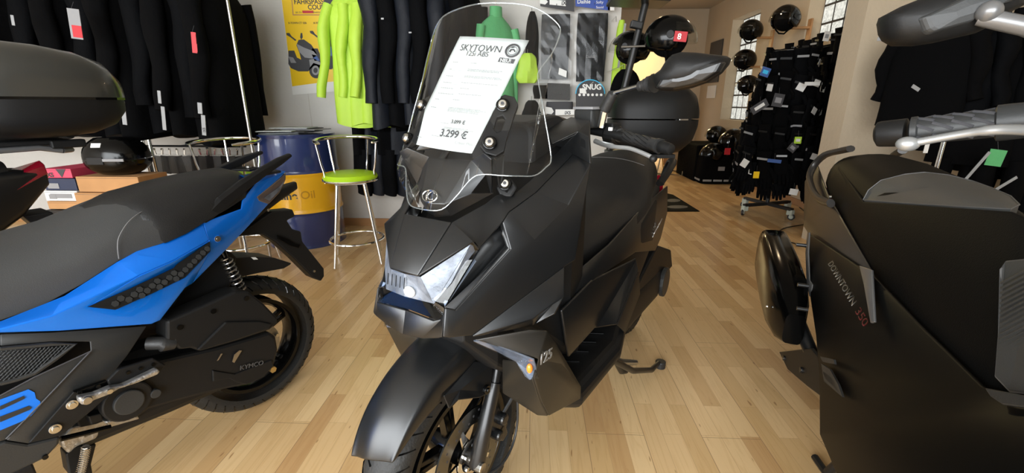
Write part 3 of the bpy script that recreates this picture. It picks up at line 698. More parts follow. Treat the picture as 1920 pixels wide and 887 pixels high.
# body side under the seat, to the tail
t1 = P(*CC(85, 500), .18); t2 = P(*CC(120, 478), .18); t3 = P(*CC(235, 380), .19); t4 = P(*CC(365, 235), .175); t5 = P(*CC(445, 170), .13); t6 = P(*CC(443, 270), .13); t7 = P(*CC(420, 360), .15); t8 = P(*CC(400, 405), .165); t9 = P(*CC(330, 410), .195); t10 = P(*CC(180, 510), .208)
t11 = P(*CC(70, 600), .19)
panel('tail_side_panel', [[t1, t2, t3, t10, t11], [t3, t4, t9, t10], [t4, t5, t6, t7, t9], [t9, t7, t8]], 'matt', sk, t=.006, bev=.003)
text('SKYTOWN', 'model_name', 'silvertext', sk, P(*CC(384, 358), .163)+Vector((0, .008, 0)), P(*CC(437, 262), .138)-P(*CC(384, 358), .163), (0, .25, 1), .034, .0008, 'LEFT', .0003, .2)
# ---- seat
def saddle(name, st, m, parent, seg=5):
    rings = []
    for x, hy, z0, z1, r in st:
        pts = []
        for k in range(17):
            a = PI*k/16; cy = math.cos(a); cz = math.sin(a)
            e_ = 2.6
            pts.append(Vector((x, hy*(abs(cy)**(2/e_))*(1 if cy > 0 else -1), z0+(z1-z0)*(abs(cz)**(2/e_)))))
        pts += [Vector((x, -hy*.8, z0-.01)), Vector((x, hy*.8, z0-.01))]
        rings.append(pts)
    return MB().loft(rings).build(name, m, parent, sm=True)
seat = saddle('seat', [(-.335, .10, .69, .715, 0), (-.36, .125, .685, .745, 0), (-.45, .15, .672, .765, 0), (-.60, .17, .675, .775, 0), (-.75, .185, .70, .79, 0), (-.88, .19, .73, .815, 0), (-.96, .185, .75, .87, 0), (-1.02, .17, .77, .905, 0), (-1.10, .155, .78, .915, 0), (-1.22, .135, .79, .915, 0), (-1.29, .10, .80, .895, 0), (-1.31, .05, .81, .86, 0)], 'vinyl', sk)
stl = MB().tube([S.P(*CC(x, y), yy)+Vector((.003, 0, .003)) for x, y, yy in ((112, 425, .145), (140, 320, .12), (172, 98, .0))], .001, 5)
st2 = [(-.93, .165, .815), (-.955, .14, .848), (-.97, .10, .868), (-.98, 0, .878)]
stl = MB().tube([Vector((-.99, -.14+.28*k/14, .905-.4*abs(-.14+.28*k/14)**2.2*4)) for k in range(15)], .0012, 5)
stl.build('stitch_seam', 'stitch', seat)
# grab rails
for sg in (1, -1):
    MB().tube(smooth_loop([(-1.12, sg*.17, .80), (-1.22, sg*.175, .835), (-1.34, sg*.165, .862), (-1.44, sg*.13, .85), (-1.46, sg*.11, .80), (-1.40, sg*.11, .755)], 5), .016, 10, flat=.7).build('grab_rail', 'plastic', sk, sm=True)
MB().loft([rr(-1.40, .12, .70, .79, .02), rr(-1.50, .09, .72, .78, .02)]).build('tail_light', 'redglass', sk, sm=True)
MB().prism([(-1.40, -.10, .70), (-1.48, -.08, .70), (-1.62, -.08, .45), (-1.58, -.08, .43)], (0, .16, 0)).build('plate_holder', 'plastic', sk, bev=.004)
# ---- engine side and air box
q = [P(*CC(x, y), .165) for x, y in ((330, 548), (412, 385), (460, 402), (465, 462), (415, 522), (350, 552))]
MB().prism(q, (0, -.07, 0)).build('air_box', 'plastic', sk, bev=.008)
MB().loft([rr(-.78, .17, .25, .42, .05), rr(-1.0, .175, .24, .42, .06), rr(-1.28, .175, .22, .40, .06), rr(-1.44, .165, .24, .36, .05)]).build('engine_cover', 'plastic', sk, sm=True)
MB().disc((-1.36, .178, .30), .07, .02, RX(PI/2), 24).build('belt_cover_cap', 'greyplastic', sk, bev=.004)
# ---- wheels
def tyre_prof(R, w, rim):
    h = R-rim; out = []
    for k in range(15):
        a = -PI*.60+PI*1.20*k/14
        out.append((rim+h*.50+ h*.50*math.cos(a)*1.0, w/2*math.sin(a)/math.sin(PI*.5) if abs(a) < PI/2 else w/2*math.sin(a)))
    return out
def wheel(parent, name, c, R, w, rim, spokes, dsc=0, disc_y=0, rz=0, roll=0, hubm='gloss'):
    e = bpy.data.objects.new(name, None); C.objects.link(e); e.parent = parent; e.location = c; e.rotation_euler = (roll, 0, rz)
    MB().lathe(tyre_prof(R, w, rim), 56, (0, 0, 0), 'y', closed=True).build('tyre', 'rubber', e, sm=True)
    gr = MB()
    for k in range(40):
        a = 2*PI*k/40
        for sg in (1, -1):
            pts = []
            for j in range(4):
                t = (j/3)*.42+.05; aa = a+sg*.0+j*.055+(PI/40 if sg > 0 else 0); ph = t*PI; rr_ = rim+(R-rim)*.5+(R-rim)*.5*math.cos(ph)+.0004
                pts.append(((rr_)*math.cos(aa), sg*w/2*math.sin(ph), rr_*math.sin(aa)))
            gr.tube(pts, .0022, 4)
    gr.build('tread_groove', 'gloss', e)
    MB().lathe([(rim+.006, -w*.40), (rim-.006, -w*.40), (rim-.016, -w*.25), (rim-.018, w*.25), (rim-.006, w*.40), (rim+.006, w*.40), (rim+.006, w*.3), (rim-.008, w*.2), (rim-.008, -w*.2), (rim+.006, -w*.3)], 48, (0, 0, 0), 'y', closed=True).build('rim', hubm, e, sm=True)
    MB().lathe([(.0, -w*.42), (.030, -w*.42), (.036, -w*.2), (.036, w*.2), (.030, w*.42), (.0, w*.42)], 24, (0, 0, 0), 'y').build('hub', 'gloss', e, sm=True)
    for k in range(spokes):
        a = 2*PI*k/spokes+.2; d = Vector((math.cos(a), 0, math.sin(a))); s_ = Vector((-math.sin(a), 0, math.cos(a)))
        for dd in (-.4, .4):
            p0_ = d*.03+s_*.012*dd; p1_ = d*(rim-.01)+s_*.035*dd
            t_ = (p1_-p0_).normalized(); u_ = Vector((0, 1, 0)); v_ = t_.cross(u_)
            ra = [p0_+u_*.014+v_*.009, p0_-u_*.014+v_*.009, p0_-u_*.014-v_*.009, p0_+u_*.014-v_*.009]; rb_ = [p1_+u_*.010+v_*.006, p1_-u_*.010+v_*.006, p1_-u_*.010-v_*.006, p1_+u_*.010-v_*.006]
            MB().loft([ra, rb_]).build('spoke', hubm, e, bev=.002)
    if dsc:
        dm = MB().lathe([(dsc, -.002), (dsc, .002), (dsc*.66, .002), (dsc*.66, -.002)], 56, (0, disc_y, 0), 'y', closed=True)
        d_ = dm.build('brake_disc', 'disc', e, sm=True)
        hl_ = MB()
        for k in range(36):
            a = 2*PI*k/36; r_ = dsc*(.74+.09*(k % 3)); hl_.disc((r_*math.cos(a), disc_y, r_*math.sin(a)), .0032, .0046, RX(PI/2), 8)
        hl_.build('vent_hole', 'ink', d_)
        cr = MB()
        for k in range(5):
            a = 2*PI*k/5; d = Vector((math.cos(a), 0, math.sin(a))); s2_ = Vector((-math.sin(a), 0, math.cos(a)))
            cr.loft([[d*.035+s2_*.012+Vector((0, disc_y+y, 0)) for y in (-.003, .003)]+[d*.035-s2_*.012+Vector((0, disc_y+y, 0)) for y in (.003, -.003)], [d*dsc*.72+s2_*.005+Vector((0, disc_y+y, 0)) for y in (-.003, .003)]+[d*dsc*.72-s2_*.005+Vector((0, disc_y+y, 0)) for y in (.003, -.003)]])
        cr.build('disc_carrier', 'chrome', d_)
        MB().lathe([(.052, -.001), (.052, .001), (.038, .001), (.038, -.001)], 40, (0, disc_y+.006, 0), 'y', closed=True).build('sensor_ring', 'chrome', d_)
        MB().disc((0, disc_y+.006, 0), .020, .03, RX(PI/2), 20).build('axle_boss', 'steel', d_, bev=.002)
        bl_ = MB()
        for k in range(5):
            a = 2*PI*k/5+.6; bl_.disc((.030*math.cos(a), disc_y+.009, .030*math.sin(a)), .006, .010, RX(PI/2), 6)
        bl_.build('disc_bolt', 'bolt', d_)
    return e
ws_c = Vector((-.055, -.034, .262))
fw = wheel(sk, 'front_wheel', ws_c, .262, .115, .172, 5, .128, .062)
fw.rotation_euler = (0, 0, -.02)
wheel(sk, 'rear_wheel', (-1.36, 0, .262), .262, .13, .165, 5)
# fork legs
wy = ws_c.y
for sg in (1, -1):
    a_ = Vector((-.048, wy+sg*.088, .255)); b_ = Vector((-.130, wy+sg*.088, .44)); c_ = Vector((-.225, wy+sg*.082, .66))
    fo = MB().tube([a_+Vector((.006, 0, -.012)), a_, a_.lerp(b_, .5), b_], [.014, .021, .019, .017], 14); fo.tube([b_, c_], .013, 12).build('fork_leg', 'matt', sk, sm=True)
    MB().disc(a_+Vector((.004, sg*.012, 0)), .014, .022, RX(PI/2), 12).build('axle_nut', 'bolt', sk, bev=.002)
MB().tube([ws_c+Vector((0, -.1, 0)), ws_c+Vector((0, .1, 0))], .009, 10).build('axle', 'steel', sk)
cal = MB().box((-.135, wy+.075, .315), (.05, .045, .10), RY(.5)).box((-.155, wy+.082, .275), (.03, .035, .05), RY(.3)).disc((-.14, wy+.10, .33), .016, .03, RX(PI/2)).disc((-.12, wy+.10, .295), .014, .03, RX(PI/2))
cal.build('brake_caliper', 'matt', sk, bev=.006)
MB().tube(smooth_loop([(-.15, wy+.10, .34), (-.19, wy+.115, .40), (-.17, wy+.11, .48), (-.20, wy+.09, .62)], 5), .005, 8).build('brake_hose', 'rubber2', sk, sm=True)
MB().tube(smooth_loop([(-.02, wy+.11, .24), (-.10, wy+.13, .235), (-.17, wy+.125, .27), (-.185, wy+.12, .38), (-.19, wy+.09, .60)], 5), .0035, 8).build('sensor_cable', 'rubber2', sk, sm=True)
# front fender
fd = []
arc = []
angs = [31, 42, 55, 68, 82, 96, 108, 120]
rings = []
for i, ad in enumerate(angs):
    hw = [.053, .060, .065, .067, .068, .066, .062, .058][i]; Rr = [.283, .296, .304, .312, .322, .335, .35, .365][i]
    dr = [.008, .026, .042, .058, .066, .066, .06, .05][i]; tl = [3, 3, 2, 1, 0, 0, 0, 0][i]
    cx_, cz_ = ws_c.x, ws_c.z
    pts = []
    for k, (fy, fr_) in enumerate(((1, -dr*1.3), (1.03, -dr*.4), (.8, -.010), (.45, -.002), (0, .004), (-.45, -.002), (-.8, -.010), (-1.03, -dr*.4), (-1, -dr*1.3))):
        a = math.radians(ad+tl*fy); rr_ = Rr+fr_; xx = rr_*math.cos(a); pts.append(Vector((cx_+xx, wy+hw*fy-xx*.02, cz_+rr_*math.sin(a))))
    rings.append(pts)
vs = [p for r_ in rings for p in r_]; n9 = 9
fs = [(i*n9+k, i*n9+k+1, (i+1)*n9+k+1, (i+1)*n9+k) for i in range(len(rings)-1) for k in range(n9-1)]
ff = mesh('front_fender', vs, fs, 'matt', sk, True); solid(ff, .004, 0); subs(ff, 2)
# triangular side wings of the fender that reach the fork bolts
for sg in (1, -1):
    def FP(x, y, yy):
        p = S.P(*CD(x, y), wy+yy); p.y = wy+sg*(p.y-wy); return p
    w1 = FP(740, 240, .068); w2 = FP(845, 252, .088); w3 = FP(830, 420, .098); w4 = FP(770, 450, .096); w5 = FP(640, 465, .086); w6 = FP(655, 405, .079); w7 = FP(590, 515, .078); w8 = FP(560, 440, .070)
    o = mesh('fender_wing', [w1, w2, w3, w4, w5, w6, w7, w8], [(0, 1, 5, 7), (1, 2, 3, 4, 5), (5, 4, 6, 7)], 'matt', sk); solid(o, .004, 0); bevel(o, .002)
    q_ = FP(803, 400, .1); MB().disc(q_+Vector((0, sg*.004, 0)), .0115, .008, RX(PI/2), 20).disc(q_+Vector((0, sg*.009, 0)), .006, .004, RX(PI/2), 6).build('fender_bolt', 'gloss', sk, bev=.001)
# shroud behind the fender
MB().loft([rr(-.02, .05, .60, .66, .01), rr(-.10, .085, .50, .66, .02), rr(-.20, .09, .42, .66, .02), rr(-.26, .08, .40, .66, .02)]).build('steering_shroud', 'plastic', sk, bev=.004)
# ---- handlebar
hbar = MB().tube([(-.40, -.16, 1.03), (-.39, .0, 1.035), (-.40, .16, 1.04), (-.33, .36, 1.018)], .011, 10); hbar.build('handlebar', 'plastic', sk, sm=True)
for sg in (1,):
    g0 = P(*CE(290, 615), .245); g1 = P(*CE(560, 690), .36); ax = (g1-g0).normalized()
    gp = MB().tube([g0, g0+ax*.004, g0+ax*.006, g0.lerp(g1, .5), g1-ax*.012, g1-ax*.008, g1], [.0165, .0165, .0130, .0130, .0130, .0155, .0155], 20)
    gp.build('grip', 'rubber2', sk, sm=True)
    rib = MB(); u_ = Vector((0, 0, 1)); u_ = (u_-ax*u_.dot(ax)).normalized(); v_ = ax.cross(u_)
    for k in range(10):
        an = 2*PI*k/10
        for j in range(2):
            rib.tube([g0.lerp(g1, lerp(.12+.38*j, .42+.38*j, t))+(u_*math.cos(an+t*.9)+v_*math.sin(an+t*.9))*.0131 for t in (0, .5, 1)], .0010, 5)
    rib.build('grip_rib', 'plastic', sk)
    MB().tube([g1, g1+ax*.004, g1+ax*.018, g1+ax*.032, g1+ax*.034], [.010, .0130, .0125, .0105, .005], 16).build('bar_end', 'plastic', sk, sm=True)
    s0 = P(*CE(195, 600), .205); s1 = P(*CE(290, 620), .243)
    sw = MB().tube([s0, s0+(s1-s0)*.15, s0+(s1-s0)*.8, s1], [.016, .023, .023, .019], 16).box(s0.lerp(s1, .45)+Vector((.0, .0, .0)), (.03, .03, .052), RZ(-.4)); sw.build('switch_housing', 'plastic', sk, bev=.003)
    MB().box(s0.lerp(s1, .62)+Vector((.021, -.002, .014)), (.006, .010, .008)).build('switch_button', 'white', sk, bev=.001)
    lv = smooth_loop([P(*CE(140, 640), .20)+Vector((.012, 0, -.004)), P(*CE(190, 668), .22)+Vector((.018, 0, 0)), P(*CE(280, 688), .26)+Vector((.02, 0, 0)), P(*CE(380, 700), .30)+Vector((.018, 0, 0)), P(*CE(490, 745), .345)+Vector((.014, 0, 0)), P(*CE(530, 770), .36)+Vector((.012, 0, 0))], 5)
    MB().tube(lv, [.006]*10+[.0045]*(len(lv)-10), 8).build('brake_lever', 'lever', sk, sm=True)
    MB().sphere(P(*CE(525, 768), .36)+Vector((.012, 0, 0)), .008, 10, 8).build('lever_tip', 'plastic', sk, sm=True)
    rs = P(*CE(90, 490), .17); MB().box(rs+Vector((0, 0, -.005)), (.05, .055, .042), RZ(-.3)).build('brake_reservoir', 'greyplastic', sk, bev=.004)
    MB().box(rs+Vector((0, 0, .019)), (.054, .06, .006), RZ(-.3)).build('reservoir_lid', 'silverp', sk, bev=.001)
    # mirror
    m0 = P(*CE(165, 560), .205); m1 = P(*CE(190, 445), .215); m2 = P(*CE(245, 340), .235); m3 = P(*CE(420, 292), .30); m4 = P(*CE(520, 270), .335)
    MB().tube([m0, m1], .0085, 6).build('mirror_clamp', 'chrome', sk)
    MB().tube([m1-Vector((0, .002, .004)), m1, m2, m2+Vector((0, .004, .002))], [.008, .0135, .0115, .005], 12).build('mirror_boot', 'rubber2', sk, sm=True)
    MB().tube([m2, m3], .0048, 10).build('mirror_stem', 'chrome', sk, sm=True)
    bt = MB(); d_ = (m4-m3)
    prof = [(0, .006), (.05, .011), (.25, .011), (.3, .0085), (.4, .0135), (.5, .0135), (.55, .0105), (.65, .0165), (.78, .0165), (.82, .013), (1, .019)]
    bt.tube([m3+d_*t for t, r_ in prof], [r_ for t, r_ in prof], 14).build('mirror_bellows', 'rubber2', sk, sm=True)
    # housing: outline in the picture on a plane facing forward, with depth behind and bulge in front
    out_ = [(505, 225), (560, 185), (600, 120), (640, 80), (700, 62), (800, 66), (1000, 88), (1022, 100), (1010, 140), (960, 200), (860, 265), (760, 300), (640, 322), (560, 318), (525, 300)]
    def MPn(x, y): return S.P(*CE(x, y), -.27, 0)
    o3 = [MPn(*q_) for q_ in out_]; cm = sum(o3, Vector())/len(o3); nn = len(o3)
    crv = [MPn(x, y) for x, y in ((560, 235), (640, 180), (720, 140), (800, 135), (900, 125), (990, 122))]
    vs = []; rings = []
    for sc2, dx in ((.90, -.035), (1, -.022), (1.0, .0), (.88, .022), (.62, .036), (.3, .043)):
        rings.append([Vector((cm.x+dx - .25*(p.y-cm.y)*0 , cm.y+(p.y-cm.y)*sc2, cm.z+(p.z-cm.z)*sc2)) for p in o3])
    mh = MB().loft(rings); mo = mh.build('mirror_housing', 'plastic', sk, sm=True); 
    MB().prism([Vector((cm.x-.036, cm.y+(p.y-cm.y)*.84, cm.z+(p.z-cm.z)*.84)) for p in o3], (-.002, 0, 0)).build('mirror_glass', 'chrome', mo)
    # raised lower facet
    fx = [(520, 300), (560, 235), (640, 180), (715, 142), (800, 132), (1000, 120), (960, 190), (860, 255), (760, 288), (640, 312), (550, 312)]
    f3_ = [S.P(*CE(*q_), -.237, 0) for q_ in fx]; cf = sum(f3_, Vector())/len(f3_)
    rgs = [[Vector((cm.x+dx, cf.y+(p.y-cf.y)*s_, cf.z+(p.z-cf.z)*s_)) for p in f3_] for s_, dx in ((.97, .008), (.97, .028), (.90, .036), (.4, .040))]
    MB().loft(rgs).build('mirror_facet', 'matt', mo, bev=.003)
# left-over right hand grip
MB().tube([(-.39, -.16, 1.03), (-.36, -.25, 1.02), (-.355, -.34, 1.01)], [.016, .017, .017], 14).build('grip', 'rubber2', sk, sm=True)
# ---- stands
a_ = S.P(1150, 676, .20, 2); b_ = S.P(1217, 676, .045, 2); 
MB().tube([(-.72, .16, .22), (-.86, .20, .11), (-1.02, .235, .035), (-1.10, .245, .03)], [.012, .012, .011, .009], 10).build('side_stand', 'matt', sk, sm=True)
MB().disc((-1.115, .25, .016), .022, .032, None, 16).build('stand_foot', 'rubber2', sk, bev=.004)
MB().tube([(-.70, .12, .25), (-.80, .17, .17), (-.86, .21, .15)], [.014, .013, .010], 10).build('kick_lever', 'steel', sk, sm=True)
MB().tube([(-.80, .10, .24), (-.95, .13, .03), (-.98, .14, .02)], .012, 10).tube([(-.80, -.10, .24), (-.95, -.13, .03), (-.98, -.14, .02)], .012, 10).tube([(-.90, -.12, .10), (-.90, .12, .10)], .01, 8).build('centre_stand', 'matt', sk, sm=True)
# ================================================================== BLUE SCOOTER
B = Frame(-1.05, 1.40, 241)
bl = thing('motor_scooter', 'metallic blue scooter with grey seat and honeycomb side pad, rear wheel towards the drum', 'motor scooter', B.o, B.a, 'motor scooters on the shop floor')
K1 = crop(0, 280, 2.464); K2 = crop(340, 270, 3.06); K3 = crop(0, 600, 3.091); K4 = crop(280, 460, 2.609)
def b1_(x, y, v): return B.P(*K1(x, y), v)
def b2_(x, y, v): return B.P(*K2(x, y), v)
def b3_(x, y, v): return B.P(*K3(x, y), v)
def b4_(x, y, v): return B.P(*K4(x, y), v)
# core
core = MB().loft([rr(-.27, .015, .785, .815, .01), rr(-.18, .045, .755, .80, .02), rr(0, .085, .68, .77, .03), rr(.25, .14, .52, .74, .05), rr(.60, .15, .40, .72, .05), rr(.95, .15, .38, .70, .05), rr(1.2, .12, .4, .62, .04)])
core.build('body_core', 'plastic', bl, sm=True)
MB().loft([rr(.98, .16, .3, .85, .05), rr(1.16, .2, .26, .98, .06), rr(1.30, .15, .45, 1.0, .06), rr(1.42, .06, .6, .85, .03)]).build('front_cowl', 'blue', bl, sm=True)
MB().loft([rr(.60, .20, .24, .30, .02), rr(.9, .22, .24, .30, .02), rr(1.1, .18, .26, .34, .02)]).build('floorboard', 'plastic', bl, bev=.004)
# seat from edges read along its length
low = [b1_(0, 790, .155), b1_(110, 755, .155), b1_(300, 665, .16), b1_(420, 590, .162), b1_(540, 510, .162), b1_(640, 460, .16), b1_(740, 430, .155), b1_(860, 375, .145), b1_(935, 325, .135), b2_(330, 300, .09)]
top = [b1_(0, 370, -.06), b1_(140, 330, -.06), b1_(280, 290, -.06), b1_(340, 255, -.06), b1_(480, 200, -.06), b1_(700, 135, -.06), b1_(870, 105, -.05), b1_(1000, 88, -.04), b2_(180, 135, -.03), b2_(260, 140, .0), b2_(320, 165, .03)]
lt = sorted([(p.x, p.z) for p in low]); tt = sorted([(p.x, p.z) for p in top])
lt.append((1.1, lt[-1][1]-.02)); tt.append((.8, tt[-1][1]+.0)); tt.append((1.1, tt[-1][1]-.08))
def bst(x, hy, dz=0): return (x, hy, interp(lt, x)[0]-.004, interp(tt, x)[0]+dz, 0)
XS = [.22, .27, .34, .42, .50, .60, .75, .88, .97]; HY = [.162, .162, .162, .16, .155, .15, .14, .12, .08]
saddle('seat', [bst(x, h) for x, h in zip(XS, HY)], 'vinylgrey', bl)
XS = [-.085, -.06, -.02, .05, .12, .18, .235, .26, .30, .345]; HY = [.05, .085, .115, .14, .152, .160, .165, .155, .12, .06]
st = [bst(x, h, .004) for x, h in zip(XS, HY)]
st[0] = (st[0][0], st[0][1], st[0][2]+.02, st[0][3]-.02, 0)
st[-1] = (.345, .05, interp(tt, .345)[0]-.06, interp(tt, .345)[0]+.003, 0); st[-2] = (.30, .11, interp(tt, .30)[0]-.075, interp(tt, .30)[0]+.004, 0); st[-3] = (.265, .150, interp(lt, .265)[0]+.04, interp(tt, .265)[0]+.004, 0)
pil = saddle('pillion_seat', st, 'vinyl', bl)
sp_ = smooth_loop([b1_(x, y, v)+Vector((0, .004, .002)) for x, y, v in ((548, 508, .164), (542, 450, .166), (552, 400, .164), (600, 330, .15), (680, 275, .12), (765, 232, .08))], 5)
MB().tube(sp_, .0016, 5).build('stitch_seam', 'stitch', pil)
# blue side panels
pt = lambda f, L: [f(*q) for q in L]
a0, a1, a2, a3, a4, a5 = pt(b1_, [(0, 798, .162), (300, 678, .165), (540, 522, .166), (630, 472, .164), (740, 437, .158), (935, 338, .14)])
a00 = b1_(-330, 880, .16)
c0, c1, c2, c3, c4 = pt(b1_, [(0, 846, .19), (270, 838, .197), (700, 806, .200), (738, 790, .198), (852, 640, .19)])
g0, g1, g2, g3, g4 = pt(b1_, [(0, 832, .192), (240, 770, .205), (640, 585, .21), (800, 515, .20), (965, 422, .172)])
g00 = b1_(-330, 950, .18); c00 = b1_(-330, 965, .18)
s1 = b1_(640, 492, .176)
h0 = b1_(405, 726, .205); h1 = b1_(530, 740, .206); h2 = b1_(850, 592, .198); h3 = b1_(968, 470, .172)
d1, d2, d3, d4, d5, d6, d7, d8, d9 = pt(b2_, [(342, 372, .118), (348, 325, .112), (425, 228, .09), (598, 155, .055), (572, 188, .062), (430, 308, .095), (497, 345, .075), (385, 470, .11), (255, 605, .14)])
e9 = b2_(60, 800, .175)
panel('side_panel', [[a00, a0, g0, g00], [a0, a1, g1, g0], [a1, a2, g2, g1], [a2, a3, s1, g3, g2], [a3, a4, g3, s1], [a4, a5, g4, g3], [g00, g0, c0, c00], [g0, g1, c1, c0], [g1, h0, h1, c2, c1], [g1, g2, h0], [h1, h2, c4, c3, c2], [h2, h3, e9, c4]], 'blue', bl, t=.005, bev=.003)
panel('tail_panel', [[a5, d1, d8, d9, h3, g4], [h3, d9, e9], [d1, d2, d3, d6, d8], [d3, d4, d5, d6], [d6, d7, d8]], 'blue', bl, t=.005, bev=.003)
mesh('tail_cover', [d3, d4, mir(d4), mir(d3), b2_(350, 180, .09), mir(b2_(350, 180, .09))], [(0, 1, 2, 3), (4, 0, 3, 5)], 'blue', bl)
# rubber-look honeycomb pad
hx = [h0, g2.lerp(h0, .22)+Vector((0, .001, 0)), g2, g3, g4, h3, h2, h1]
pa0, pb0, pc0 = b1_(405, 726, .205), b1_(965, 440, .173), b1_(700, 665, .204)
def bq(x, y): return B.PL(*K1(x, y), pa0, pb0, pc0)
hx = [bq(405, 726), bq(600, 642), bq(800, 548), bq(815, 530), bq(965, 427), bq(968, 470), bq(850, 592), bq(700, 665), bq(530, 740)]
panel('side_panel_infill', [[h0, g2, hx[1]], [g2, g3, hx[3], hx[2], hx[1]], [g3, g4, hx[4], hx[3]]], 'blue', bl, t=.005, bev=.002)
pn_ = (pb0-pa0).cross(pc0-pa0).normalized()
hn = [v+Vector((0, .003, 0)) for v in hx]
for g in (lambda v: v, mir):
    hp_ = mesh('honeycomb_pad', [g(v) for v in hn], [tuple(range(len(hn)))], 'plastic', bl); solid(hp_, .006, 0)
    # hex cells
    poly = [(v.x, v.z) for v in hn]
    def inside(x, z):
        c = False
        for i in range(len(poly)):
            (x1, z1), (x2, z2) = poly[i], poly[i-1]
            if (z1 > z) != (z2 > z) and x < (x2-x1)*(z-z1)/(z2-z1)+x1: c = not c
        return c
    cells = MB(); R_ = .0088
    xs_, zs_ = [p_[0] for p_ in poly], [p_[1] for p_ in poly]
    def ysurf(x, z): return pa0.y-((x-pa0.x)*pn_.x+(z-pa0.z)*pn_.z)/pn_.y+.0062
    i = 0; x = min(xs_)
    while x < max(xs_):
        z = min(zs_) + (R_*.92 if i % 2 else 0)
        while z < max(zs_):
            if inside(x, z):
                pts = [Vector((x+R_*.9*math.cos(PI/3*k), 0, z+R_*.9*math.sin(PI/3*k))) for k in range(6)]
                pts = [p_ for p_ in pts]
                if all(inside(p_.x, p_.z) for p_ in pts):
                    for p_ in pts: p_.y = ysurf(p_.x, p_.z)+.0025
                    cells.prism([g(p_) for p_ in pts], (0, .002 if g(Vector((0, 1, 0))).y > 0 else -.002, 0))
            z += R_*1.84
        x += R_*1.6; i += 1
    cells.build('honeycomb_cells', 'greyplastic', hp_)['kind'] = 'stuff'
# tail bolt
for sg in (1, -1):
    q_ = b2_(200, 542, .155); q_.y = abs(q_.y)*sg
    MB().disc(q_+Vector((0, sg*.003, 0)), .0125, .006, RX(PI/2), 20).build('bolt_collar', 'blue', bl, bev=.001)
    MB().disc(q_+Vector((0, sg*.007, 0)), .009, .006, RX(PI/2), 20).disc(q_+Vector((0, sg*.0102, 0)), .0045, .001, RX(PI/2), 6).build('bolt', 'bolt', bl, bev=.001)
# tail light
tl = [b2_(x, y, v)+Vector((0, .003, 0)) for x, y, v in ((432, 302, .097), (572, 190, .062), (598, 165, .05), (597, 205, .048), (562, 280, .06), (500, 345, .078), (442, 328, .092))]
tlm = MB(); n_ = len(tl); tlm.add(tl+[mir(v) for v in tl], [tuple(range(n_)), tuple(range(n_, 2*n_))[::-1]]+[(i, (i+1) % n_, n_+(i+1) % n_, n_+i) for i in range(n_)])
to = tlm.build('tail_light', 'smoke', bl, bev=.003)
for g in (lambda v: v, mir):
    q_ = [g(b2_(x, y, v)+Vector((0, .005, 0))) for x, y, v in ((470, 310, .088), (560, 245, .064), (585, 215, .058), (560, 265, .064), (500, 325, .08))]
    o = mesh('light_strip', q_, [tuple(range(5))], 'reflector', to); solid(o, .002, 0)
# grab rails
for sg in (1, -1):
    L_ = [(120, 445, .135), (160, 400, .137), (230, 335, .135), (350, 240, .125), (480, 150, .11), (560, 100, .10), (625, 62, .09)]
    pts = [b2_(*q) for q in L_]; pts = [Vector((p.x, sg*p.y, p.z)) for p in pts]
    prof = [.008, .016, .020, .018, .015, .013, .006]
    rings = []
    for p, r_ in zip(pts, prof):
        up_ = Vector((.45, 0, .9)); rings.append([p+up_*r_*1.1+Vector((0, .004*sg, 0)), p+up_*r_*.4+Vector((0, .010*sg, 0)), p-up_*r_+Vector((0, .008*sg, 0)), p-up_*r_-Vector((0, .006*sg, 0)), p+up_*r_*.9-Vector((0, .012*sg, 0))])
    MB().loft(rings).build('grab_rail', 'plastic', bl, bev=.003)
    tip = b2_(150, 430, .139); tip.y *= sg
cp = [Vector((-.075, .10, .885)), Vector((-.16, .085, .885)), Vector((-.19, .04, .885)), Vector((-.19, -.04, .885)), Vector((-.16, -.085, .885)), Vector((-.075, -.10, .885))]
MB().prism([Vector((-.10, -.11, .868)), Vector((-.16, -.11, .872)), Vector((-.17, -.03, .872)), Vector((-.12, -.02, .870))], (0, 0, .008)).prism([Vector((-.10, .11, .868)), Vector((-.16, .11, .872)), Vector((-.17, .03, .872)), Vector((-.12, .02, .870))], (0, 0, .008)).build('rack_plate', 'plastic', bl, bev=.003)
MB().disc((-.135, -.05, .884), .009, .006, None, 16).build('bolt', 'bolt', bl)
# number plate carrier
k = [(455, 432), (520, 388), (640, 375), (656, 415), (608, 440), (640, 490), (688, 502), (697, 560), (820, 715), (822, 760), (802, 788), (757, 768), (650, 660), (545, 565), (470, 520), (360, 527), (300, 540)]
q_ = [b2_(x, y, .03) for x, y in k]
MB().prism(q_, (0, -.055, 0)).build('plate_carrier', 'plastic', bl, bev=.005)
q_ = [b2_(x, y, .034) for x, y in ((545, 520), (610, 545), (650, 570), (680, 575), (672, 598), (620, 585), (550, 545))]
MB().prism(q_, (0, .005, 0)).build('reflector_bracket', 'gloss', bl, bev=.002)
MB().disc(b2_(762, 730, .032), .0045, .006, RX(PI/2), 12).build('rivet', 'bolt', bl)
MB().tube([b2_(480, 350, .05), b2_(500, 385, .05)], .005, 8).build('plate_stay', 'steel', bl)
# inner rear mudguard
q_ = [(250, 612), (300, 655), (410, 648), (540, 655), (632, 684), (628, 692), (590, 715), (440, 742), (340, 765), (240, 760)]
q_ = [b2_(x, y, .06) for x, y in q_]
MB().prism(q_, (0, -.11, 0)).build('inner_mudguard', 'plastic', bl, bev=.008)
q2 = [b2_(x, y, .0615) for x, y in ((398, 650), (425, 650), (440, 662), (415, 664))]
MB().prism(q2, (0, .001, 0)).build('sticker', 'white', bl)
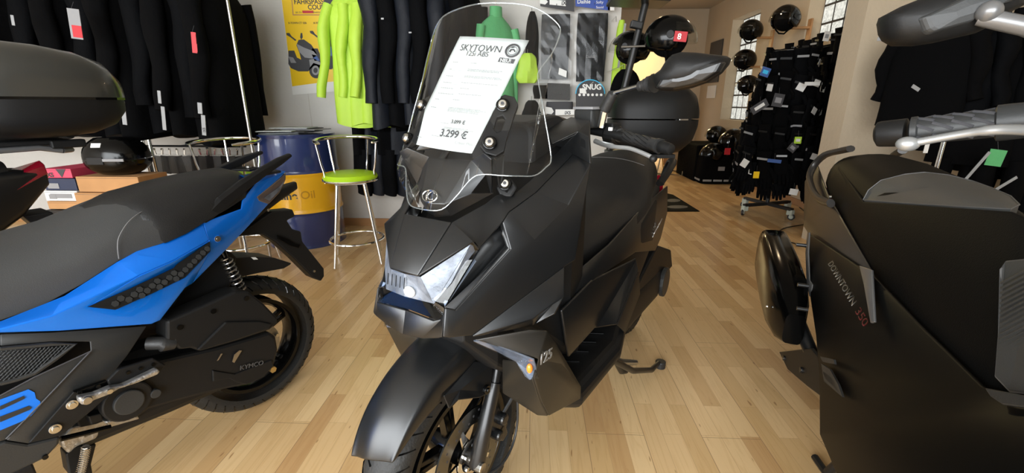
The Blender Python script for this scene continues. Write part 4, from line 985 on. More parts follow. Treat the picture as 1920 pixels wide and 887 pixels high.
# shock absorber
sa = b4_(372, 60, .12); sb = b4_(445, 215, .13); axs = sb-sa
MB().tube([sa-axs*.25, sa, sb, sb+axs*.35], [.010, .008, .008, .012], 12).build('shock_absorber', 'gloss', bl, sm=True)
u_ = Vector((0, 1, 0)); t_ = axs.normalized(); v_ = t_.cross(u_)
MB().tube([sa+axs*(k/112)+(u_*math.cos(2*PI*k/14)+v_*math.sin(2*PI*k/14))*.016 for k in range(113)], .0026, 6).build('coil_spring', 'steel', bl, sm=True)
# wheel
wheel(bl, 'rear_wheel', (0, 0, .252), .252, .125, .168, 5)
wheel(bl, 'front_wheel', (1.34, 0, .252), .252, .11, .168, 5)
MB().lathe([(.085, -.004), (.085, .004), (.05, .004), (.05, -.004)], 40, (0, .055, .252), 'y', closed=True).build('clutch_plate', 'cast', bl)
for a in (0.2, 1.0, 1.8, 2.6):
    MB().disc((-.075*math.cos(a), .066, .252+.075*math.sin(a)), .007, .01, RX(PI/2), 6).build('flange_bolt', 'bolt', bl)
MB().disc(b4_(600, 605, .115), .012, .02, RX(PI/2), 6).build('drain_bolt', 'gold', bl)
# air box
k = [(85, 372), (122, 358), (420, 226), (482, 224), (515, 248), (560, 285), (628, 355), (630, 380), (590, 415), (425, 470), (252, 520), (232, 514), (205, 505), (150, 512), (132, 498), (118, 470), (85, 470)]
q_ = [b4_(x, y, .205) for x, y in k]
MB().prism(q_, (0, -.075, 0)).build('air_box', 'plastic', bl, bev=.007)
q_ = [b4_(x, y, .212) for x, y in ((235, 512), (375, 375), (540, 372), (600, 385), (585, 410), (425, 465), (255, 516))]
MB().prism(q_, (0, -.01, 0)).build('air_box_rib', 'plastic', bl, bev=.004)
for x, y in ((475, 260), (313, 323), (150, 402)):
    MB().disc(b4_(x, y, .207), .0075, .004, RX(PI/2), 16).build('screw_recess', 'gloss', bl)
MB().tube([b4_(-10, 480, .17), b4_(60, 478, .19), b4_(62, 482, .19), b4_(120, 478, .19)], [.018, .018, .022, .018], 14).build('intake_hose', 'rubber2', bl, sm=True)
# engine and belt cover
k = [(-120, 600), (60, 560), (330, 500), (590, 425), (622, 450), (632, 510), (612, 590), (565, 645), (480, 685), (330, 715), (150, 762), (0, 805), (-60, 850), (-130, 855), (-180, 760)]
q_ = [b4_(x, y, .165) for x, y in k]
eng = MB().prism(q_, (0, -.09, 0)).build('belt_cover', 'plastic', bl, bev=.010)
q_ = [b4_(x, y, .170) for x, y in ((310, 612), (312, 668), (392, 652), (430, 672), (480, 682), (560, 645), (608, 590), (600, 560), (420, 630))]
MB().prism(q_, (0, -.008, 0)).build('cover_step', 'plastic', bl, bev=.003)
text('KYMCO', 'maker_name', 'darktext', bl, b4_(442, 612, .172), b4_(600, 572, .172)-b4_(442, 612, .172), (0, 0, 1), .022, .001)
for L_ in (((330, 565), (338, 562), (358, 530), (350, 530)), ((405, 570), (415, 575), (452, 515), (440, 514), (415, 535))):
    MB().prism([b4_(x, y, .171) for x, y in L_], (0, .001, 0)).build('cover_mark', 'steel', bl)
oc = b3_(742, 470, .182)
MB().disc(oc+Vector((0, -.012, 0)), .056, .03, RX(PI/2), 36).build('crank_cover', 'plastic', bl, bev=.005)
MB().disc(oc+Vector((0, .006, 0)), .034, .012, RX(PI/2), 32).build('crank_cap', 'greyplastic', bl, bev=.003)
MB().disc(b3_(900, 425, .182), .013, .012, RX(PI/2), 20).build('oil_plug', 'greyplastic', bl, bev=.002)
MB().loft([rr(.10, .10, .16, .42, .04), rr(.30, .12, .18, .44, .05), rr(.50, .12, .2, .45, .05)]).build('engine_block', 'plastic', bl, bev=.005)
# grey lower fairing with grill
j = lambda x, y, v: b3_(x, y, v)
fr_ = [j(0, 82, .185), j(300, 72, .195), j(850, 35, .195), j(740, 200, .195), j(620, 350, .2), j(425, 418, .205), j(165, 715, .205), j(35, 695, .205), j(230, 490, .212), j(525, 180, .205), j(520, 125, .2), j(300, 125, .20), j(0, 150, .19)]
panel('lower_fairing', [[fr_[0], fr_[1], fr_[11], fr_[12]], [fr_[1], fr_[2], fr_[10], fr_[11]], [fr_[2], fr_[3], fr_[9], fr_[10]], [fr_[3], fr_[4], fr_[5], fr_[8], fr_[9]], [fr_[5], fr_[6], fr_[7], fr_[8]]], 'greyplastic', bl, t=.005, bev=.003)
ap = [j(525, 182, .208), j(235, 490, .214), j(35, 692, .207), j(-300, 800, .20), j(-300, 520, .205), j(0, 440, .21), j(200, 330, .21)]
panel('lower_cover', [ap], 'greyplastic', bl, t=.006, bev=.003)
gpn = [j(0, 165, .178), j(430, 138, .19), j(200, 305, .192), j(0, 365, .188), j(-300, 440, .17), j(-300, 190, .16)]
gl = panel('grill_backing', [gpn], 'ink', bl, t=.002, bev=0)
# mesh wires
poly = [(v.x, v.z) for v in gpn]
for g in (lambda v: v, mir):
    wr = MB(); x0, x1 = min(p[0] for p in poly), max(p[0] for p in poly); z0, z1 = min(p[1] for p in poly), max(p[1] for p in poly)
    for sl in (.35, -.9):
        c_ = -1.0
        while c_ < 2.0:
            run = []
            for k in range(121):
                x = lerp(x0, x1, k/120); z = z0+(c_+sl*(x-x0)/(x1-x0)*1.8)*(z1-z0)
                if z0 <= z <= z1 and inside(x, z): run.append(Vector((x, .196, z)))
                else:
                    if len(run) > 2: wr.tube([g(run[0]), g(run[-1])], .0014, 4)
                    run = []
            if len(run) > 2: wr.tube([g(run[0]), g(run[-1])], .0014, 4)
            c_ += .075
    wr.build('grill_mesh', 'greyplastic', bl)
rim_ = [j(0, 168, .200), j(300, 140, .204), j(435, 140, .206), j(330, 220, .208), j(200, 310, .210), j(100, 345, .208), j(0, 370, .206)]
MB().tube(rim_, .005, 6).build('grill_surround', 'greyplastic', bl)
MB().tube([j(525, 182, .213), j(235, 488, .219), j(35, 690, .212)], .0018, 5).tube([j(525, 182, .213), j(200, 332, .215), j(0, 440, .214)], .0018, 5).build('seam_line', 'ink', bl)
# blue lettering block on the lower cover
dk = [(0, 462), (60, 440), (165, 402), (200, 420), (208, 455), (232, 470), (235, 495), (180, 555), (120, 590), (0, 640)]
dn_ = [j(x, y, .2165) for x, y in dk]
o = mesh('blue_decal', dn_, [tuple(range(len(dn_)))], 'bluedecal', bl); solid(o, .001, 0)
for L_ in (((0, 500), (135, 440), (145, 452), (130, 462), (0, 522)), ((0, 560), (165, 498), (182, 508), (172, 520), (0, 592))):
    MB().prism([j(x, y, .218) for x, y in L_], (0, .001, 0)).build('decal_stripe', 'greyplastic', bl)
# foot peg plate, peg
q_ = [j(x, y, .216) for x, y in ((425, 418), (165, 715), (355, 670), (470, 560), (600, 470), (560, 420), (640, 345), (600, 350))]
q_ = [j(x, y, .216) for x, y in ((425, 418), (165, 715), (355, 672), (540, 520), (625, 440), (620, 352))]
MB().prism(q_, (0, -.006, 0)).build('footrest_plate', 'plastic', bl, bev=.002)
for x, y in ((418, 490), (320, 630)):
    q0 = j(x, y, .22); MB().disc(q0, .0115, .005, RX(PI/2), 20).disc(q0+Vector((0, .004, 0)), .007, .006, RX(PI/2), 16).build('bolt', 'bolt', bl, bev=.001)
q_ = [j(x, y, .232) for x, y in ((622, 352), (685, 288), (888, 224), (905, 232), (962, 262), (925, 310), (690, 400), (640, 395))]
MB().prism(q_, (0, -.012, 0)).build('heel_guard', 'plastic', bl, bev=.003)
for x, y in ((742, 305), (815, 281), (888, 258), (570, 385), (462, 420)):
    MB().disc(j(x, y, .234), .0045, .006, RX(PI/2), 12).build('screw', 'gloss', bl)
q_ = [j(x, y, .226) for x, y in ((428, 420), (620, 352), (640, 392), (455, 442))]
MB().prism(q_, (0, -.014, 0)).build('peg_bracket', 'gloss', bl, bev=.002)
q_ = [j(x, y, .255) for x, y in ((455, 450), (550, 430), (640, 392), (720, 380), (915, 285), (930, 300), (915, 318), (800, 365), (690, 402), (640, 432), (540, 470), (525, 490), (475, 494), (462, 480))]
MB().prism(q_, (0, -.022, 0)).build('foot_peg', 'cast', bl, bev=.004)
MB().disc(j(506, 466, .258), .010, .008, RX(PI/2), 16).build('pivot_bolt', 'steel', bl, bev=.002)
MB().disc(j(636, 414, .258), .006, .006, RX(PI/2), 12).build('bolt', 'bolt', bl)
# sill below
q_ = [j(x, y, .200) for x, y in ((-300, 860), (35, 700), (165, 720), (352, 675), (345, 720), (270, 800), (0, 930), (-300, 1000))]
MB().prism(q_, (0, -.05, 0)).build('sill', 'greyplastic', bl, bev=.006)
MB().disc(j(262, 795, .203), .0055, .006, RX(PI/2), 12).build('screw', 'gloss', bl)
text('RACING', 'model_name', 'silvertext', bl, j(-60, 905, .203), (-1, 0, -.12), (0, 0, 1), .022, .001) if 0 else None
# engine castings and stand spring
MB().prism([j(x, y, .12) for x, y in ((350, 700), (420, 620), (560, 590), (640, 560), (700, 600), (590, 640), (560, 690), (440, 740), (400, 780), (360, 740))], (0, -.06, 0)).build('engine_casting', 'cast', bl, bev=.006)
MB().prism([j(x, y, .14) for x, y in ((600, 590), (790, 545), (815, 575), (640, 625))], (0, -.05, 0)).build('engine_casting', 'cast', bl, bev=.005)
MB().tube([j(350, 690, .15), j(640, 620, .15)], .007, 8).build('control_rod', 'gloss', bl)
MB().prism([j(x, y, .15) for x, y in ((510, 560), (590, 540), (600, 580), (530, 610))], (0, -.03, 0)).build('linkage', 'plastic', bl, bev=.003)
MB().prism([j(x, y, .10) for x, y in ((380, 780), (440, 730), (560, 720), (530, 840), (540, 900), (400, 900))], (0, -.05, 0)).build('stand_bracket', 'plastic', bl, bev=.004)
sa = j(500, 735, .135); sb = j(455, 930, .13); axs = sb-sa; t_ = axs.normalized(); v_ = t_.cross(u_)
MB().tube([sa+axs*(k/180)+(u_*math.cos(2*PI*k/10)+v_*math.sin(2*PI*k/10))*.009 for k in range(181)], .0023, 6).build('stand_spring', 'chrome', bl, sm=True)
MB().tube([j(500, 735, .135), j(490, 755, .13)], .008, 8).build('spring_hook', 'cast', bl)
MB().tube([(.62, .08, .22), (.70, .11, .02), (.74, .12, .015)], .013, 10).tube([(.62, -.08, .22), (.70, -.11, .02), (.74, -.12, .015)], .013, 10).tube([(.65, -.09, .16), (.65, .09, .16)], .01, 8).build('centre_stand', 'matt', bl, sm=True)

q_ = [b4_(x, y, .09) for x, y in ((40, 400), (150, 230), (320, 60), (400, 30), (430, 60), (400, 200), (300, 280), (120, 380))]
MB().prism(q_, (0, -.18, 0)).build('inner_fairing', 'plastic', bl, bev=.006)
# ================================================================== DARK MAXI SCOOTER ON THE RIGHT
D = Frame(.75, .15, 250)
dt = thing('motor_scooter', 'large black touring scooter with silver brake lever and shiny black exhaust, on the right', 'motor scooter', D.o, D.a, 'motor scooters on the shop floor')
G = crop(1380, 230, 1.35)
def dp(x, y, v): return D.P(*G(x, y), v)
MB().loft([rr(-1.95, .06, .74, .80, .02), rr(-1.80, .09, .62, .80, .03), rr(-1.5, .12, .50, .78, .04), rr(-1.2, .15, .40, .74, .05), rr(-.8, .16, .30, .68, .05), rr(-.45, .14, .28, .66, .05), rr(-.3, .15, .3, .62, .05)]).build('body_core', 'plastic', dt, sm=True)
MB().loft([rr(-.35, .18, .3, .9, .06), rr(-.22, .24, .26, .95, .08), rr(-.05, .26, .4, .98, .08), rr(.12, .20, .5, .95, .08), rr(.26, .10, .58, .80, .05)]).build('front_cowl', 'matt', dt, sm=True)
MB().loft([rr(-.95, .23, .24, .34, .03), rr(-.6, .27, .24, .33, .03), rr(-.3, .25, .26, .36, .03)]).build('floorboard', 'plastic', dt, bev=.004)
# seat
st = [(-2.00, .06, .80, .84, 0), (-1.97, .10, .79, .87, 0), (-1.90, .125, .77, .895, 0), (-1.75, .145, .75, .915, 0), (-1.55, .155, .735, .915, 0), (-1.40, .160, .72, .905, 0), (-1.30, .165, .71, .90, 0), (-1.18, .17, .70, .885, 0), (-1.05, .175, .68, .855, 0), (-.98, .18, .67, .82, 0), (-.8, .19, .66, .80, 0), (-.62, .18, .655, .79, 0), (-.45, .13, .65, .77, 0), (-.36, .08, .66, .75, 0)]
se = saddle('seat', st, 'vinylblack', dt)
# rider back support: raised pad, its lit top put into a lighter grey
hp_ = [dp(x, y, v)+Vector((0, -.004, .004)) for x, y, v in ((325, 200, -.155), (338, 175, -.145), (370, 150, -.12), (430, 135, -.08), (480, 130, -.04), (540, 137, .0), (600, 152, .03), (650, 170, .03), (700, 192, .01), (722, 214, -.03), (700, 226, -.08), (560, 218, -.115), (430, 209, -.14), (350, 202, -.155))]
cx_ = sum(hp_, Vector())/len(hp_); n_ = len(hp_)
pm = MB(); pm.add([p-Vector((0, 0, .035)) for p in hp_]+hp_+[p.lerp(cx_, .12)+Vector((0, 0, .006)) for p in hp_]+[cx_+Vector((0, 0, .010))], [(i, (i+1) % n_, n_+(i+1) % n_, n_+i) for i in range(n_)]+[(n_+i, n_+(i+1) % n_, 2*n_+(i+1) % n_, 2*n_+i) for i in range(n_)]+[(2*n_+i, 2*n_+(i+1) % n_, 3*n_) for i in range(n_)])
bp = pm.build('back_support', 'padlit', dt, sm=True)
MB().tube([p+Vector((0, 0, .001)) for p in hp_], .0016, 5, True).build('piping', 'stitch', bp)
# seat flank facing the camera and textured pad
fl = [dp(250, 205, -.15), dp(262, 110, -.12), dp(325, 200, -.160), dp(345, 375, -.182), dp(350, 202, -.165), dp(700, 226, -.13), dp(790, 260, -.12), dp(800, 720, -.2), dp(635, 670, -.2), dp(470, 510, -.192)]
panel('seat_flank', [[fl[0], fl[1], fl[2], fl[3]], [fl[2], fl[4], fl[9], fl[3]], [fl[4], fl[5], fl[8], fl[9]], [fl[5], fl[6], fl[7], fl[8]]], 'vinylblack', dt, t=.01, bev=.004)
pd = [dp(692, 378, -.178), dp(706, 358, -.17), (dp(800, 348, -.165)), dp(800, 700, -.208), dp(720, 688, -.207), dp(682, 650, -.206), dp(688, 560, -.196)]
pdn = [p+Vector((0, -.010, .002)) for p in pd]
o = mesh('textured_pad', pdn, [tuple(range(7))], 'vinylgrey', dt); solid(o, .006, 0); bevel(o, .002)
MB().tube(pdn, .0022, 5, True).build('pad_seam', 'stitch', o)
rbm = MB()
for k in range(19):
    ya = 400+k*13; l_ = dp(704, ya+14, lerp(-.181, -.205, k/26))+Vector((0, -.016, .002)); r_ = dp(800, ya-34, lerp(-.168, -.2, k/26))+Vector((0, -.016, .002)); rbm.tube([l_, r_], .0018, 4)
o2 = rbm.build('woven_ribs', 'greyplastic', o); o2['kind'] = 'stuff'
# rear quarter panels
q = [dp(175, 150, -.15), dp(205, 100, -.12), dp(240, 200, -.16), dp(250, 210, -.165), dp(345, 375, -.19), dp(325, 372, -.195), dp(185, 282, -.185), dp(172, 262, -.18)]

panel('tail_panel', [[q[0], q[1], q[2], q[3], q[7]], [q[3], q[4], q[5], q[6], q[7]]], 'bronzegrey', dt, t=.006, bev=.003)

panel('silver_blade', [[dp(314, 362, -.215), dp(346, 373, -.212), dp(353, 505, -.238), dp(343, 508, -.238), dp(326, 412, -.223)]], 'silverplastic', dt, t=.006, bev=.002)
sl = [dp(x, y, -.232) for x, y in ((182, 278), (187, 278), (184, 330), (187, 398), (194, 410), (192, 440), (187, 440), (180, 410), (177, 330))]
panel('silver_strip', [sl], 'silverplastic', dt, t=.004, bev=.001)
# lower body sides
lb = [dp(187, 282, -.20), dp(325, 372, -.205), dp(345, 505, -.222), dp(345, 380, -.195), dp(470, 512, -.205), dp(635, 672, -.215), dp(800, 722, -.215), dp(800, 1000, -.30), dp(262, 900, -.285), dp(215, 790, -.275), dp(214, 640, -.255), dp(205, 540, -.245), dp(190, 440, -.23), dp(178, 330, -.215)]
panel('side_cover', [[lb[0], lb[1], lb[2], lb[11], lb[12], lb[13]], [lb[1], lb[3], lb[4], lb[2]], [lb[2], lb[4], lb[5], lb[9], lb[10], lb[11]], [lb[5], lb[6], lb[7], lb[8], lb[9]]], 'mattdark', dt, t=.008, bev=.004)
# vents
for L_ in (((218, 610), (240, 625), (262, 665), (272, 695), (225, 655)), ((215, 592), (250, 600), (252, 612), (222, 606)), ((222, 630), (246, 646), (262, 680), (230, 650))):
    o = mesh('vent_fin', [dp(x, y, -.262) for x, y in L_], [tuple(range(len(L_)))], 'greyplastic', dt); solid(o, .005, 0)
w_ = [dp(x, y, -.232) for x, y in ((634, 672), (729, 690), (800, 697), (800, 722), (729, 722), (680, 715), (650, 695))]
o = mesh('seat_trim', w_, [tuple(range(7))], 'greyplastic', dt); solid(o, .006, 0); bevel(o, .002)
# lettering running down the side
ta = dp(238, 362, -.232); tb = dp(300, 470, -.240); tu = dp(250, 353, -.214)-ta
lf_ = Vector((-.004, -.006, .004))
textb('DOWNTOWN', 'model_name', 'dimtext', dt, ta+lf_, tb-ta, tu, (tb-ta).length, .0006, .004)
textb('350', 'model_number', 'darkred', dt, tb+(tb-ta)*.10+lf_, tb-ta, tu, (tb-ta).length*.28, .0006, .004)
# grab rail
for sg in (1, -1):
    L_ = [(290, 66, -.085), (262, 72, -.10), (225, 82, -.125), (198, 108, -.15), (186, 140, -.17), (196, 175, -.185), (215, 196, -.19), (240, 204, -.185)]
    pts = [dp(*v) for v in L_]; pts = [Vector((p.x, p.y*sg, p.z)) for p in pts]
    MB().tube(smooth_loop([tuple(p) for p in pts], 3), .017, 10, flat=.8).build('grab_rail', 'bronzegrey', dt, sm=True)
MB().loft([rr(-1.98, .10, .66, .76, .02), rr(-2.1, .07, .68, .75, .02)]).build('tail_light', 'redglass', dt, sm=True)
MB().disc(dp(238, 188, -.17), .006, .008, RX(PI/2), 12).build('rail_bolt', 'bolt', dt)
# exhaust: big gloss capsule with guard
mf = [(-1.925, .05), (-1.92, .09), (-1.90, .098), (-1.80, .102), (-1.60, .105), (-1.42, .10), (-1.30, .08), (-1.22, .05)]
ex = []
for x, r_ in mf:
    t_ = (x+1.93)/.71; z = lerp(.43, .36, t_)
    ring = []
    for k in range(20):
        a = 2*PI*k/20; ca, sa_ = math.cos(a), math.sin(a)
        ring.append(Vector((x, -.285+r_*.62*abs(ca)**.45*(1 if ca > 0 else -1), z+r_*1.12*abs(sa_)**.45*(1 if sa_ > 0 else -1))))
    ex.append(ring)
exo = MB().loft(ex).build('exhaust', 'glossdark', dt, sm=True)
MB().tube([(-1.30, -.26, .36), (-1.1, -.2, .24), (-.9, -.1, .22)], .022, 12).build('exhaust_pipe', 'matt', dt, sm=True)
MB().prism([dp(x, y, -.25) for x, y in ((108, 580), (190, 570), (215, 600), (216, 695), (180, 668), (130, 625))], (0, .012, 0)).build('exhaust_bracket', 'plastic', dt, bev=.004)
for x, y in ((122, 596), (166, 626)): MB().disc(dp(x, y, -.252), .010, .01, RX(PI/2), 12).disc(dp(x, y, -.259), .005, .004, RX(PI/2), 6).build('bolt', 'matt', dt, bev=.001)
MB().disc(dp(78, 465, -.352), .005, .006, RX(PI/2), 12).build('rivet', 'bolt', exo)
for x, y in ((185, 300), (190, 402), (188, 462)): MB().disc(dp(x-20, y+10, -.30), .006, .03, RX(PI/2), 10).build('guard_stay', 'matt', exo)
wheel(dt, 'rear_wheel', (-1.55, 0, .30), .30, .15, .185, 5)
wheel(dt, 'front_wheel', (.0, 0, .30), .30, .12, .185, 5)
MB().loft([rr(-.02, .14, .35, .55, .04), rr(-.5, .12, .2, .45, .04), rr(-1.2, .12, .22, .42, .05)]).build('engine_block', 'plastic', dt, bev=.005)
# stand leg
MB().tube([(-.90, -.12, .24), (-.96, -.17, .06), (-.97, -.18, .02)], .013, 12).tube([(-.90, .12, .24), (-.96, .17, .06), (-.97, .18, .02)], .013, 12).tube([(-.93, -.14, .14), (-.93, .14, .14)], .010, 8).tube([(-.97, -.18, .012), (-1.04, -.20, .012)], .011, 8).build('centre_stand', 'matt', dt, sm=True)
# handlebar grip, lever and mirror on the near side
def DX(px, py, x): return D.P(px, py, x, 0)
e0 = DX(1645, 252, -.48); e1 = DX(1704, 248, -.462); g1_ = DX(1890, 229, -.42); g2_ = DX(1925, 226, -.41); ax = (g1_-e1).normalized()
be = MB().tube([e0-ax*.004, e0, e0+ax*.003, e1-ax*.003], [.010, .0185, .0195, .021], 20).build('bar_end', 'plastic', dt, sm=True)
gp = MB().tube([e1, e1+ax*.003, e1+ax*.010, e1+ax*.012, g1_-ax*.012, g1_-ax*.010, g1_, g1_+ax*.04], [.012, .022, .022, .019, .019, .024, .024, .022], 22).build('grip', 'greyplastic', dt, sm=True)
u_ = Vector((0, 0, 1)); u_ = (u_-ax*u_.dot(ax)).normalized(); v_ = ax.cross(u_)
sl_ = MB()
for k in range(4):
    for an in (-2.0, -1.2, -.4, .5, 1.3, 2.2):
        c_ = e1.lerp(g1_, .18+.2*k); n3 = u_*math.cos(an)+v_*math.sin(an); tdir = (ax+u_.cross(ax)*0+ax.cross(n3)*.55).normalized()
        sl_.tube([c_+n3*.0185-tdir*.012, c_+n3*.0192, c_+n3*.0185+tdir*.012], .0022, 5)
sl_.build('grip_groove', 'ink', gp)
MB().tube([g1_+ax*.04, g1_+ax*.12, Vector((-.36, 0, 1.06)), Vector((-.40, .30, 1.05))], [.028, .026, .012, .012], 14).build('handlebar', 'plastic', dt, sm=True)
lv = [DX(1702, 270, -.425), DX(1735, 264, -.42), DX(1790, 254, -.405), DX(1850, 245, -.385), DX(1895, 243, -.37), DX(1960, 246, -.34)]
lo = MB().tube(smooth_loop([tuple(p) for p in lv], 4), [.0075]*12+[.009]*9, 12, flat=.75).build('brake_lever', 'lever', dt, sm=True)
MB().sphere(lv[0], .0125, 16, 12, (1, 1.15, .85)).build('lever_ball', 'lever', lo, sm=True)
# mirror, seen from its front
mo_ = [(1652, 42), (1656, 30), (1690, 12), (1740, -8), (1860, -30), (1935, -30), (1930, 5), (1880, 30), (1850, 52), (1830, 62), (1760, 78), (1720, 84), (1680, 84), (1662, 74), (1655, 62)]
mo_ = [(x, y) for x, y in mo_]
def MX(x, y): return DX(x, y, -.36)
o3 = [MX(*v) for v in mo_]; cm = sum(o3, Vector())/len(o3)
rings = [[Vector((cm.x+dx, cm.y+(p.y-cm.y)*s_, cm.z+(p.z-cm.z)*s_)) for p in o3] for s_, dx in ((.92, -.03), (1, -.018), (1, 0), (.93, .014), (.75, .024), (.3, .03))]
mh = MB().loft(rings).build('mirror_housing', 'plastic', dt, sm=True)
f_ = [MX(x, y) for x, y in ((1700, 42), (1780, 5), (1870, -22), (1920, -20), (1870, 12), (1820, 30), (1800, 50), (1720, 72), (1710, 66))]
cf = sum(f_, Vector())/len(f_)
rg = [[Vector((cm.x+dx, cf.y+(p.y-cf.y)*s_, cf.z+(p.z-cf.z)*s_)) for p in f_] for s_, dx in ((1.02, .01), (1.0, .026), (.86, .032), (.3, .034))]
MB().loft(rg).build('mirror_facet', 'greyplastic', mh, bev=.003)
MB().prism([Vector((cm.x-.031, cm.y+(p.y-cm.y)*.85, cm.z+(p.z-cm.z)*.85)) for p in o3], (-.002, 0, 0)).build('mirror_glass', 'chrome', mh)
MB().tube([DX(1835, 34, -.33), DX(1870, 38, -.325), DX(1925, 50, -.32), DX(2000, 80, -.32)], [.008, .010, .010, .010], 10).build('mirror_arm', 'silverplastic', dt, sm=True)
MB().sphere(DX(1855, 22, -.325), .012, 14, 10).build('mirror_pivot', 'silverplastic', dt, sm=True)
# ================================================================== DARK SCOOTER AT THE LEFT EDGE
Q = Frame(-1.98, 1.50, 241)
qs = thing('motor_scooter', 'black scooter with large dark top case and red tail light, at the left edge', 'motor scooter', Q.o, Q.a, 'motor scooters on the shop floor')
def qp(x, y, v): return Q.P(x, y, v)
c_r = qp(210, 185, 0); print('Q case', c_r, qp(60, 78, 0), qp(150, 262, 0), qp(205, 300, 0), qp(165, 345, 0))
def sup(x, hy, z0, z1, e=3.2, n=28):
    pts = []
    zc = (z0+z1)/2
    for k in range(n):
        a = 2*PI*k/n; ca, sa_ = math.cos(a), math.sin(a)
        pts.append(Vector((x, hy*abs(ca)**(2/e)*(1 if ca > 0 else -1), zc+(z1-z0)/2*abs(sa_)**(2/e)*(1 if sa_ > 0 else -1))))
    return pts
x1 = c_r.x
def halfd(x, hy, z0, z1, up=True, e=3.0, n=20):
    """flat on one side, rounded on the other"""
    pts = []
    for k in range(n+1):
        a = PI*k/n; ca, sa_ = math.cos(a), math.sin(a); y = hy*abs(ca)**(2/e)*(1 if ca > 0 else -1); q = abs(sa_)**(2/e)
        pts.append(Vector((x, y, z0+(z1-z0)*q if up else z1-(z1-z0)*q)))
    return pts
sec = [(-.0, .13, .05, .03), (.012, .175, .09, .06), (.05, .215, .14, .10), (.12, .238, .168, .128), (.22, .25, .185, .138), (.32, .25, .19, .138), (.42, .235, .165, .128), (.47, .20, .12, .10), (.49, .14, .07, .05)]
tcase = MB().loft([halfd(x1+dx, hy, 1.125, 1.125+ht) for dx, hy, ht, hb_ in sec]).build('top_case', 'graybox', qs, sm=True)
MB().loft([halfd(x1+dx+.004, hy*.98, 1.118-hb_, 1.118, False, 4.5) for dx, hy, ht, hb_ in sec]).build('case_base', 'plastic', tcase, sm=True)
MB().loft([[Vector((x1+dx, y*.985, z)) for y, z in ((hy, 1.127), (-hy, 1.127), (-hy, 1.116), (hy, 1.116))] for dx, hy, ht, hb_ in sec]).build('case_seam', 'gloss', tcase)
MB().box((x1+.30, 0, .962), (.22, .2, .02)).box((x1+.2, .10, .955), (.10, .04, .03)).build('case_mount', 'plastic', tcase, bev=.005)
MB().tube([(x1+.22, .10, .93), (x1+.28, .10, .945), (x1+.5, .10, .94)], .010, 8).tube([(x1+.22, -.10, .93), (x1+.28, -.10, .945), (x1+.5, -.10, .94)], .010, 8).tube([(x1+.22, .10, .93), (x1+.19, .08, .93), (x1+.19, -.08, .93), (x1+.22, -.10, .93)], .010, 8).build('luggage_rack', 'silverplastic', qs, sm=True)
xt = qp(106, 300, 0).x+.05
MB().loft([rr(xt, .05, .80, .86, .015), rr(xt+.10, .10, .70, .87, .03), rr(xt+.3, .13, .56, .88, .04), rr(xt+.8, .16, .45, .80, .05), rr(xt+1.2, .15, .4, .75, .05)]).build('body_core', 'matt', qs, sm=True)
saddle('seat', [(xt+.10, .08, .86, .90, 0), (xt+.2, .12, .85, .915, 0), (xt+.5, .15, .80, .88, 0), (xt+.8, .15, .76, .84, 0), (xt+1.1, .1, .74, .80, 0)], 'vinyl', qs)
tq = [qp(x, y, v) for x, y, v in ((207, 294, .0), (213, 300, .03), (190, 335, .05), (168, 350, .06), (158, 342, .04), (178, 312, .02))]
tq = [Vector((p.x-.01, p.y+.0, p.z)) for p in tq]
MB().loft([[Vector((xt-.004, y, z+.03)) for y, z in ((.0, .862), (.045, .85), (.05, .82), (.04, .79), (0, .78), (-.04, .79), (-.05, .82), (-.045, .85))], [Vector((xt+.10, y*2, z-.0)) for y, z in ((.0, .862), (.045, .85), (.05, .80), (.04, .74), (0, .72), (-.04, .74), (-.05, .80), (-.045, .85))]]).build('tail_light', 'redglass', qs, bev=.004)
MB().prism([(xt+.10, -.07, .70), (xt+.02, -.07, .70), (xt-.05, -.07, .50), (xt-.01, -.07, .48)], (0, .14, 0)).build('plate_carrier', 'plastic', qs, bev=.004)
MB().prism([(xt+.15, .10, .84), (xt+.28, .13, .93), (xt+.5, .14, .94), (xt+.5, .14, .80)], (0, -.03, 0)).prism([(xt+.15, -.10, .84), (xt+.28, -.13, .93), (xt+.5, -.14, .94), (xt+.5, -.14, .80)], (0, .03, 0)).build('rack_support', 'plastic', qs, bev=.006)
wheel(qs, 'rear_wheel', (.0, 0, .26), .26, .13, .165, 5)
wheel(qs, 'front_wheel', (1.38, 0, .26), .26, .12, .165, 5)
MB().loft([rr(-.1, .16, .25, .45, .05), rr(.5, .16, .2, .5, .05)]).build('engine_cover', 'plastic', qs, sm=True)
MB().loft([rr(.9, .2, .26, .34, .03), rr(1.15, .24, .3, .9, .06), rr(1.35, .1, .4, .95, .05)]).build('front_cowl', 'matt', qs, sm=True)
MB().tube([(.3, .12, .25), (.38, .16, .02)], .012, 8).tube([(.3, -.12, .25), (.38, -.16, .02)], .012, 8).build('centre_stand', 'matt', qs)
# ================================================================== BACKGROUND
def pbox(x0, y0, x1, y1, Y, dep, name, m, label=None, cat=None, group=None, parent=None, bev=.003):
    """upright block whose front face stands at depth Y and spans the given part of the view"""
    xm, ym = (x0+x1)/2, (y0+y1)/2
    l, r_ = W(x0, ym, Y).x, W(x1, ym, Y).x; t, b = W(xm, y0, Y).z, W(xm, y1, Y).z
    o = MB().box(((l+r_)/2, Y+dep/2, (t+b)/2), (r_-l, dep, t-b)).build(name, m, parent, bev=bev)
    if label: tag(o, label, cat, group)
    return o
def YW(Y): return lambda px, py: W(px, py, Y)
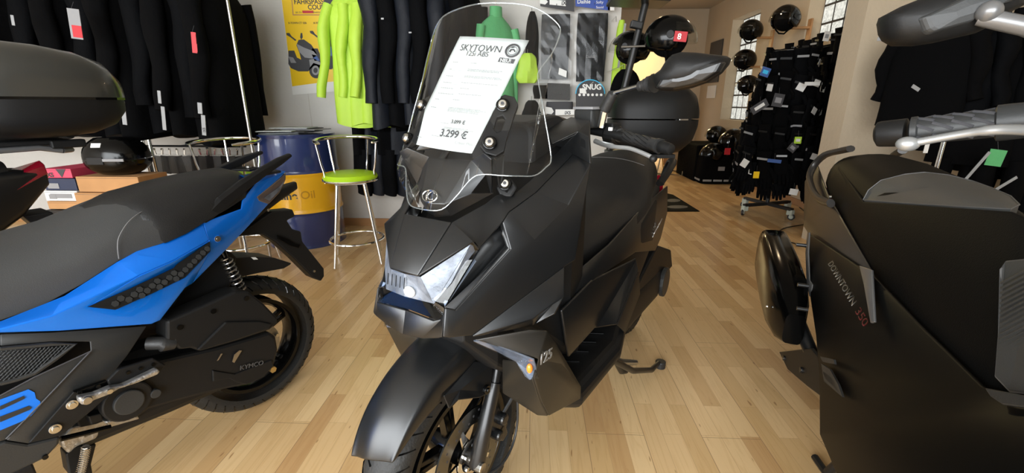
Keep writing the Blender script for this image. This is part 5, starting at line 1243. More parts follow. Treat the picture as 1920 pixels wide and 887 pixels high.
# ---- oil drum
dc = W(553, 250, 3.48); dr = bpy.data.objects.new('x', None); bpy.data.objects.remove(dr)
drum = thing('oil_drum', 'blue and yellow oil drum with magazines on its lid, against the back wall', 'oil drum', (dc.x, 3.48, 0))
RD = .292
def drum_part(z0, z1, m, name):
    pr = []
    n_ = 30
    for k in range(n_+1):
        z = lerp(z0, z1, k/n_); r_ = RD
        for c_ in (.292, .587): r_ += .010*math.exp(-((z-c_)/.010)**2)
        r_ += .007*math.exp(-((z-.877)/.006)**2)+.007*math.exp(-((z-.006)/.008)**2)
        pr.append((r_, z))
    return MB().lathe(pr, 64).build(name, m, drum, sm=True)
drum_part(0, .287, 'navy', 'lower_band'); drum_part(.287, .592, 'yellow', 'middle_band'); drum_part(.592, .882, 'navy', 'upper_band')
MB().disc((0, 0, .872), .288, .008, None, 64).build('drum_lid', 'navy', drum)
MB().disc((.15, -.1, .878), .03, .008, None, 20).build('bung', 'steel', drum)
def wrap(o, ang0, z0):
    for v in o.data.vertices:
        a = ang0+v.co.x/RD; rr_ = RD+.0012+v.co.z; v.co = Vector((rr_*math.cos(a), rr_*math.sin(a), z0+v.co.y))
a0_ = math.atan2(-.292*.93, .0)
t1 = text('oline', 'lettering', 'ink', drum, (0, 0, 0), (1, 0, 0), (0, 1, 0), .085, .0004, 'LEFT', .0022)
wrap(t1, -PI/2-.22, .405)
t2 = text('Oil', 'lettering', 'ochre', drum, (0, 0, 0), (1, 0, 0), (0, 1, 0), .085, .0004, 'LEFT', .0005)
wrap(t2, -PI/2+.42, .405)
mz = [('pale grey', 'silverp'), ('white', 'paper'), ('dark', 'carddark'), ('grey', 'gryflex'), ('white', 'paper'), ('silver', 'silverp'), ('black', 'ink'), ('white', 'paper')]
lb_ = ['white magazine at the bottom of the loose pile on the oil drum', 'pale magazine jutting out left of the pile on the oil drum', 'dark magazine in the middle of the pile on the oil drum', 'grey magazine under the topmost ones on the oil drum', 'white leaflet slid to the front of the oil drum lid', 'silver grey magazine lying on the right of the drum pile', 'black magazine near the top of the pile on the oil drum', 'white magazine lying topmost on the oil drum pile']
for i, (cn, m_) in enumerate(mz):
    a = rng.uniform(-.6, .6); o = MB()
    o.box((0, 0, .0025), (.21, .29, .005)).box((.0, 0, .0052), (.17, .24, .0004)); o = o.build('magazine', m_, None)
    o.location = (dc.x+[-.02, -.10, .02, .05, -.08, .10, .03, .0][i], 3.46+[0, -.03, .05, -.02, -.10, .02, .04, .02][i], .877+.0062*i+.001); o.rotation_euler = (rng.uniform(-.004, .004), 0, PI/2+a)
    MB().box((.02, .05, .0056), (.11, .10, .0003)).build('cover_picture', ['silverp', 'inkgrey', 'paper', 'ink', 'silverp', 'inkgrey', 'silverp', 'inkgrey'][i], o)
    tag(o, lb_[i], 'magazine', 'magazines on the oil drum')
# ---- bar stools
def stool(loc, rz, label):
    t = thing('bar_stool', label, 'bar stool', loc, rz, 'chrome bar stools with lime seats')
    MB().lathe([(0, .60), (.165, .60), (.178, .608), (.182, .622), (.172, .640), (.13, .652), (.0, .655)], 48).build('seat', 'lime', t, sm=True)
    MB().tube([(.180*math.cos(2*PI*k/40), .180*math.sin(2*PI*k/40), .603) for k in range(40)], .009, 8, True).build('seat_rim', 'chrome', t, sm=True)
    MB().box((0, 0, .585), (.20, .20, .02)).build('seat_plate', 'steel', t, bev=.003)
    for sx, sy in ((1, 1), (1, -1), (-1, 1), (-1, -1)):
        MB().tube([(sx*.085, sy*.085, .59), (sx*.155, sy*.155, .012)], .0115, 12).build('leg', 'chrome', t, sm=True)
    MB().tube([(.185*math.cos(2*PI*k/40), .185*math.sin(2*PI*k/40), .17) for k in range(40)], .010, 8, True).build('foot_ring', 'chrome', t, sm=True)
    arc = [(.205*math.cos(a), .205*math.sin(a), .865+.012*math.sin(a)) for a in [math.radians(-38+256*k/28) for k in range(29)]]
    MB().tube(arc, [.006, .012]+[.0125]*25+[.012, .006], 10).build('back_rail', 'chrome', t, sm=True)
    for ad in (-22, 50, 130, 202):
        a = math.radians(ad); MB().tube([(.172*math.cos(a), .172*math.sin(a), .59), (.172*math.cos(a), .172*math.sin(a), .66), (.185*math.cos(a), .185*math.sin(a), .72), (.204*math.cos(a), .204*math.sin(a), .862)], .0075, 8).build('back_spindle', 'chrome', t, sm=True)
    return t
s0_ = W(658, 338, 2.98)
stool((s0_.x, 2.98, 0), .35, 'chrome bar stool with lime green seat in front of the oil drum')
s1_ = W(432, 320, 3.35)
stool((-2.03, 2.84, 0), -.1, 'chrome bar stool with lime seat behind the blue scooter tail')
# ---- poster on the back wall
YP = YB-.006
PW = YW(YP)
def flat(parent, name, m, pts, lift, Yp=YP):
    n_ = len(pts); vs = [W(x, y, Yp) for x, y in pts]; vs = [Vector((v.x, Yp-lift, v.z)) for v in vs]
    return MB().prism([v-parent.location for v in vs], (0, -.0008, 0)).build(name, m, parent)
po = thing('poster', 'yellow advertising poster with two scooters on the back wall, left of the lime jackets', 'poster', (PW(590, 90).x, YP, PW(590, 90).z))
flat(po, 'poster_sheet', 'white2', [(523, -40), (668, -40), (668, 168), (549, 178)], 0)
flat(po, 'yellow_field', 'poster', [(523.5, -40), (668, -40), (664, 150), (600, 155), (548, 162)], .001)
flat(po, 'coupon_panel', 'card', [(545, -20), (608, -20), (608, 29), (549, 29)], .002)
flat(po, 'coupon_ground', 'poster', [(547, -20), (606, -20), (606, 27), (551, 27)], .003)
flat(po, 'coupon_stub', 'ink', [(608, -20), (632, -20), (632, 29), (608, 26), (605, 20), (608, 14), (605, 8), (608, 2)], .003)
def ptext(s, x, y, size, m='ink', bold=.0, parent=po, Yp=YP, lift=.0045, al='LEFT'):
    v = W(x, y, Yp); v.y = Yp-lift; return text(s, 'printed_text', m, parent, v-parent.location, (1, 0, 0), (0, 0, 1), size, .0003, al, bold)
ptext('FAHRSPASS', 552, 8, .050, bold=.001); ptext('COUP', 578, 18, .050, bold=.001); ptext('ONS', 610, 17, .050, 'poster', bold=.001); ptext('BIS ZU', 555, 25, .018); ptext('SPAREN*', 587, 25, .018)
flat(po, 'red_band', 'redp', [(567, 20), (588, 20), (588, 25), (568, 25)], .004)
ptext('X-TOWN CT 125i', 541, 45, .020, bold=.0004); ptext('X-TOWN 125i', 588, 45, .020, bold=.0004); ptext('LIKE', 630, 45, .020, bold=.0004)
def minis(dx, dy, bodym):
    f = lambda name, m, pts, l: flat(po, name, m, [(x+dx, y+dy) for x, y in pts], l)
    def circ(cx, cy, r, ry=None): return [(cx+r*math.cos(2*PI*k/18), cy+(ry or r)*math.sin(2*PI*k/18)) for k in range(18)]
    f('printed_wheel', 'ink', circ(593, 132, 13, 15), .002); f('printed_rim', 'silverp', circ(592, 132, 7, 9), .003); f('printed_hub', 'ink', circ(592, 132, 4, 5), .0035)
    f('printed_body', 'ink', [(541, 95), (552, 95), (557, 108), (565, 112), (562, 100), (556, 85), (560, 75), (570, 74), (584, 84), (593, 98), (596, 112), (590, 122), (578, 134), (560, 134), (546, 128), (541, 120)], .002)
    f('printed_fairing', bodym, [(556, 82), (572, 90), (588, 96), (595, 104), (586, 110), (572, 108), (562, 98)], .003)
    f('printed_fender', bodym, [(580, 112), (590, 110), (602, 118), (600, 122), (588, 118), (582, 126)], .003)
    f('printed_leg', bodym, [(541, 106), (550, 108), (556, 118), (546, 118)], .003)
    f('printed_mirror', 'ink', [(537, 62), (543, 62), (547, 68), (556, 75), (554, 77), (545, 70), (538, 66)], .002)
    f('printed_mirror', 'ink', [(564, 62), (567, 62), (568, 70), (565, 75), (563, 70)], .002)
minis(44, -4, 'bluep'); minis(0, 0, 'silverp')
sc2 = W(580, 172, YP)
MB().box((W(582, 210, YB).x, YB-.001, W(582, 210, YB).z), (.003, .002, .42)).build('trim_2', 'ceil')['kind'] = 'structure'
# ---- hanging clothes
def jacket(label, group, top, rz, w, h, d, m, name='hanging_jacket', cat='jacket', sleeve=.85, strips=(), seed=0, spread=.10, tilt=0):
    t = thing(name, label, cat, top, rz, group); rg = random.Random(seed)
    rings = []; ph = [rg.uniform(0, 6) for _ in range(6)]
    for k in range(15):
        u = k/14; z = -h*(1-u)
        wd = interp([(0, 1.0, 1.0), (.5, .94, .95), (.78, .98, .9), (.88, .9, .75), (.95, .55, .5), (1, .26, .4)], u)
        ring = []
        for j in range(28):
            a = 2*PI*j/28; fo = 1+.10*(1-u)*math.sin(5*a+ph[0]+u*2)+.06*math.sin(9*a+ph[1]-u*3)*(1-u*.5)
            ring.append(Vector((w/2*wd[0]*math.cos(a)*(1+.03*math.sin(7*u+ph[2])), d/2*wd[1]*math.sin(a)*fo, z+.02*math.sin(2*a+ph[3])*(1-u)-.012*abs(math.cos(a))*u)))
        rings.append(ring)
    MB().loft(rings).build('jacket_body', m, t, sm=True)
    for sg in (1, -1):
        sl = h*sleeve; pts = []; rs = []
        for k in range(9):
            u = k/8; pts.append((sg*(w*.44+spread*u**.8*w+.012*math.sin(9*u+ph[4])), -.015*math.sin(5*u)+tilt*u, -h*.13-sl*u*.82)); rs.append(lerp(.075, .052, u)*(1+.10*math.sin(11*u+ph[5]))*w/.5)
        MB().tube(pts, rs, 12, flat=.75).build('sleeve', m, t, sm=True)
    MB().tube([(0, -.002, .10), (.02, 0, .13), (.0, 0, .15), (-.02, 0, .13)], .003, 6).tube([(0, 0, .10), (0, 0, .0)], .003, 6).build('hanger_hook', 'chrome', t)
    cr_ = [Vector((w*.15*math.cos(2*PI*k/16), d*.28*math.sin(2*PI*k/16), 0)) for k in range(16)]
    MB().loft([[p+Vector((0, 0, -.03)) for p in cr_], [p*.95+Vector((0, 0, .045)) for p in cr_]]).build('collar', m, t, sm=True)
    for k, (sx, z0, z1, wd_, mm) in enumerate(strips):
        MB().box((sx*w/2, -d/2*.96 if abs(sx) < .8 else 0, -h*(z0+z1)/2), (wd_ if abs(sx) < .8 else .012, .012 if abs(sx) < .8 else wd_, h*(z1-z0))).build('reflective_strip', mm, t, bev=.002)
    return t
def hang(px, pytop, Y, *a, **k):
    v = W(px, pytop, Y); return v
# black motorcycle jackets on the left rail
nj = 13
pos = [(-4.55, 3.35), (-4.25, 3.3), (-3.98, 3.25), (-3.72, 3.3), (-3.48, 3.22), (-3.25, 3.28), (-3.03, 3.22), (-2.82, 3.26), (-2.62, 3.2), (-2.43, 3.24), (-2.26, 3.2), (-2.10, 3.22), (-1.98, 3.18)]
wl = ['fifth', 'sixth']
lj = {12: 'black jacket at the right end of the left clothes rail, beside the bare wall', 11: 'black jacket second from the right end of the left clothes rail', 9: 'black jacket with red hang tag on the left clothes rail', 8: 'black jacket with light badge low on its sleeve, left of the red-tagged one', 6: 'black jacket with a long reflective strip above the black helmet case', 4: 'black jacket with a grey strip behind the end of the big top case', 2: 'black jacket with pink and silver hang tag at the upper left'}
for i, (x, y) in enumerate(pos):
    st_ = []
    if i in (4, 6, 8): st_ = [(.9, .72, .80, .035, 'reflect'), (.9, .81, .93, .035, 'reflect')]
    lab = lj.get(i, 'plain black motorcycle jacket in the row on the left clothes rail')
    t = jacket(lab, 'black jackets on the left rail' if i in lj else 'plain black jackets on the left rail', (x-.20, y+.05, 1.93), math.radians(84+rng.uniform(-4, 4)), .50, rng.uniform(1.0, 1.12), .22, ['cloth', 'cloth2'][i % 2], strips=(), seed=i)
def tagcard(px, py, Y, w_, h_, m, label, cat='hang tag', rot=0, two=None):
    v = W(px, py, Y); o = thing('hang_tag', label, cat, v, rot)
    MB().box((0, 0, 0), (w_, .003, h_), RY(.12)).build('tag_card', m, o)
    MB().tube([(0, 0, h_/2), (.005, .02, h_/2+.04)], .001, 4).build('tag_string', 'ink', o)
    if two: MB().box((.004, -.003, -h_*.25), (w_*.8, .002, h_*.4), RY(.12)).build('printed_patch', two, o)
    return o
tagcard(141, 45, 2.80, .075, .17, 'silverp', 'pink and silver hang tag on a black jacket at the upper left', two='redp')
tagcard(364, 80, 2.85, .030, .12, 'redp', 'narrow red hang tag on a black jacket on the left rail', two='redp')
for px, py, h_, lab in ((222, 178, .09, 'grey reflective strip on the sleeve above the black case'), (233, 215, .13, 'long'), (303, 190, .09, ''), (308, 220, .15, ''), (376, 205, .08, ''), (381, 232, .12, '')): pass
# reflective flashes are parts of their jackets: attach to the nearest jacket
jks = [o for o in C.objects if o.name.startswith('hanging_jacket')]
def flash(px, py, Y, w_, h_, m='reflect', lean=.12, txt=None):
    v = W(px, py, Y); best = min([o for o in C.objects if o.get('category') in ('jacket', 'trousers')], key=lambda o: (o.location.x-v.x)**2+(o.location.y-v.y)**2)
    R_ = Matrix.Rotation(-best.rotation_euler.z, 3, 'Z'); p = R_ @ (v-best.location)
    vs = MB().box((0, 0, 0), (w_, .004, h_), RY(lean)); vs.v = [R_ @ q+p for q in vs.v]
    o = vs.build('reflective_strip', m, best, bev=.0015)
    if txt:
        t = text(txt, 'brand_lettering', 'ink', o, R_ @ Vector((.006, -.004, -h_*.35))+p, R_ @ Vector((0, 0, 1)), R_ @ Vector((-1, 0, 0)), w_*.8, .0004)
for a in ((219, 170, .025, .08), (232, 212, .030, .15), (299, 182, .022, .08), (307, 222, .025, .15), (375, 203, .030, .07), (382, 235, .028, .13), (24, 38, .02, .06), (204, 222, .012, .04)): flash(a[0], a[1], 2.84, a[2], a[3], lean=.14, txt='IXS' if a[0] == 382 else None)
# garment rack
gr = thing('garment_rack', 'chrome garment rack carrying the black jackets on the left', 'clothes rack', (-3.3, 3.0, 0))
def L(v, o): return Vector(v)-o.location
for px, py, yy in ((448, 130, 2.88), (268, 270, 3.45), (281, 270, 3.45)):
    v = W(px, py, yy); MB().tube([L((v.x, yy, .01), gr), L((v.x, yy, 2.02), gr)], .009 if yy < 3 else .014, 12).build('upright', 'steel' if yy < 3 else 'chrome', gr, sm=True)
MB().tube([L((-4.9, 3.25, 2.06), gr), L((-1.75, 3.25, 2.06), gr)], .013, 12).build('rail', 'chrome', gr, sm=True)
v0, v1 = W(272, 290, 2.88), W(448, 130, 2.88)
MB().tube([L((v0.x-.25, 3.45, .03), gr), L((v1.x+.1, 3.45, .03), gr)], .014, 10).build('base_bar', 'chrome', gr, sm=True)
MB().tube([L((v0.x, 3.45, 2.02), gr), L((v0.x, 3.25, 2.06), gr)], .012, 10).build('bracket', 'chrome', gr, sm=True)
MB().tube([L((v1.x, 2.88, 2.02), gr), L((v1.x, 3.25, 2.06), gr)], .012, 10).build('bracket', 'chrome', gr, sm=True)
# low hook rail with small packs
hr = thing('hook_rail', 'black hook rail with small chrome clips low on the back wall', 'hook rail', (W(400, 276, 3.6).x, 3.6, W(400, 276, 3.6).z))
a_, b_ = W(335, 274, 3.6), W(462, 281, 3.6); MB().tube([L((a_.x-.4, 3.6, a_.z), hr), L((b_.x, 3.6, a_.z), hr)], .009, 8).build('rail', 'rack', hr)
for x in (a_.x, b_.x-.1): MB().tube([L((x, 3.6, a_.z), hr), L((x, 3.94, a_.z), hr)], .007, 8).build('bracket', 'rack', hr)
for x in (a_.x, b_.x-.1): MB().tube([L((x, 3.92, a_.z), hr), L((x, 3.92, .02), hr)], .010, 8).build('post', 'rack', hr)
pk_l = 'small clear-wrapped accessory on the low hook rail behind the blue scooter seat'
for i in range(13):
    x = lerp(a_.x-.25, b_.x-.05, i/12); t = thing('accessory_pack', pk_l, 'accessory pack', (x, 3.56, a_.z-.012), 0, 'accessories on the low hook rail')
    MB().box((0, 0, -.03), (.012, .008, .05), RY(rng.uniform(-.3, .3))).sphere((0, 0, -.01), .009, 8, 6).build('clip', 'chrome', t)
    MB().box((0, .01, -.14), (.075, .012, .15), RY(rng.uniform(-.15, .15))).build('contents', ['cloth2', 'gryflex', 'cloth', 'bronze'][i % 4], t, bev=.004)
    MB().box((0, .01, -.15), (.10, .02, .20), RY(rng.uniform(-.15, .15))).build('film_wrapper', 'film', t, bev=.004)
# cartons at the left
YC = 2.75
c1 = pbox(145, 334, 262, 372, YC, .38, 'cardboard_box', 'card', 'upper brown cardboard box, with the black case on top', 'box', 'cardboard boxes on the left')
c2 = pbox(143, 354, 250, 385, YC-.03, .40, 'x', 'card'); bpy.data.objects.remove(c2)
l_, r__ = W(146, 350, YC).x, W(262, 350, YC).x; zt = W(200, 331, YC).z
bpy.data.objects.remove(c1)
def carton(x0, x1, y0, y1, z0, z1, m, label, group, lidm=None):
    o = thing('cardboard_box' if m == 'card' else 'product_carton', label, 'box', ((x0+x1)/2, (y0+y1)/2, z0), 0, group)
    MB().box((0, 0, (z1-z0)/2-.001), (x1-x0, y1-y0, z1-z0-.003)).build('carton', m, o, bev=.003)
    MB().box((0, -(y1-y0)/2-.0005, (z1-z0)-.012), (x1-x0-.01, .001, .0015)).build('lid_edge', 'ink', o)
    return o
zz = [zt-.115, zt]
carton(l_, r__, YC, YC+.24, zt-.105, zt, 'card', 'brown cardboard box directly under the black case, topmost of its stack', 'cardboard boxes on the left')
carton(l_-.02, r__-.03, YC-.02, YC+.22, zt-.32, zt-.106, 'card', 'brown cardboard box underneath another brown box, left of the drum', 'cardboard boxes on the left')
carton(l_+.01, r__+.02, YC, YC+.23, 0, zt-.321, 'card', 'lowest brown cardboard box standing on the floor behind the blue scooter', 'cardboard boxes on the left')
lx, rx = W(84, 340, YC).x, W(146, 340, YC).x-.03
zp = [W(115, y, YC).z for y in (316, 334, 357, 377, 387)]
pinkb = carton(lx, rx+.0, YC, YC+.3, zp[1], zp[0], 'pink', 'magenta product carton with a black triangle, topmost of its stack', 'product cartons on the left')
text('IXS', 'brand_lettering', 'ink', pinkb, (-(rx-lx)/2+.02, -.152, .008), (1, 0, 0), (0, 0, 1), .04, .0006, 'LEFT', .001)
MB().prism([(0.0, -.151, zp[0]-zp[1]-.004), (.07, -.151, zp[0]-zp[1]-.004), (.03, -.151, .004)], (0, -.001, 0)).build('printed_triangle', 'ink', pinkb)
nb_ = carton(lx-.01, rx+.01, YC, YC+.3, zp[2], zp[1]-.001, 'carddark', 'dark navy product carton between the magenta and the white one', 'product cartons on the left')
MB().box((-.05, -.152, .03), (.08, .001, .035)).build('printed_picture', 'silverp', nb_)
text('PRO-TECT', 'printed_text', 'cyan', nb_, (0, -.152, .05), (1, 0, 0), (0, 0, 1), .012, .0004) if 0 else None
wb = carton(lx-.03, rx, YC, YC+.3, zp[3], zp[2]-.001, 'white2', 'white product carton with a grey picture, under the navy one', 'product cartons on the left')
MB().box((.0, -.152, .035), (.15, .001, .03)).box((-.06, -.1525, .03), (.05, .001, .03)).build('printed_picture', 'silverp', wb)
carton(lx-.03, rx, YC, YC+.3, zp[4]-.02, zp[3]-.001, 'card', 'flat orange-brown carton at the bottom of the product cartons', 'product cartons on the left')
tb_ = thing('side_table', 'dark side table under the product cartons on the left', 'table', ((lx+rx)/2, YC+.15, 0))
MB().box((0, 0, zp[4]-.04), (rx-lx+.1, .34, .03)).build('tabletop', 'rack', tb_, bev=.003)
for sx in (-1, 1):
    for sy in (-1, 1): MB().box((sx*(rx-lx)/2, sy*.14, (zp[4]-.055)/2), (.03, .03, zp[4]-.055)).build('leg', 'rack', tb_)
# black luggage case on the cardboard boxes
cc = W(210, 300, YC+.15)
lc = thing('luggage_case', 'glossy black motorcycle top case lying on the cardboard boxes', 'top case', ((l_+r__)/2-.01, YC+.13, zt), .1)
def scs(o, n_, W_, D_, z0, z1, m, name, e=2.6, up=True):
    rings = []
    for k in range(7):
        u = k/6; z = lerp(z0, z1, u); s_ = (1-(u if up else 1-u)**2.6*.45)
        rings.append([Vector((W_/2*s_*abs(math.cos(a))**(2/e)*(1 if math.cos(a) > 0 else -1), D_/2*s_*abs(math.sin(a))**(2/e)*(1 if math.sin(a) > 0 else -1), z)) for a in [2*PI*j/32 for j in range(32)]])
    return MB().loft(rings).build(name, m, o, sm=True)
hcs = (W(210, 258, YC+.1).z-zt)
scs(lc, 0, .36, .30, .004, hcs*.42, 'gloss', 'case_base', up=False); scs(lc, 0, .36, .30, hcs*.44, hcs, 'gloss', 'case_lid')
MB().box((-.03, -.148, hcs*.42), (.10, .012, .05)).build('latch', 'plastic', lc, bev=.004)
MB().box((.06, -.150, hcs*.44), (.18, .006, .018)).build('light_band', 'silverp', lc, bev=.002)
MB().box((-.02, -.125, hcs*.82), (.06, .004, .03), RX(-.5)).build('white_sticker', 'white', lc)
# ---- lime jackets and dark rainwear on the back wall rail
Yh = 3.62
rail2 = thing('wall_rail', 'chrome wall rail carrying the lime and black rain jackets', 'clothes rail', (-.7, 3.75, 2.08))
MB().tube([(-.75, -.13, 0), (1.2, -.13, 0)], .011, 10).build('rail', 'chrome', rail2, sm=True)
for x in (-.6, 1.1): MB().tube([(x, -.13, 0), (x, .2, 0)], .009, 8).build('bracket', 'chrome', rail2, sm=True)
for i, (px, rz, lab) in enumerate(((664, 20, 'leftmost lime rain jacket, beside the yellow poster'), (686, 35, 'lime rain jacket between the other two lime jackets'), (702, 52, 'lime rain jacket next to the black rain jackets'))):
    v = W(px, 20, Yh); jacket(lab, 'lime rain jackets on the back wall', (v.x+.02, Yh+.03*i-.06, 1.92), math.radians(rz), .40, .98, .18, 'hivis', seed=40+i, spread=.16+.12*(i == 0), sleeve=.80)
for i, px in enumerate((722, 752, 785, 815, 845, 880)):
    v = W(px, 20, Yh); jacket(['black rain jacket right beside the lime jackets', 'second dark rain jacket from the lime ones, white piping on its shoulder', 'dark navy rain jacket left of the windscreen edge', 'dark rain jacket seen at the left edge of the windscreen', 'dark rain jacket seen behind the price sheet', 'dark rain jacket seen through the windscreen, left of the green one'][i], 'dark rain jackets on the back wall', (v.x, Yh-.02*(i % 2), 1.95), math.radians(72+rng.uniform(-6, 6)), .46, 1.02, .18, ['navycloth', 'cloth2'][i % 2], seed=60+i)
v = W(935, 60, Yh+.05); jacket('green rain jacket seen through the windscreen', None, (v.x-.02, Yh+.05, 1.76), math.radians(40), .36, .80, .14, 'green', seed=70, spread=.06)
flash(717, 35, 3.30, .02, .012, 'reflect', 0); flash(769, 61, 3.3, .02, .01, 'reflect', 0)
def trousers(label, top, rz, h, m, seed):
    t = thing('hanging_trousers', label, 'trousers', top, rz, 'dark rain trousers under the jackets'); rg = random.Random(seed)
    rings = []
    for k in range(5):
        u = k/4; rings.append([Vector(((.17+.01*u)*math.cos(a), .055*math.sin(a)*(1+.2*math.sin(4*a+seed)), -.22*u)) for a in [2*PI*j/24 for j in range(24)]])
    MB().loft(rings).build('waist', m, t, sm=True)
    for sg in (1, -1):
        MB().tube([(sg*.085, 0, -.18), (sg*.095, .01, -.35), (sg*.10, -.01, -.5), (sg*.10, 0, -h)], [.085, .08*1.05, .075, .07], 14, flat=.6).build('leg', m, t, sm=True)
    MB().box((0, -.058, -.02), (.32, .006, .035)).build('waistband', 'cloth', t, bev=.003)
    return t
for i, px in enumerate((690, 715, 740, 765, 792, 820, 850)):
    v = W(px, 240, 3.66); trousers('dark rain trousers hanging under the dark rain jackets', (v.x, 3.66+.02*(i % 2), .93), math.radians(60+rng.uniform(-12, 12)), rng.uniform(.52, .60), ['cloth2', 'navycloth'][i % 2], i)
# ---- packs on the back wall right of the windscreen
Yk = YB-.06
def pack(px0, py0, px1, py1, name, label, cat, m, cardpx=None, film=True, group='packaged goods on the back wall'):
    t = thing(name, label, cat, W((px0+px1)/2, py0, Yk), 0, group)
    l, r_ = W(px0, (py0+py1)/2, Yk).x, W(px1, (py0+py1)/2, Yk).x; zt_, zb_ = W((px0+px1)/2, py0, Yk).z, W((px0+px1)/2, py1, Yk).z; cx = (l+r_)/2
    w_ = r_-l; h_ = zt_-zb_; o = t.location
    rings = []
    for k in range(6):
        u = k/5; z = zt_-.02-u*(h_-.05); rings.append([Vector((cx+w_*.42*abs(math.cos(a))**.5*(1 if math.cos(a) > 0 else -1)*(1+.04*math.sin(5*u)), Yk+.03*math.sin(a)*(1+.3*math.sin(3*u+a)), z))-o for a in [2*PI*j/20 for j in range(20)]])
    MB().loft(rings).build('contents', m, t, sm=True)
    if film:
        fv = []; nx, nz = 6, 10
        for j in range(nz+1):
            for i in range(nx+1): fv.append(Vector((l+w_*i/nx, Yk-.042-.004*noise.noise(Vector((i*.9, j*.7, px0))), zt_-h_*j/nz))-o)
        mesh('film_wrapper', fv, [(j*(nx+1)+i, j*(nx+1)+i+1, (j+1)*(nx+1)+i+1, (j+1)*(nx+1)+i) for j in range(nz) for i in range(nx)], 'film', t)
    MB().tube([Vector((cx, YB, zt_+.03))-o, Vector((cx, Yk-.04, zt_+.03))-o, Vector((cx, Yk-.06, zt_+.045))-o], .0025, 6).build('wall_hook', 'chrome', t)
    return t
def pflat(t, name, m, pts, lift, Y_=None): return flat(t, name, m, pts, lift, Y_ or Yk)
def pptext(t, s, x, y, size, m='white', lift=.05, bold=.0, al='LEFT'): return ptext(s, x, y, size, m, bold, t, Yk, lift, al)
t = pack(1010, 22, 1072, 156, 'packaged_garment', 'black garment in clear film under a white-labelled black card', 'packaged garment', 'cloth2')
pflat(t, 'header_card', 'ink', [(1012, -12), (1075, -12), (1076, 24), (1013, 14)], .045); pflat(t, 'price_label', 'white', [(1030, 1), (1060, 4), (1060, 14), (1030, 11)], .047); pptext(t, 'iXS', 1052, 12, .042, 'ink', .049, .001); pflat(t, 'arrow_label', 'white', [(1012, -2), (1022, 0), (1027, 6), (1022, 11), (1012, 9)], .047)
pflat(t, 'white_leaflet', 'white', [(1048, 128), (1062, 134), (1061, 146), (1046, 140)], .05)
t = pack(1076, 20, 1142, 160, 'packaged_garment', 'black garment in clear film under a blue header card', 'packaged garment', 'cloth')
pflat(t, 'header_card', 'bluebag', [(1078, -10), (1142, -10), (1142, 22), (1078, 14)], .045); pptext(t, 'Daihle', 1081, 9, .040, 'white', .047, .0005); pptext(t, 'Softy', 1116, 9, .028, 'white', .047); pptext(t, 'Seasid', 1116, 18, .024, 'white', .047)
pptext(t, 'Daihle', 1097, 110, .03, 'silverp', .05)
pflat(t, 'header_card', 'white2', [(1138, -10), (1150, -10), (1150, 22), (1138, 22)], .045)
t = pack(994, 155, 1070, 192, 'packaged_garment', 'grey mesh back protector in a black pack above the lower white label', 'packaged garment', 'cloth', film=False)
pflat(t, 'mesh_window', 'gryflex', [(1026, 156), (1068, 158), (1068, 188), (1026, 186)], .04)
t = pack(1020, 186, 1078, 222, 'packaged_garment', 'black pack with the lower white label strip on the back wall', 'packaged garment', 'ink', film=False)
pflat(t, 'price_label', 'white', [(1022, 200), (1034, 202), (1038, 209), (1034, 214), (1022, 213)], .04); pflat(t, 'price_label', 'white', [(1041, 205), (1076, 205), (1076, 215), (1041, 216)], .04); pptext(t, 'iXS', 1058, 214, .036, 'ink', .043, .001)
# neck warmer pack
t = thing('neck_warmer_pack', 'black and cyan rimmed neck warmer pack with white lettering', 'packaged garment', W(1106, 180, Yk-.02), 0, 'packaged goods on the back wall')
ar = [(1106+27*math.cos(a), 176-26*math.sin(a)) for a in [PI*k/14 for k in range(15)]]+[(1079, 206), (1134, 206)]
flat(t, 'pack_card', 'ink', ar, .03, Yk-.02)
vs_ = [W(x, y, Yk-.02) for x, y in ar[:15]]; MB().tube([Vector((v.x, Yk-.053, v.z))-t.location for v in vs_], .004, 6).build('cyan_rim', 'cyan', t)
ptext('SNUG', 1091, 168, .058, 'white', .002, t, Yk-.02, .034); 
for k in range(6): pp_ = [(1086+8*k+2.6*math.cos(2*PI*j/8), 178+2.6*math.sin(2*PI*j/8)) for j in range(8)]; flat(t, 'printed_dot', 'white', pp_, .034, Yk-.02)
flat(t, 'price_label', 'white', [(1086, 166), (1097, 166), (1099, 176), (1086, 175)], .036, Yk-.02)
MB().tube([Vector((0, .07, .09)), Vector((.0, -.03, .09)), Vector((.02, -.035, .11))], .003, 6).build('wall_hook', 'chrome', t)
# bags and vests
def limp(label, cat, name, px0, py0, px1, py1, Y, m, seed, group=None, strip=None):
    t = thing(name, label, cat, W((px0+px1)/2, py0, Y), 0, group); l, r_ = W(px0, py1, Y).x, W(px1, py1, Y).x; zt_, zb_ = W(px0, py0, Y).z, W(px0, py1, Y).z; rings = []
    for k in range(12):
        u = k/11; s_ = interp([(0, .35), (.12, .7), (.5, .95), (.85, 1.0), (1, .75)], u)[0]
        rings.append([Vector(((l+r_)/2+(r_-l)/2*s_*math.cos(a)*(1+.06*math.sin(9*u+seed)), Y+.05*s_*math.sin(a)*(1+.25*math.sin(5*a+seed+3*u)), lerp(zt_, zb_, u)))-t.location for a in [2*PI*j/20 for j in range(20)]])
    MB().loft(rings).build(cat.replace(' ', '_')+'_body', m, t, sm=True)
    if strip: MB().box(Vector(((l+r_)/2, Y-.06, lerp(zt_, zb_, .3)))-t.location, ((r_-l)*.15, .004, abs(zt_-zb_)*.5), RY(.1)).build('reflective_strip', strip, t)
    MB().tube([(0, .0, -.01), (0, .02, .03), (0, YB-Y-.005, .03)], .0025, 6).build('wall_hook', 'chrome', t)
    return t
limp('lime high visibility vest hanging beside the blue-carded pack', 'safety vest', 'safety_vest', 1143, 38, 1168, 200, 3.72, 'hivis', 2, strip='reflect')
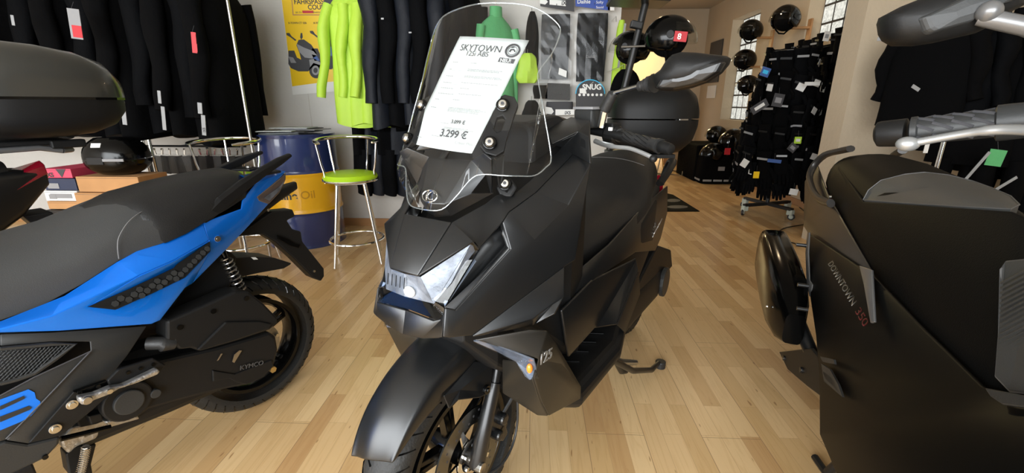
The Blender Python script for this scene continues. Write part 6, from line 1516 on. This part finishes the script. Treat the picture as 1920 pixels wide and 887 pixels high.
limp('black bag hanging behind the right half of the windscreen', 'bag', 'shoulder_bag', 984, 22, 1010, 130, 3.8, 'cloth', 5)
limp('lime vest bundle seen through the windscreen beneath the black bag', 'safety vest', 'safety_vest', 968, 100, 1010, 156, 3.7, 'hivis', 7)
limp('small black bag with carabiner hanging low behind the windscreen edge', 'bag', 'shoulder_bag', 978, 188, 1015, 238, 3.7, 'cloth', 9)
limp('dark gloves bundle hanging under the blue-carded pack', 'gloves', 'glove_bundle', 1140, 130, 1200, 210, 3.2, 'cloth', 11)
# ---- helmets
def helmet(label, loc, r, rz, ry=0, group=None, m='gloss', tagm=None, visor='visor', parentless=True, txt=None, rx=0):
    t = thing('helmet', label, 'helmet', loc, rz, group); t.rotation_euler = (rx, ry, rz)
    bm = bmesh.new(); bmesh.ops.create_uvsphere(bm, u_segments=32, v_segments=20, radius=1)
    dl = []
    for f in bm.faces:
        c = f.calc_center_median()
        if c.z < -.62 or (c.x > .35 and abs(c.y) < .78 and -.9 < c.z < .28): dl.append(f)
    bmesh.ops.delete(bm, geom=dl, context='FACES')
    for v in bm.verts:
        v.co.x *= 1.16 if v.co.x < 0 else 1.10; v.co.y *= .92; v.co.z *= 1.0
        if v.co.z < -.2: v.co.x *= 1+.10*(v.co.z+.2)
        v.co *= r
    for f in bm.faces: f.smooth = True
    me = bpy.data.meshes.new('shell'); bm.to_mesh(me); bm.free(); s_ = link('shell', me, m, t); solid(s_, r*.10, -1)
    MB().sphere((-.02*r, 0, -.05*r), r*.86, 20, 14, (1.0, .86, .92)).build('lining', 'cloth', t, sm=True)
    if visor:
        vs = []; 
        for j in range(7):
            for i in range(15):
                a = math.radians(-72+144*i/14); e = math.radians(38-46*j/6); vs.append(Vector((1.18*math.cos(e)*math.cos(a)+.10*j/6, .96*math.cos(e)*math.sin(a), 1.02*math.sin(e)))*r)
        v_ = mesh('visor', vs, [(j*15+i, j*15+i+1, (j+1)*15+i+1, (j+1)*15+i) for j in range(6) for i in range(14)], visor, t, True)
    for sg in (1, -1): MB().disc((.18*r, sg*.93*r, .08*r), r*.17, r*.08, RX(PI/2), 20).build('visor_pivot', 'plastic', t, bev=.002)
    MB().tube([(.05*r, -.7*r, -.6*r), (.1*r, -.3*r, -.95*r), (.05*r, .1*r, -1.02*r), (.0, .6*r, -.6*r)], r*.06, 6).build('chin_strap', 'cloth', t, sm=True)
    if tagm:
        MB().box((.62*r, -.86*r, .0), (.55*r, .04*r, .42*r), RZ(.35)).build('sticker', tagm, t)
        if txt: text(txt, 'sticker_number', 'white', t, (.50*r, -.95*r, -.12*r), (1, .3, 0), (0, 0, 1), .34*r, .0006, 'LEFT', .001)
    return t
hs_ = 'helmets on the display pole'
v = W(1255, 72, 2.9); helmet('open-face black helmet with red sticker on the right of the display pole', v, .128, math.radians(-25), .1, hs_, m='gloss', tagm='redp', txt='8')
v2 = W(1182, 92, 3.12); helmet('black helmet on the left of the display pole', v2, .112, math.radians(160), 0, hs_, m='gloss')
hp_t = thing('helmet_display_pole', 'leaning dark display pole with a flat top plate and two helmets', 'display stand', (W(1172, 150, 3.0).x-.03, 3.0, 0))
pa_, pb_ = W(1160, 210, 3.0), W(1213, -5, 3.0); dirp = (pb_-pa_); foot = pa_-dirp*(pa_.z/dirp.z)
hp_t.location = (foot.x, foot.y, 0)
MB().tube([L(foot, hp_t), L(pb_, hp_t)], .022, 14).build('pole', 'rack', hp_t, sm=True)
MB().disc((0, 0, .012), .22, .024, None, 32).build('foot_plate', 'rack', hp_t, bev=.004)
MB().box(L(W(1195, 4, 3.0), hp_t), (.34, .24, .02), RY(.05)).build('top_plate', 'rack', hp_t, bev=.004)
MB().box(L(W(1193, 47, 2.97), hp_t), (.07, .05, .04), RY(.2)).build('clamp', 'rack', hp_t, bev=.005)
MB().tube([L(W(1165, 88, 3.0), hp_t), L(W(1216, 86, 2.95), hp_t)], .006, 8).build('support_arm', 'steel', hp_t, sm=True)
hw = 'helmets on the right wall'
for px, py, X_, r, rz, lab, m_ in ((1408, 58, 2.72, .135, 200, 'dark red-brown helmet, topmost over the glass block window', 'gloss'), (1473, 36, 2.72, .145, 205, 'black full-face helmet with raised visor, right of the window top', 'gloss'), (1396, 113, 2.72, .135, 195, 'black helmet hanging second from the top over the glass block window', 'gloss'), (1402, 160, 2.72, .125, 195, 'black helmet with open lining, lowest over the glass block window', 'gloss')):
    v = WX(px, py, X_); helmet(lab, v, r, math.radians(rz), 0, hw, m=m_)
    a = thing('helmet_hook', 'wooden helmet arm ' + {1408: 'highest at the window', 1473: 'right of the window top', 1396: 'second at the window', 1402: 'lowest at the window'}[px], 'wall hook', (XR-.01, v.y, v.z-r*.6), 0, 'wooden helmet arms')
    MB().box((-.14, 0, 0), (.28, .05, .025)).build('arm', 'wood', a, bev=.003); MB().box((0, 0, -.02), (.02, .07, .22)).build('back_plate', 'wood', a, bev=.003)
YF2 = 5.6
# ---- bags on the floor with reflective piping
def duffel(px0, py0, px1, py1, Y, label, dep=.34, lab=False):
    d_ = ray((px0+px1)/2, py1); Y = d_.y*(-H/d_.z)
    t = thing('motorcycle_pannier', label, 'pannier bag', (W((px0+px1)/2, py1, Y).x, Y+dep/2, 0), 0, 'black pannier bags on the floor')
    w_ = W(px1, py1, Y).x-W(px0, py1, Y).x; h_ = W(px0, py0, Y).z
    rings = []
    for k in range(8):
        u = k/7; s_ = interp([(0, .92), (.1, 1), (.8, .97), (.93, .88), (1, .7)], u)[0]
        rings.append([Vector((w_/2*s_*abs(math.cos(a))**.45*(1 if math.cos(a) > 0 else -1), dep/2*s_*abs(math.sin(a))**.45*(1 if math.sin(a) > 0 else -1), .004+(h_-.004)*u)) for a in [2*PI*j/28 for j in range(28)]])
    MB().loft(rings).build('bag_body', 'cloth', t, sm=True)
    for k in range(3): MB().box((w_*(-.31+.31*k), -dep/2*.99, .055), (w_*.26, .008, .028)).build('reflective_strip', 'reflect', t, bev=.003)
    for sg in (1, -1): MB().box((sg*w_/2*.98, 0, .055), (.008, dep*.6, .028)).build('reflective_strip', 'reflect', t, bev=.003)
    MB().tube([(-w_*.2, -dep*.45, h_*.9), (-w_*.15, -dep*.5, h_*1.05), (w_*.15, -dep*.5, h_*1.05), (w_*.2, -dep*.45, h_*.9)], .010, 8).build('carry_handle', 'plastic', t, sm=True)
    if lab: MB().box((.03, -dep/2-.003, h_*.5), (.09, .004, .055)).build('logo_patch', 'silverp', t)
    return t
duffel(1294, 272, 1330, 322, 6.35, 'black pannier bag furthest back beside the chrome chair', .3)
duffel(1313, 286, 1376, 346, 5.35, 'black pannier bag with grey logo patch nearest the glove rack', .34, True)
duffel(1374, 290, 1404, 348, 5.75, 'black pannier bag half behind the glove rack', .32)
hb_ = 'helmets standing on the pannier bags'
def hsit(px, py, Y, r, rz, lab, **k):
    v = W(px, py, Y); return helmet(lab, v, r, math.radians(rz), 0, hb_, **k)
h1 = hsit(1343, 254, 7.2, .15, 200, 'blue-black helmet on the panniers, nearest the corner'); h2 = hsit(1374, 264, 6.4, .165, 205, 'large black and red helmet on the panniers with a red tag')
h3 = hsit(1336, 288, 6.45, .15, 200, 'black helmet resting lower, in front of the two others')
rt = thing('price_tag', 'red price tag hanging below the large helmet on the panniers', 'price tag', W(1364, 284, 5.95)); MB().box((0, 0, 0), (.075, .004, .085)).build('tag_card', 'redp', rt); MB().tube([(0, 0, .04), (.02, .05, .12)], .0015, 5).build('tag_string', 'ink', rt)
# stand the helmets on a low shelf box behind the bags
sb_ = thing('storage_trunk', 'low black storage trunk behind the pannier bags', 'trunk', (2.68, 6.75, 0))
zt2 = W(1343, 254, 7.2).z-.62*.15-.01
MB().box((0, .30, zt2/2), (.60, .85, zt2)).build('trunk_body', 'cloth', sb_, bev=.02); MB().box((0, -.105, zt2*.7), (.5, .01, .03)).build('reflective_strip', 'reflect', sb_)
# ---- chrome folding chair
ch = thing('folding_chair', 'chrome framed chair with dark seat at the back, left of the bags', 'chair', (2.30, 7.4, 0), -.5)
for s_ in (-.2, .2):
    MB().tube([(s_, -.22, .012), (s_, .10, .50), (s_, .20, .84), (s_*.8, .24, .90)], .011, 8).build('leg', 'chrome', ch, sm=True)
    MB().tube([(s_, .25, .012), (s_, -.14, .47)], .011, 8).build('leg', 'chrome', ch, sm=True)
MB().tube([(-.16, .24, .90), (0, .26, .91), (.16, .24, .90)], .011, 8).build('back_rail', 'chrome', ch, sm=True)
MB().box((0, .02, .46), (.40, .40, .03)).build('seat', 'cloth', ch, bev=.01); MB().box((0, .21, .74), (.38, .02, .14)).build('backrest', 'cloth', ch, bev=.01)
MB().tube([(-.2, -.22, .012), (.2, -.22, .012)], .011, 8).tube([(-.2, .25, .012), (.2, .25, .012)], .011, 8).build('cross_bar', 'chrome', ch, sm=True)
jk = thing('folded_jacket', 'dark folded jacket lying on the chrome chair', 'jacket', (2.30, 7.38, .478)); MB().sphere((0, 0, .05), .17, 20, 10, (1, .9, .32)).build('jacket_fold', 'cloth2', jk, sm=True)
# ---- rotating glove rack
Xg, Yg = W(1443, 395, 4.55).x, 4.62
gk = thing('glove_display_rack', 'rotating black glove rack on a four-arm castor base', 'display rack', (Xg, Yg, 0))
MB().tube([(0, 0, .09), (0, 0, 1.62)], .02, 12).build('pole', 'rack', gk, sm=True)
for k in range(4):
    a = math.radians(20+90*k); d_ = Vector((math.cos(a), math.sin(a), 0))
    MB().box(d_*.15+Vector((0, 0, .105)), (.30, .04, .03), RZ(a)).build('base_arm', 'rack', gk, bev=.003)
    cs = MB().box(d_*.285+Vector((0, 0, .075)), (.06, .04, .055), RZ(a)).build('castor', 'limecast', gk, bev=.004)
    MB().disc(d_*.30+Vector((0, 0, .034)), .033, .022, RZ(a+.5) @ RX(PI/2), 20).build('castor_wheel', 'rubber2', cs, bev=.003)
    MB().disc(d_*.30+Vector((0, 0, .034)), .020, .026, RZ(a+.5) @ RX(PI/2), 16).build('castor_hub', 'limecast', cs, bev=.002)
for tz in (.62, .95, 1.28, 1.58):
    MB().tube([(.17*math.cos(2*PI*k/24), .17*math.sin(2*PI*k/24), tz) for k in range(24)], .005, 6, True).build('hook_ring', 'rack', gk)
# glove
def glove_mesh():
    mb = MB()
    def ring(z, w_, d_, x=0): return [Vector((x+w_*math.cos(2*PI*k/12), d_*math.sin(2*PI*k/12), z)) for k in range(12)]
    mb.loft([ring(.0, .050, .022), ring(-.05, .044, .020), ring(-.08, .038, .018), ring(-.12, .048, .022), ring(-.17, .050, .020), ring(-.19, .046, .016)])
    for k, (x, l_) in enumerate(((-.036, .065), (-.012, .080), (.012, .078), (.036, .060))): mb.tube([(x, 0, -.18), (x*1.08, -.004, -.19-l_*.5), (x*1.12, -.012, -.19-l_)], [.0135, .013, .009], 8)
    mb.tube([(.042, -.006, -.12), (.068, -.012, -.155), (.075, -.016, -.19)], [.015, .014, .009], 8)
    return mb
gproto = {}
def glove(loc, rz, m, tg=None, rx=0, label='black motorcycle glove hanging on the rotating rack', group='black gloves on the rotating rack', ry=0, s=1.0):
    k = (m, tg)
    if k not in gproto:
        t = thing('motorcycle_glove', label, 'glove', (0, 0, 0), 0, group)
        glove_mesh().build('glove_body', m, t, sm=True)
        MB().box((0, -.024, -.05), (.07, .004, .014), RY(.1)).build('cuff_strap', 'reflect' if tg == 'strap' else 'plastic', t)
        if tg == 'card': MB().box((.01, -.03, -.075), (.05, .002, .045), RY(.25)).build('price_card', 'white', t)
        if tg == 'knuckle': MB().box((0, -.026, -.15), (.075, .008, .02), RY(.05)).build('knuckle_guard', 'silverp', t, bev=.003)
        gproto[k] = t; o = t
    else: o = copy_tree(gproto[k])
    o.location = loc; o.rotation_euler = (rx, ry, rz); o.scale = (s, s, s); o['label'] = label; o['group'] = group; return o
g2r = random.Random(5)
for tier, (tz, n_, rad) in enumerate(((1.60, 11, .20), (1.36, 13, .25), (1.12, 14, .29), (.90, 15, .33), (.70, 16, .36), (.54, 15, .33))):
    for k in range(n_):
        a = 2*PI*k/n_+tier*.3
        mm = ['cloth', 'cloth2', 'cloth'][g2r.randrange(3)]; tg = g2r.choice([None, None, 'strap', 'card', 'knuckle', 'strap'])
        sh_ = {None: 'plain black', 'strap': 'black', 'card': 'black', 'knuckle': 'black'}[tg]
        lab = {None: 'plain black motorcycle glove hanging on the rotating rack', 'strap': 'black glove with light reflective cuff strap on the rotating rack', 'card': 'black glove with a white price card on the rotating rack', 'knuckle': 'black glove with grey knuckle guard on the rotating rack'}[tg]
        glove((Xg+rad*math.cos(a), Yg+rad*math.sin(a), tz+g2r.uniform(-.03, .03)), a+PI/2+g2r.uniform(-.3, .3), mm, tg, g2r.uniform(-.1, .2), lab, {None: 'plain', 'strap': 'strapped', 'card': 'carded', 'knuckle': 'knuckle guard'}[tg]+' gloves on the rotating rack', g2r.uniform(-.15, .15), g2r.uniform(1.15, 1.4))
# inner drum of display cards in the rack (hides nothing: its cardboard core)
MB().loft([[Vector((r_*math.cos(2*PI*k/24), r_*math.sin(2*PI*k/24), z)) for k in range(24)] for r_, z in ((.12, .40), (.19, .5), (.19, 1.4), (.12, 1.6))]).build('rack_core', 'cloth', gk, sm=True)
# wall grid with more gloves on the right wall between window and partition
gg = thing('glove_wall_grid', 'black wall grid full of gloves on the right wall', 'display grid', (XR-.05, 4.75, 1.2))
for k in range(9): MB().box((0, -.75+.18*k, -.12), (.01, .008, 1.20)).build('grid_wire', 'rack', gg)
for k in range(8): MB().box((0, 0, -.66+.16*k), (.012, 1.5, .008)).build('grid_wire', 'rack', gg)
MB().box((.02, 0, -.12), (.02, 1.5, 1.2)).build('backing_board', 'cloth', gg)
for r_ in range(6):
    for k in range(11):
        yy = 3.98+.145*k+g2r.uniform(-.02, .02); tg = g2r.choice([None, None, 'strap', 'card', 'knuckle'])
        lab = {None: 'plain black glove hanging on the wall grid', 'strap': 'black glove with light cuff strap on the wall grid', 'card': 'black glove with a white price card on the wall grid', 'knuckle': 'black glove with grey knuckle guard on the wall grid'}[tg]
        glove((XR-.14-g2r.uniform(0, .08), yy, 1.76-.215*r_+g2r.uniform(-.02, .02)), -PI/2+g2r.uniform(-.3, .3), ['cloth', 'cloth2'][g2r.randrange(2)], tg, .1, lab, {None: 'plain', 'strap': 'strapped', 'card': 'carded', 'knuckle': 'knuckle guard'}[tg]+' gloves on the wall grid', g2r.uniform(-.1, .1), 1.2)
def rtag(px, py, Y, w_, h_, m, lab, ry=0, two=None, txt=None):
    t = thing('hang_tag', lab, 'hang tag', W(px, py, Y)); MB().box((0, 0, 0), (w_, .004, h_), RY(ry)).build('tag_card', m, t)
    MB().tube([(0, 0, h_/2), (.01, .03, h_/2+.05)], .0012, 4).build('tag_string', 'ink', t)
    if two: MB().box((0, -.003, 0), (w_*.6, .002, h_*.4), RY(ry)).build('printed_patch', two, t)
    return t
rtag(1435, 135, 4.15, .075, .075, 'bluep', 'round blue product tag high on the glove display', .3, 'cyan')
rtag(1459, 188, 4.15, .09, .11, 'ink', 'black information card in the middle of the glove display', .15, 'silverp')
rtag(1424, 200, 4.15, .15, .07, 'ink', 'tilted black card with white edge on the glove display', -.6, 'white')
rtag(1496, 263, 4.10, .06, .06, 'hivis', 'round lime tag on the right of the glove display', 0, 'white')
rtag(1486, 277, 4.08, .07, .07, 'ink', 'black square card below the lime tag', .6, 'silverp')
rtag(1418, 328, 4.08, .05, .06, 'poster', 'yellow tag low on the glove display', 0, None)
rtag(1488, 360, 4.08, .075, .055, 'white', 'white card hanging lowest at the right of the glove display', .15, None)
rtag(1396, 306, 4.10, .06, .07, 'white', 'folded white card at the left edge of the glove display', .5, None)
rtag(1452, 302, 4.05, .12, .03, 'bluep', 'blue plastic clip strip in the glove display', .1, None)
rtag(1523, 157, 4.2, .13, .03, 'white', 'white shelf label at the upper right of the glove display', 0, None)
rtag(1550, 68, 4.3, .05, .08, 'white', 'white card under the upper glass block window', .1, 'inkgrey')
# ---- floor mat
mv = [W(x, y, 1)-EYE for x, y in ((1236, 360), (1262, 366), (1312, 397), (1225, 397))]
mf_ = [EYE+d*(-H/d.z) for d in mv]
mt = thing('floor_mat', 'black floor mat with grey emblem behind the centre scooter', 'floor mat', (sum(p.x for p in mf_)/4, sum(p.y for p in mf_)/4, 0))
MB().prism([p-mt.location for p in mf_], (0, 0, .008)).build('mat_body', 'cloth2', mt, bev=.003)
for x, y, a, b in ((1262, 376, 14, 3), (1270, 388, 20, 3)):
    pts = []
    for k in range(14):
        d = ray(x+a*math.cos(2*PI*k/14), y+b*math.sin(2*PI*k/14)); pts.append(EYE+d*((.0085-H)/d.z)-mt.location)
    MB().prism(pts, (0, 0, .001)).build('mat_emblem', 'gryflex', mt)
# ---- big black top case on a stand behind the centre scooter
Yt = 2.72; tcn = W(1222, 222, Yt)
tc2 = thing('top_case', 'big matt black top case with a lock, behind the centre scooter seat', 'top case', (tcn.x, Yt, tcn.z), 0)
def cs_ring(x, h_, d_, up):
    out = []
    for k in range(21):
        a = PI*k/20; ca, sa_ = math.cos(a), math.sin(a)
        out.append(Vector((x, d_*abs(ca)**.7*(1 if ca > 0 else -1), (h_*abs(sa_)**.75) if up else -h_*abs(sa_)**.75)))
    return out
sx_ = [(-.245, .08, .10), (-.23, .13, .16), (-.18, .17, .20), (-.07, .195, .225), (.05, .20, .23), (.14, .19, .22), (.205, .14, .17), (.235, .08, .11)]
MB().loft([cs_ring(x, h_, d_, True) for x, h_, d_ in sx_]).build('case_lid', 'plastic', tc2, sm=True).location = (0, 0, .004)
MB().loft([cs_ring(x, h_, d_*.98, False) for x, h_, d_ in sx_]).build('case_base', 'plastic', tc2, sm=True).location = (0, 0, -.004)
MB().box((.12, -.193, -.005), (.09, .02, .045), RZ(.12)).build('lock_plate', 'plastic', tc2, bev=.004); MB().box((.12, -.206, -.003), (.05, .006, .022), RZ(.12)).build('lock', 'steel', tc2, bev=.002)
stn_ = thing('display_stand', 'dark display stand carrying the big black top case', 'display stand', (tcn.x-.06, Yt+.02, 0))
zs = tcn.z-.196
MB().box((0, 0, zs-.012), (.36, .30, .022)).build('stand_top', 'rack', stn_, bev=.003); MB().tube([(0, 0, .02), (0, 0, zs-.02)], .022, 12).build('post', 'rack', stn_, sm=True); MB().disc((0, 0, .012), .2, .024, None, 28).build('foot_plate', 'rack', stn_, bev=.004)
rtag(1250, 288, 2.85, .04, .05, 'redp', 'small red tag hanging under the big black top case', .4)
# ---- far room wall pieces
YFw = YF-.004
pf = thing('picture', 'dark framed picture on the far wall beside the corner', 'picture', W(1338, 100, YFw))
flat(pf, 'picture_board', 'bronzegrey', [(1331, 75), (1356, 70), (1350, 150), (1324, 148)], .02, YFw)
def onright(name, label, cat, y0, y1, z0, z1, m, extra=None):
    t = thing(name, label, cat, (XR-.004, (y0+y1)/2, (z0+z1)/2)); MB().box((-.008, 0, 0), (.016, y1-y0, z1-z0)).build('board', m, t, bev=.002)
    return t
bpy.data.objects.remove(pf.children[0]); bpy.data.objects.remove(pf)
onright('picture', 'dark framed picture on the far side of the glass block window', 'picture', 7.75, 8.25, 1.45, 2.1, 'bronzegrey')
onright('notice', 'cream notice below the dark picture on the right wall', 'notice', 7.8, 8.15, 1.2, 1.4, 'white2')
th = thing('thermostat', 'small white wall thermostat near the far corner', 'thermostat', (2.80, YF-.012, 1.78)); MB().box((0, 0, 0), (.08, .03, .11)).build('thermostat_body', 'white2', th, bev=.006)
# cable
cbp = [(W(1545, 470, 3.3).x, 3.15, .006), (2.2, 3.4, .006), (2.12, 3.7, .006), (2.3, 4.0, .006), (2.75, 4.3, .006), (2.95, 4.9, .006)]
tag(MB().tube(smooth_loop(cbp, 6), .005, 8).build('power_cable', 'bronze', None, sm=True), 'thin dark power cable on the floor beside the glove rack', 'cable')
# ---- jackets at the right, in front of the partition
Yr = 3.0
rr2 = thing('clothes_rail', 'chrome rail with black jackets at the upper right', 'clothes rail', (3.0, Yr, 1.72))
MB().tube([(-.62, 0, 0), (1.1, 0, 0)], .012, 10).build('rail', 'chrome', rr2, sm=True)
for x in (-.35, 1.0): MB().tube([(x, 0, 0), (x, .5, 0)], .010, 8).build('bracket', 'chrome', rr2, sm=True)
labs = ['black short-hanging jacket, leftmost beside the cream pillar', 'black jacket second from the pillar, under the big mirror', 'black jacket with small white badge behind the mirror', 'black jacket behind the brake lever of the right scooter', 'black jacket above the rubber grip of the right scooter', 'black jacket at the right edge of the picture', 'black jacket furthest right on the right rail', 'black jacket at the extreme right end of the rail']
for i, x in enumerate((2.42, 2.56, 2.72, 2.90, 3.08, 3.26, 3.44, 3.62)):
    jacket(labs[i], 'black jackets on the right rail', (x, Yr, 1.60), math.radians(-60+rng.uniform(-8, 8)), .44, [.62, .66, .78, .9, .95, .95, .95, .95][i], .18, ['cloth', 'cloth2'][i % 2], seed=90+i, sleeve=.78)
flash(1717, 165, 2.72, .05, .02, 'reflect', .5); flash(1654, 73, 2.7, .05, .02, 'reflect', 0)
# pale garment label, lower trousers and folded jackets
lw = [(2.55, 2.75), (2.68, 2.7), (2.82, 2.74), (2.96, 2.7), (3.1, 2.74)]
lab2 = ['black trousers hanging lowest beside the pillar on the right', 'black trousers with tiny white label, under the right grip', 'black trousers with white piping, right of the labelled pair', 'black trousers with a bright green label at the right', 'black trousers at the far right under the rail']
for i, (x, y) in enumerate(lw):
    t = trousers(lab2[i], (x, y, .98), math.radians(-50), .70, 'cloth', 30+i); t['group'] = 'black trousers on the right'
lr = thing('trouser_rail', 'low chrome rail with black trousers at the right', 'clothes rail', (2.8, 2.72, 1.0)); MB().tube([(-.45, 0, 0), (.5, 0, 0)], .010, 10).build('rail', 'chrome', lr, sm=True)
for x in (-.42, .47): MB().tube([(x, 0, -.99), (x, 0, 0)], .012, 10).build('post', 'chrome', lr, sm=True)
tagcard(1867, 296, 2.45, .085, .085, 'green', 'bright green label on black trousers at the right')
flash(1832, 312, 2.42, .016, .17, 'reflect', .5); flash(1737, 278, 2.42, .022, .05, 'white', 0); flash(1885, 345, 2.42, .016, .12, 'reflect', .9)
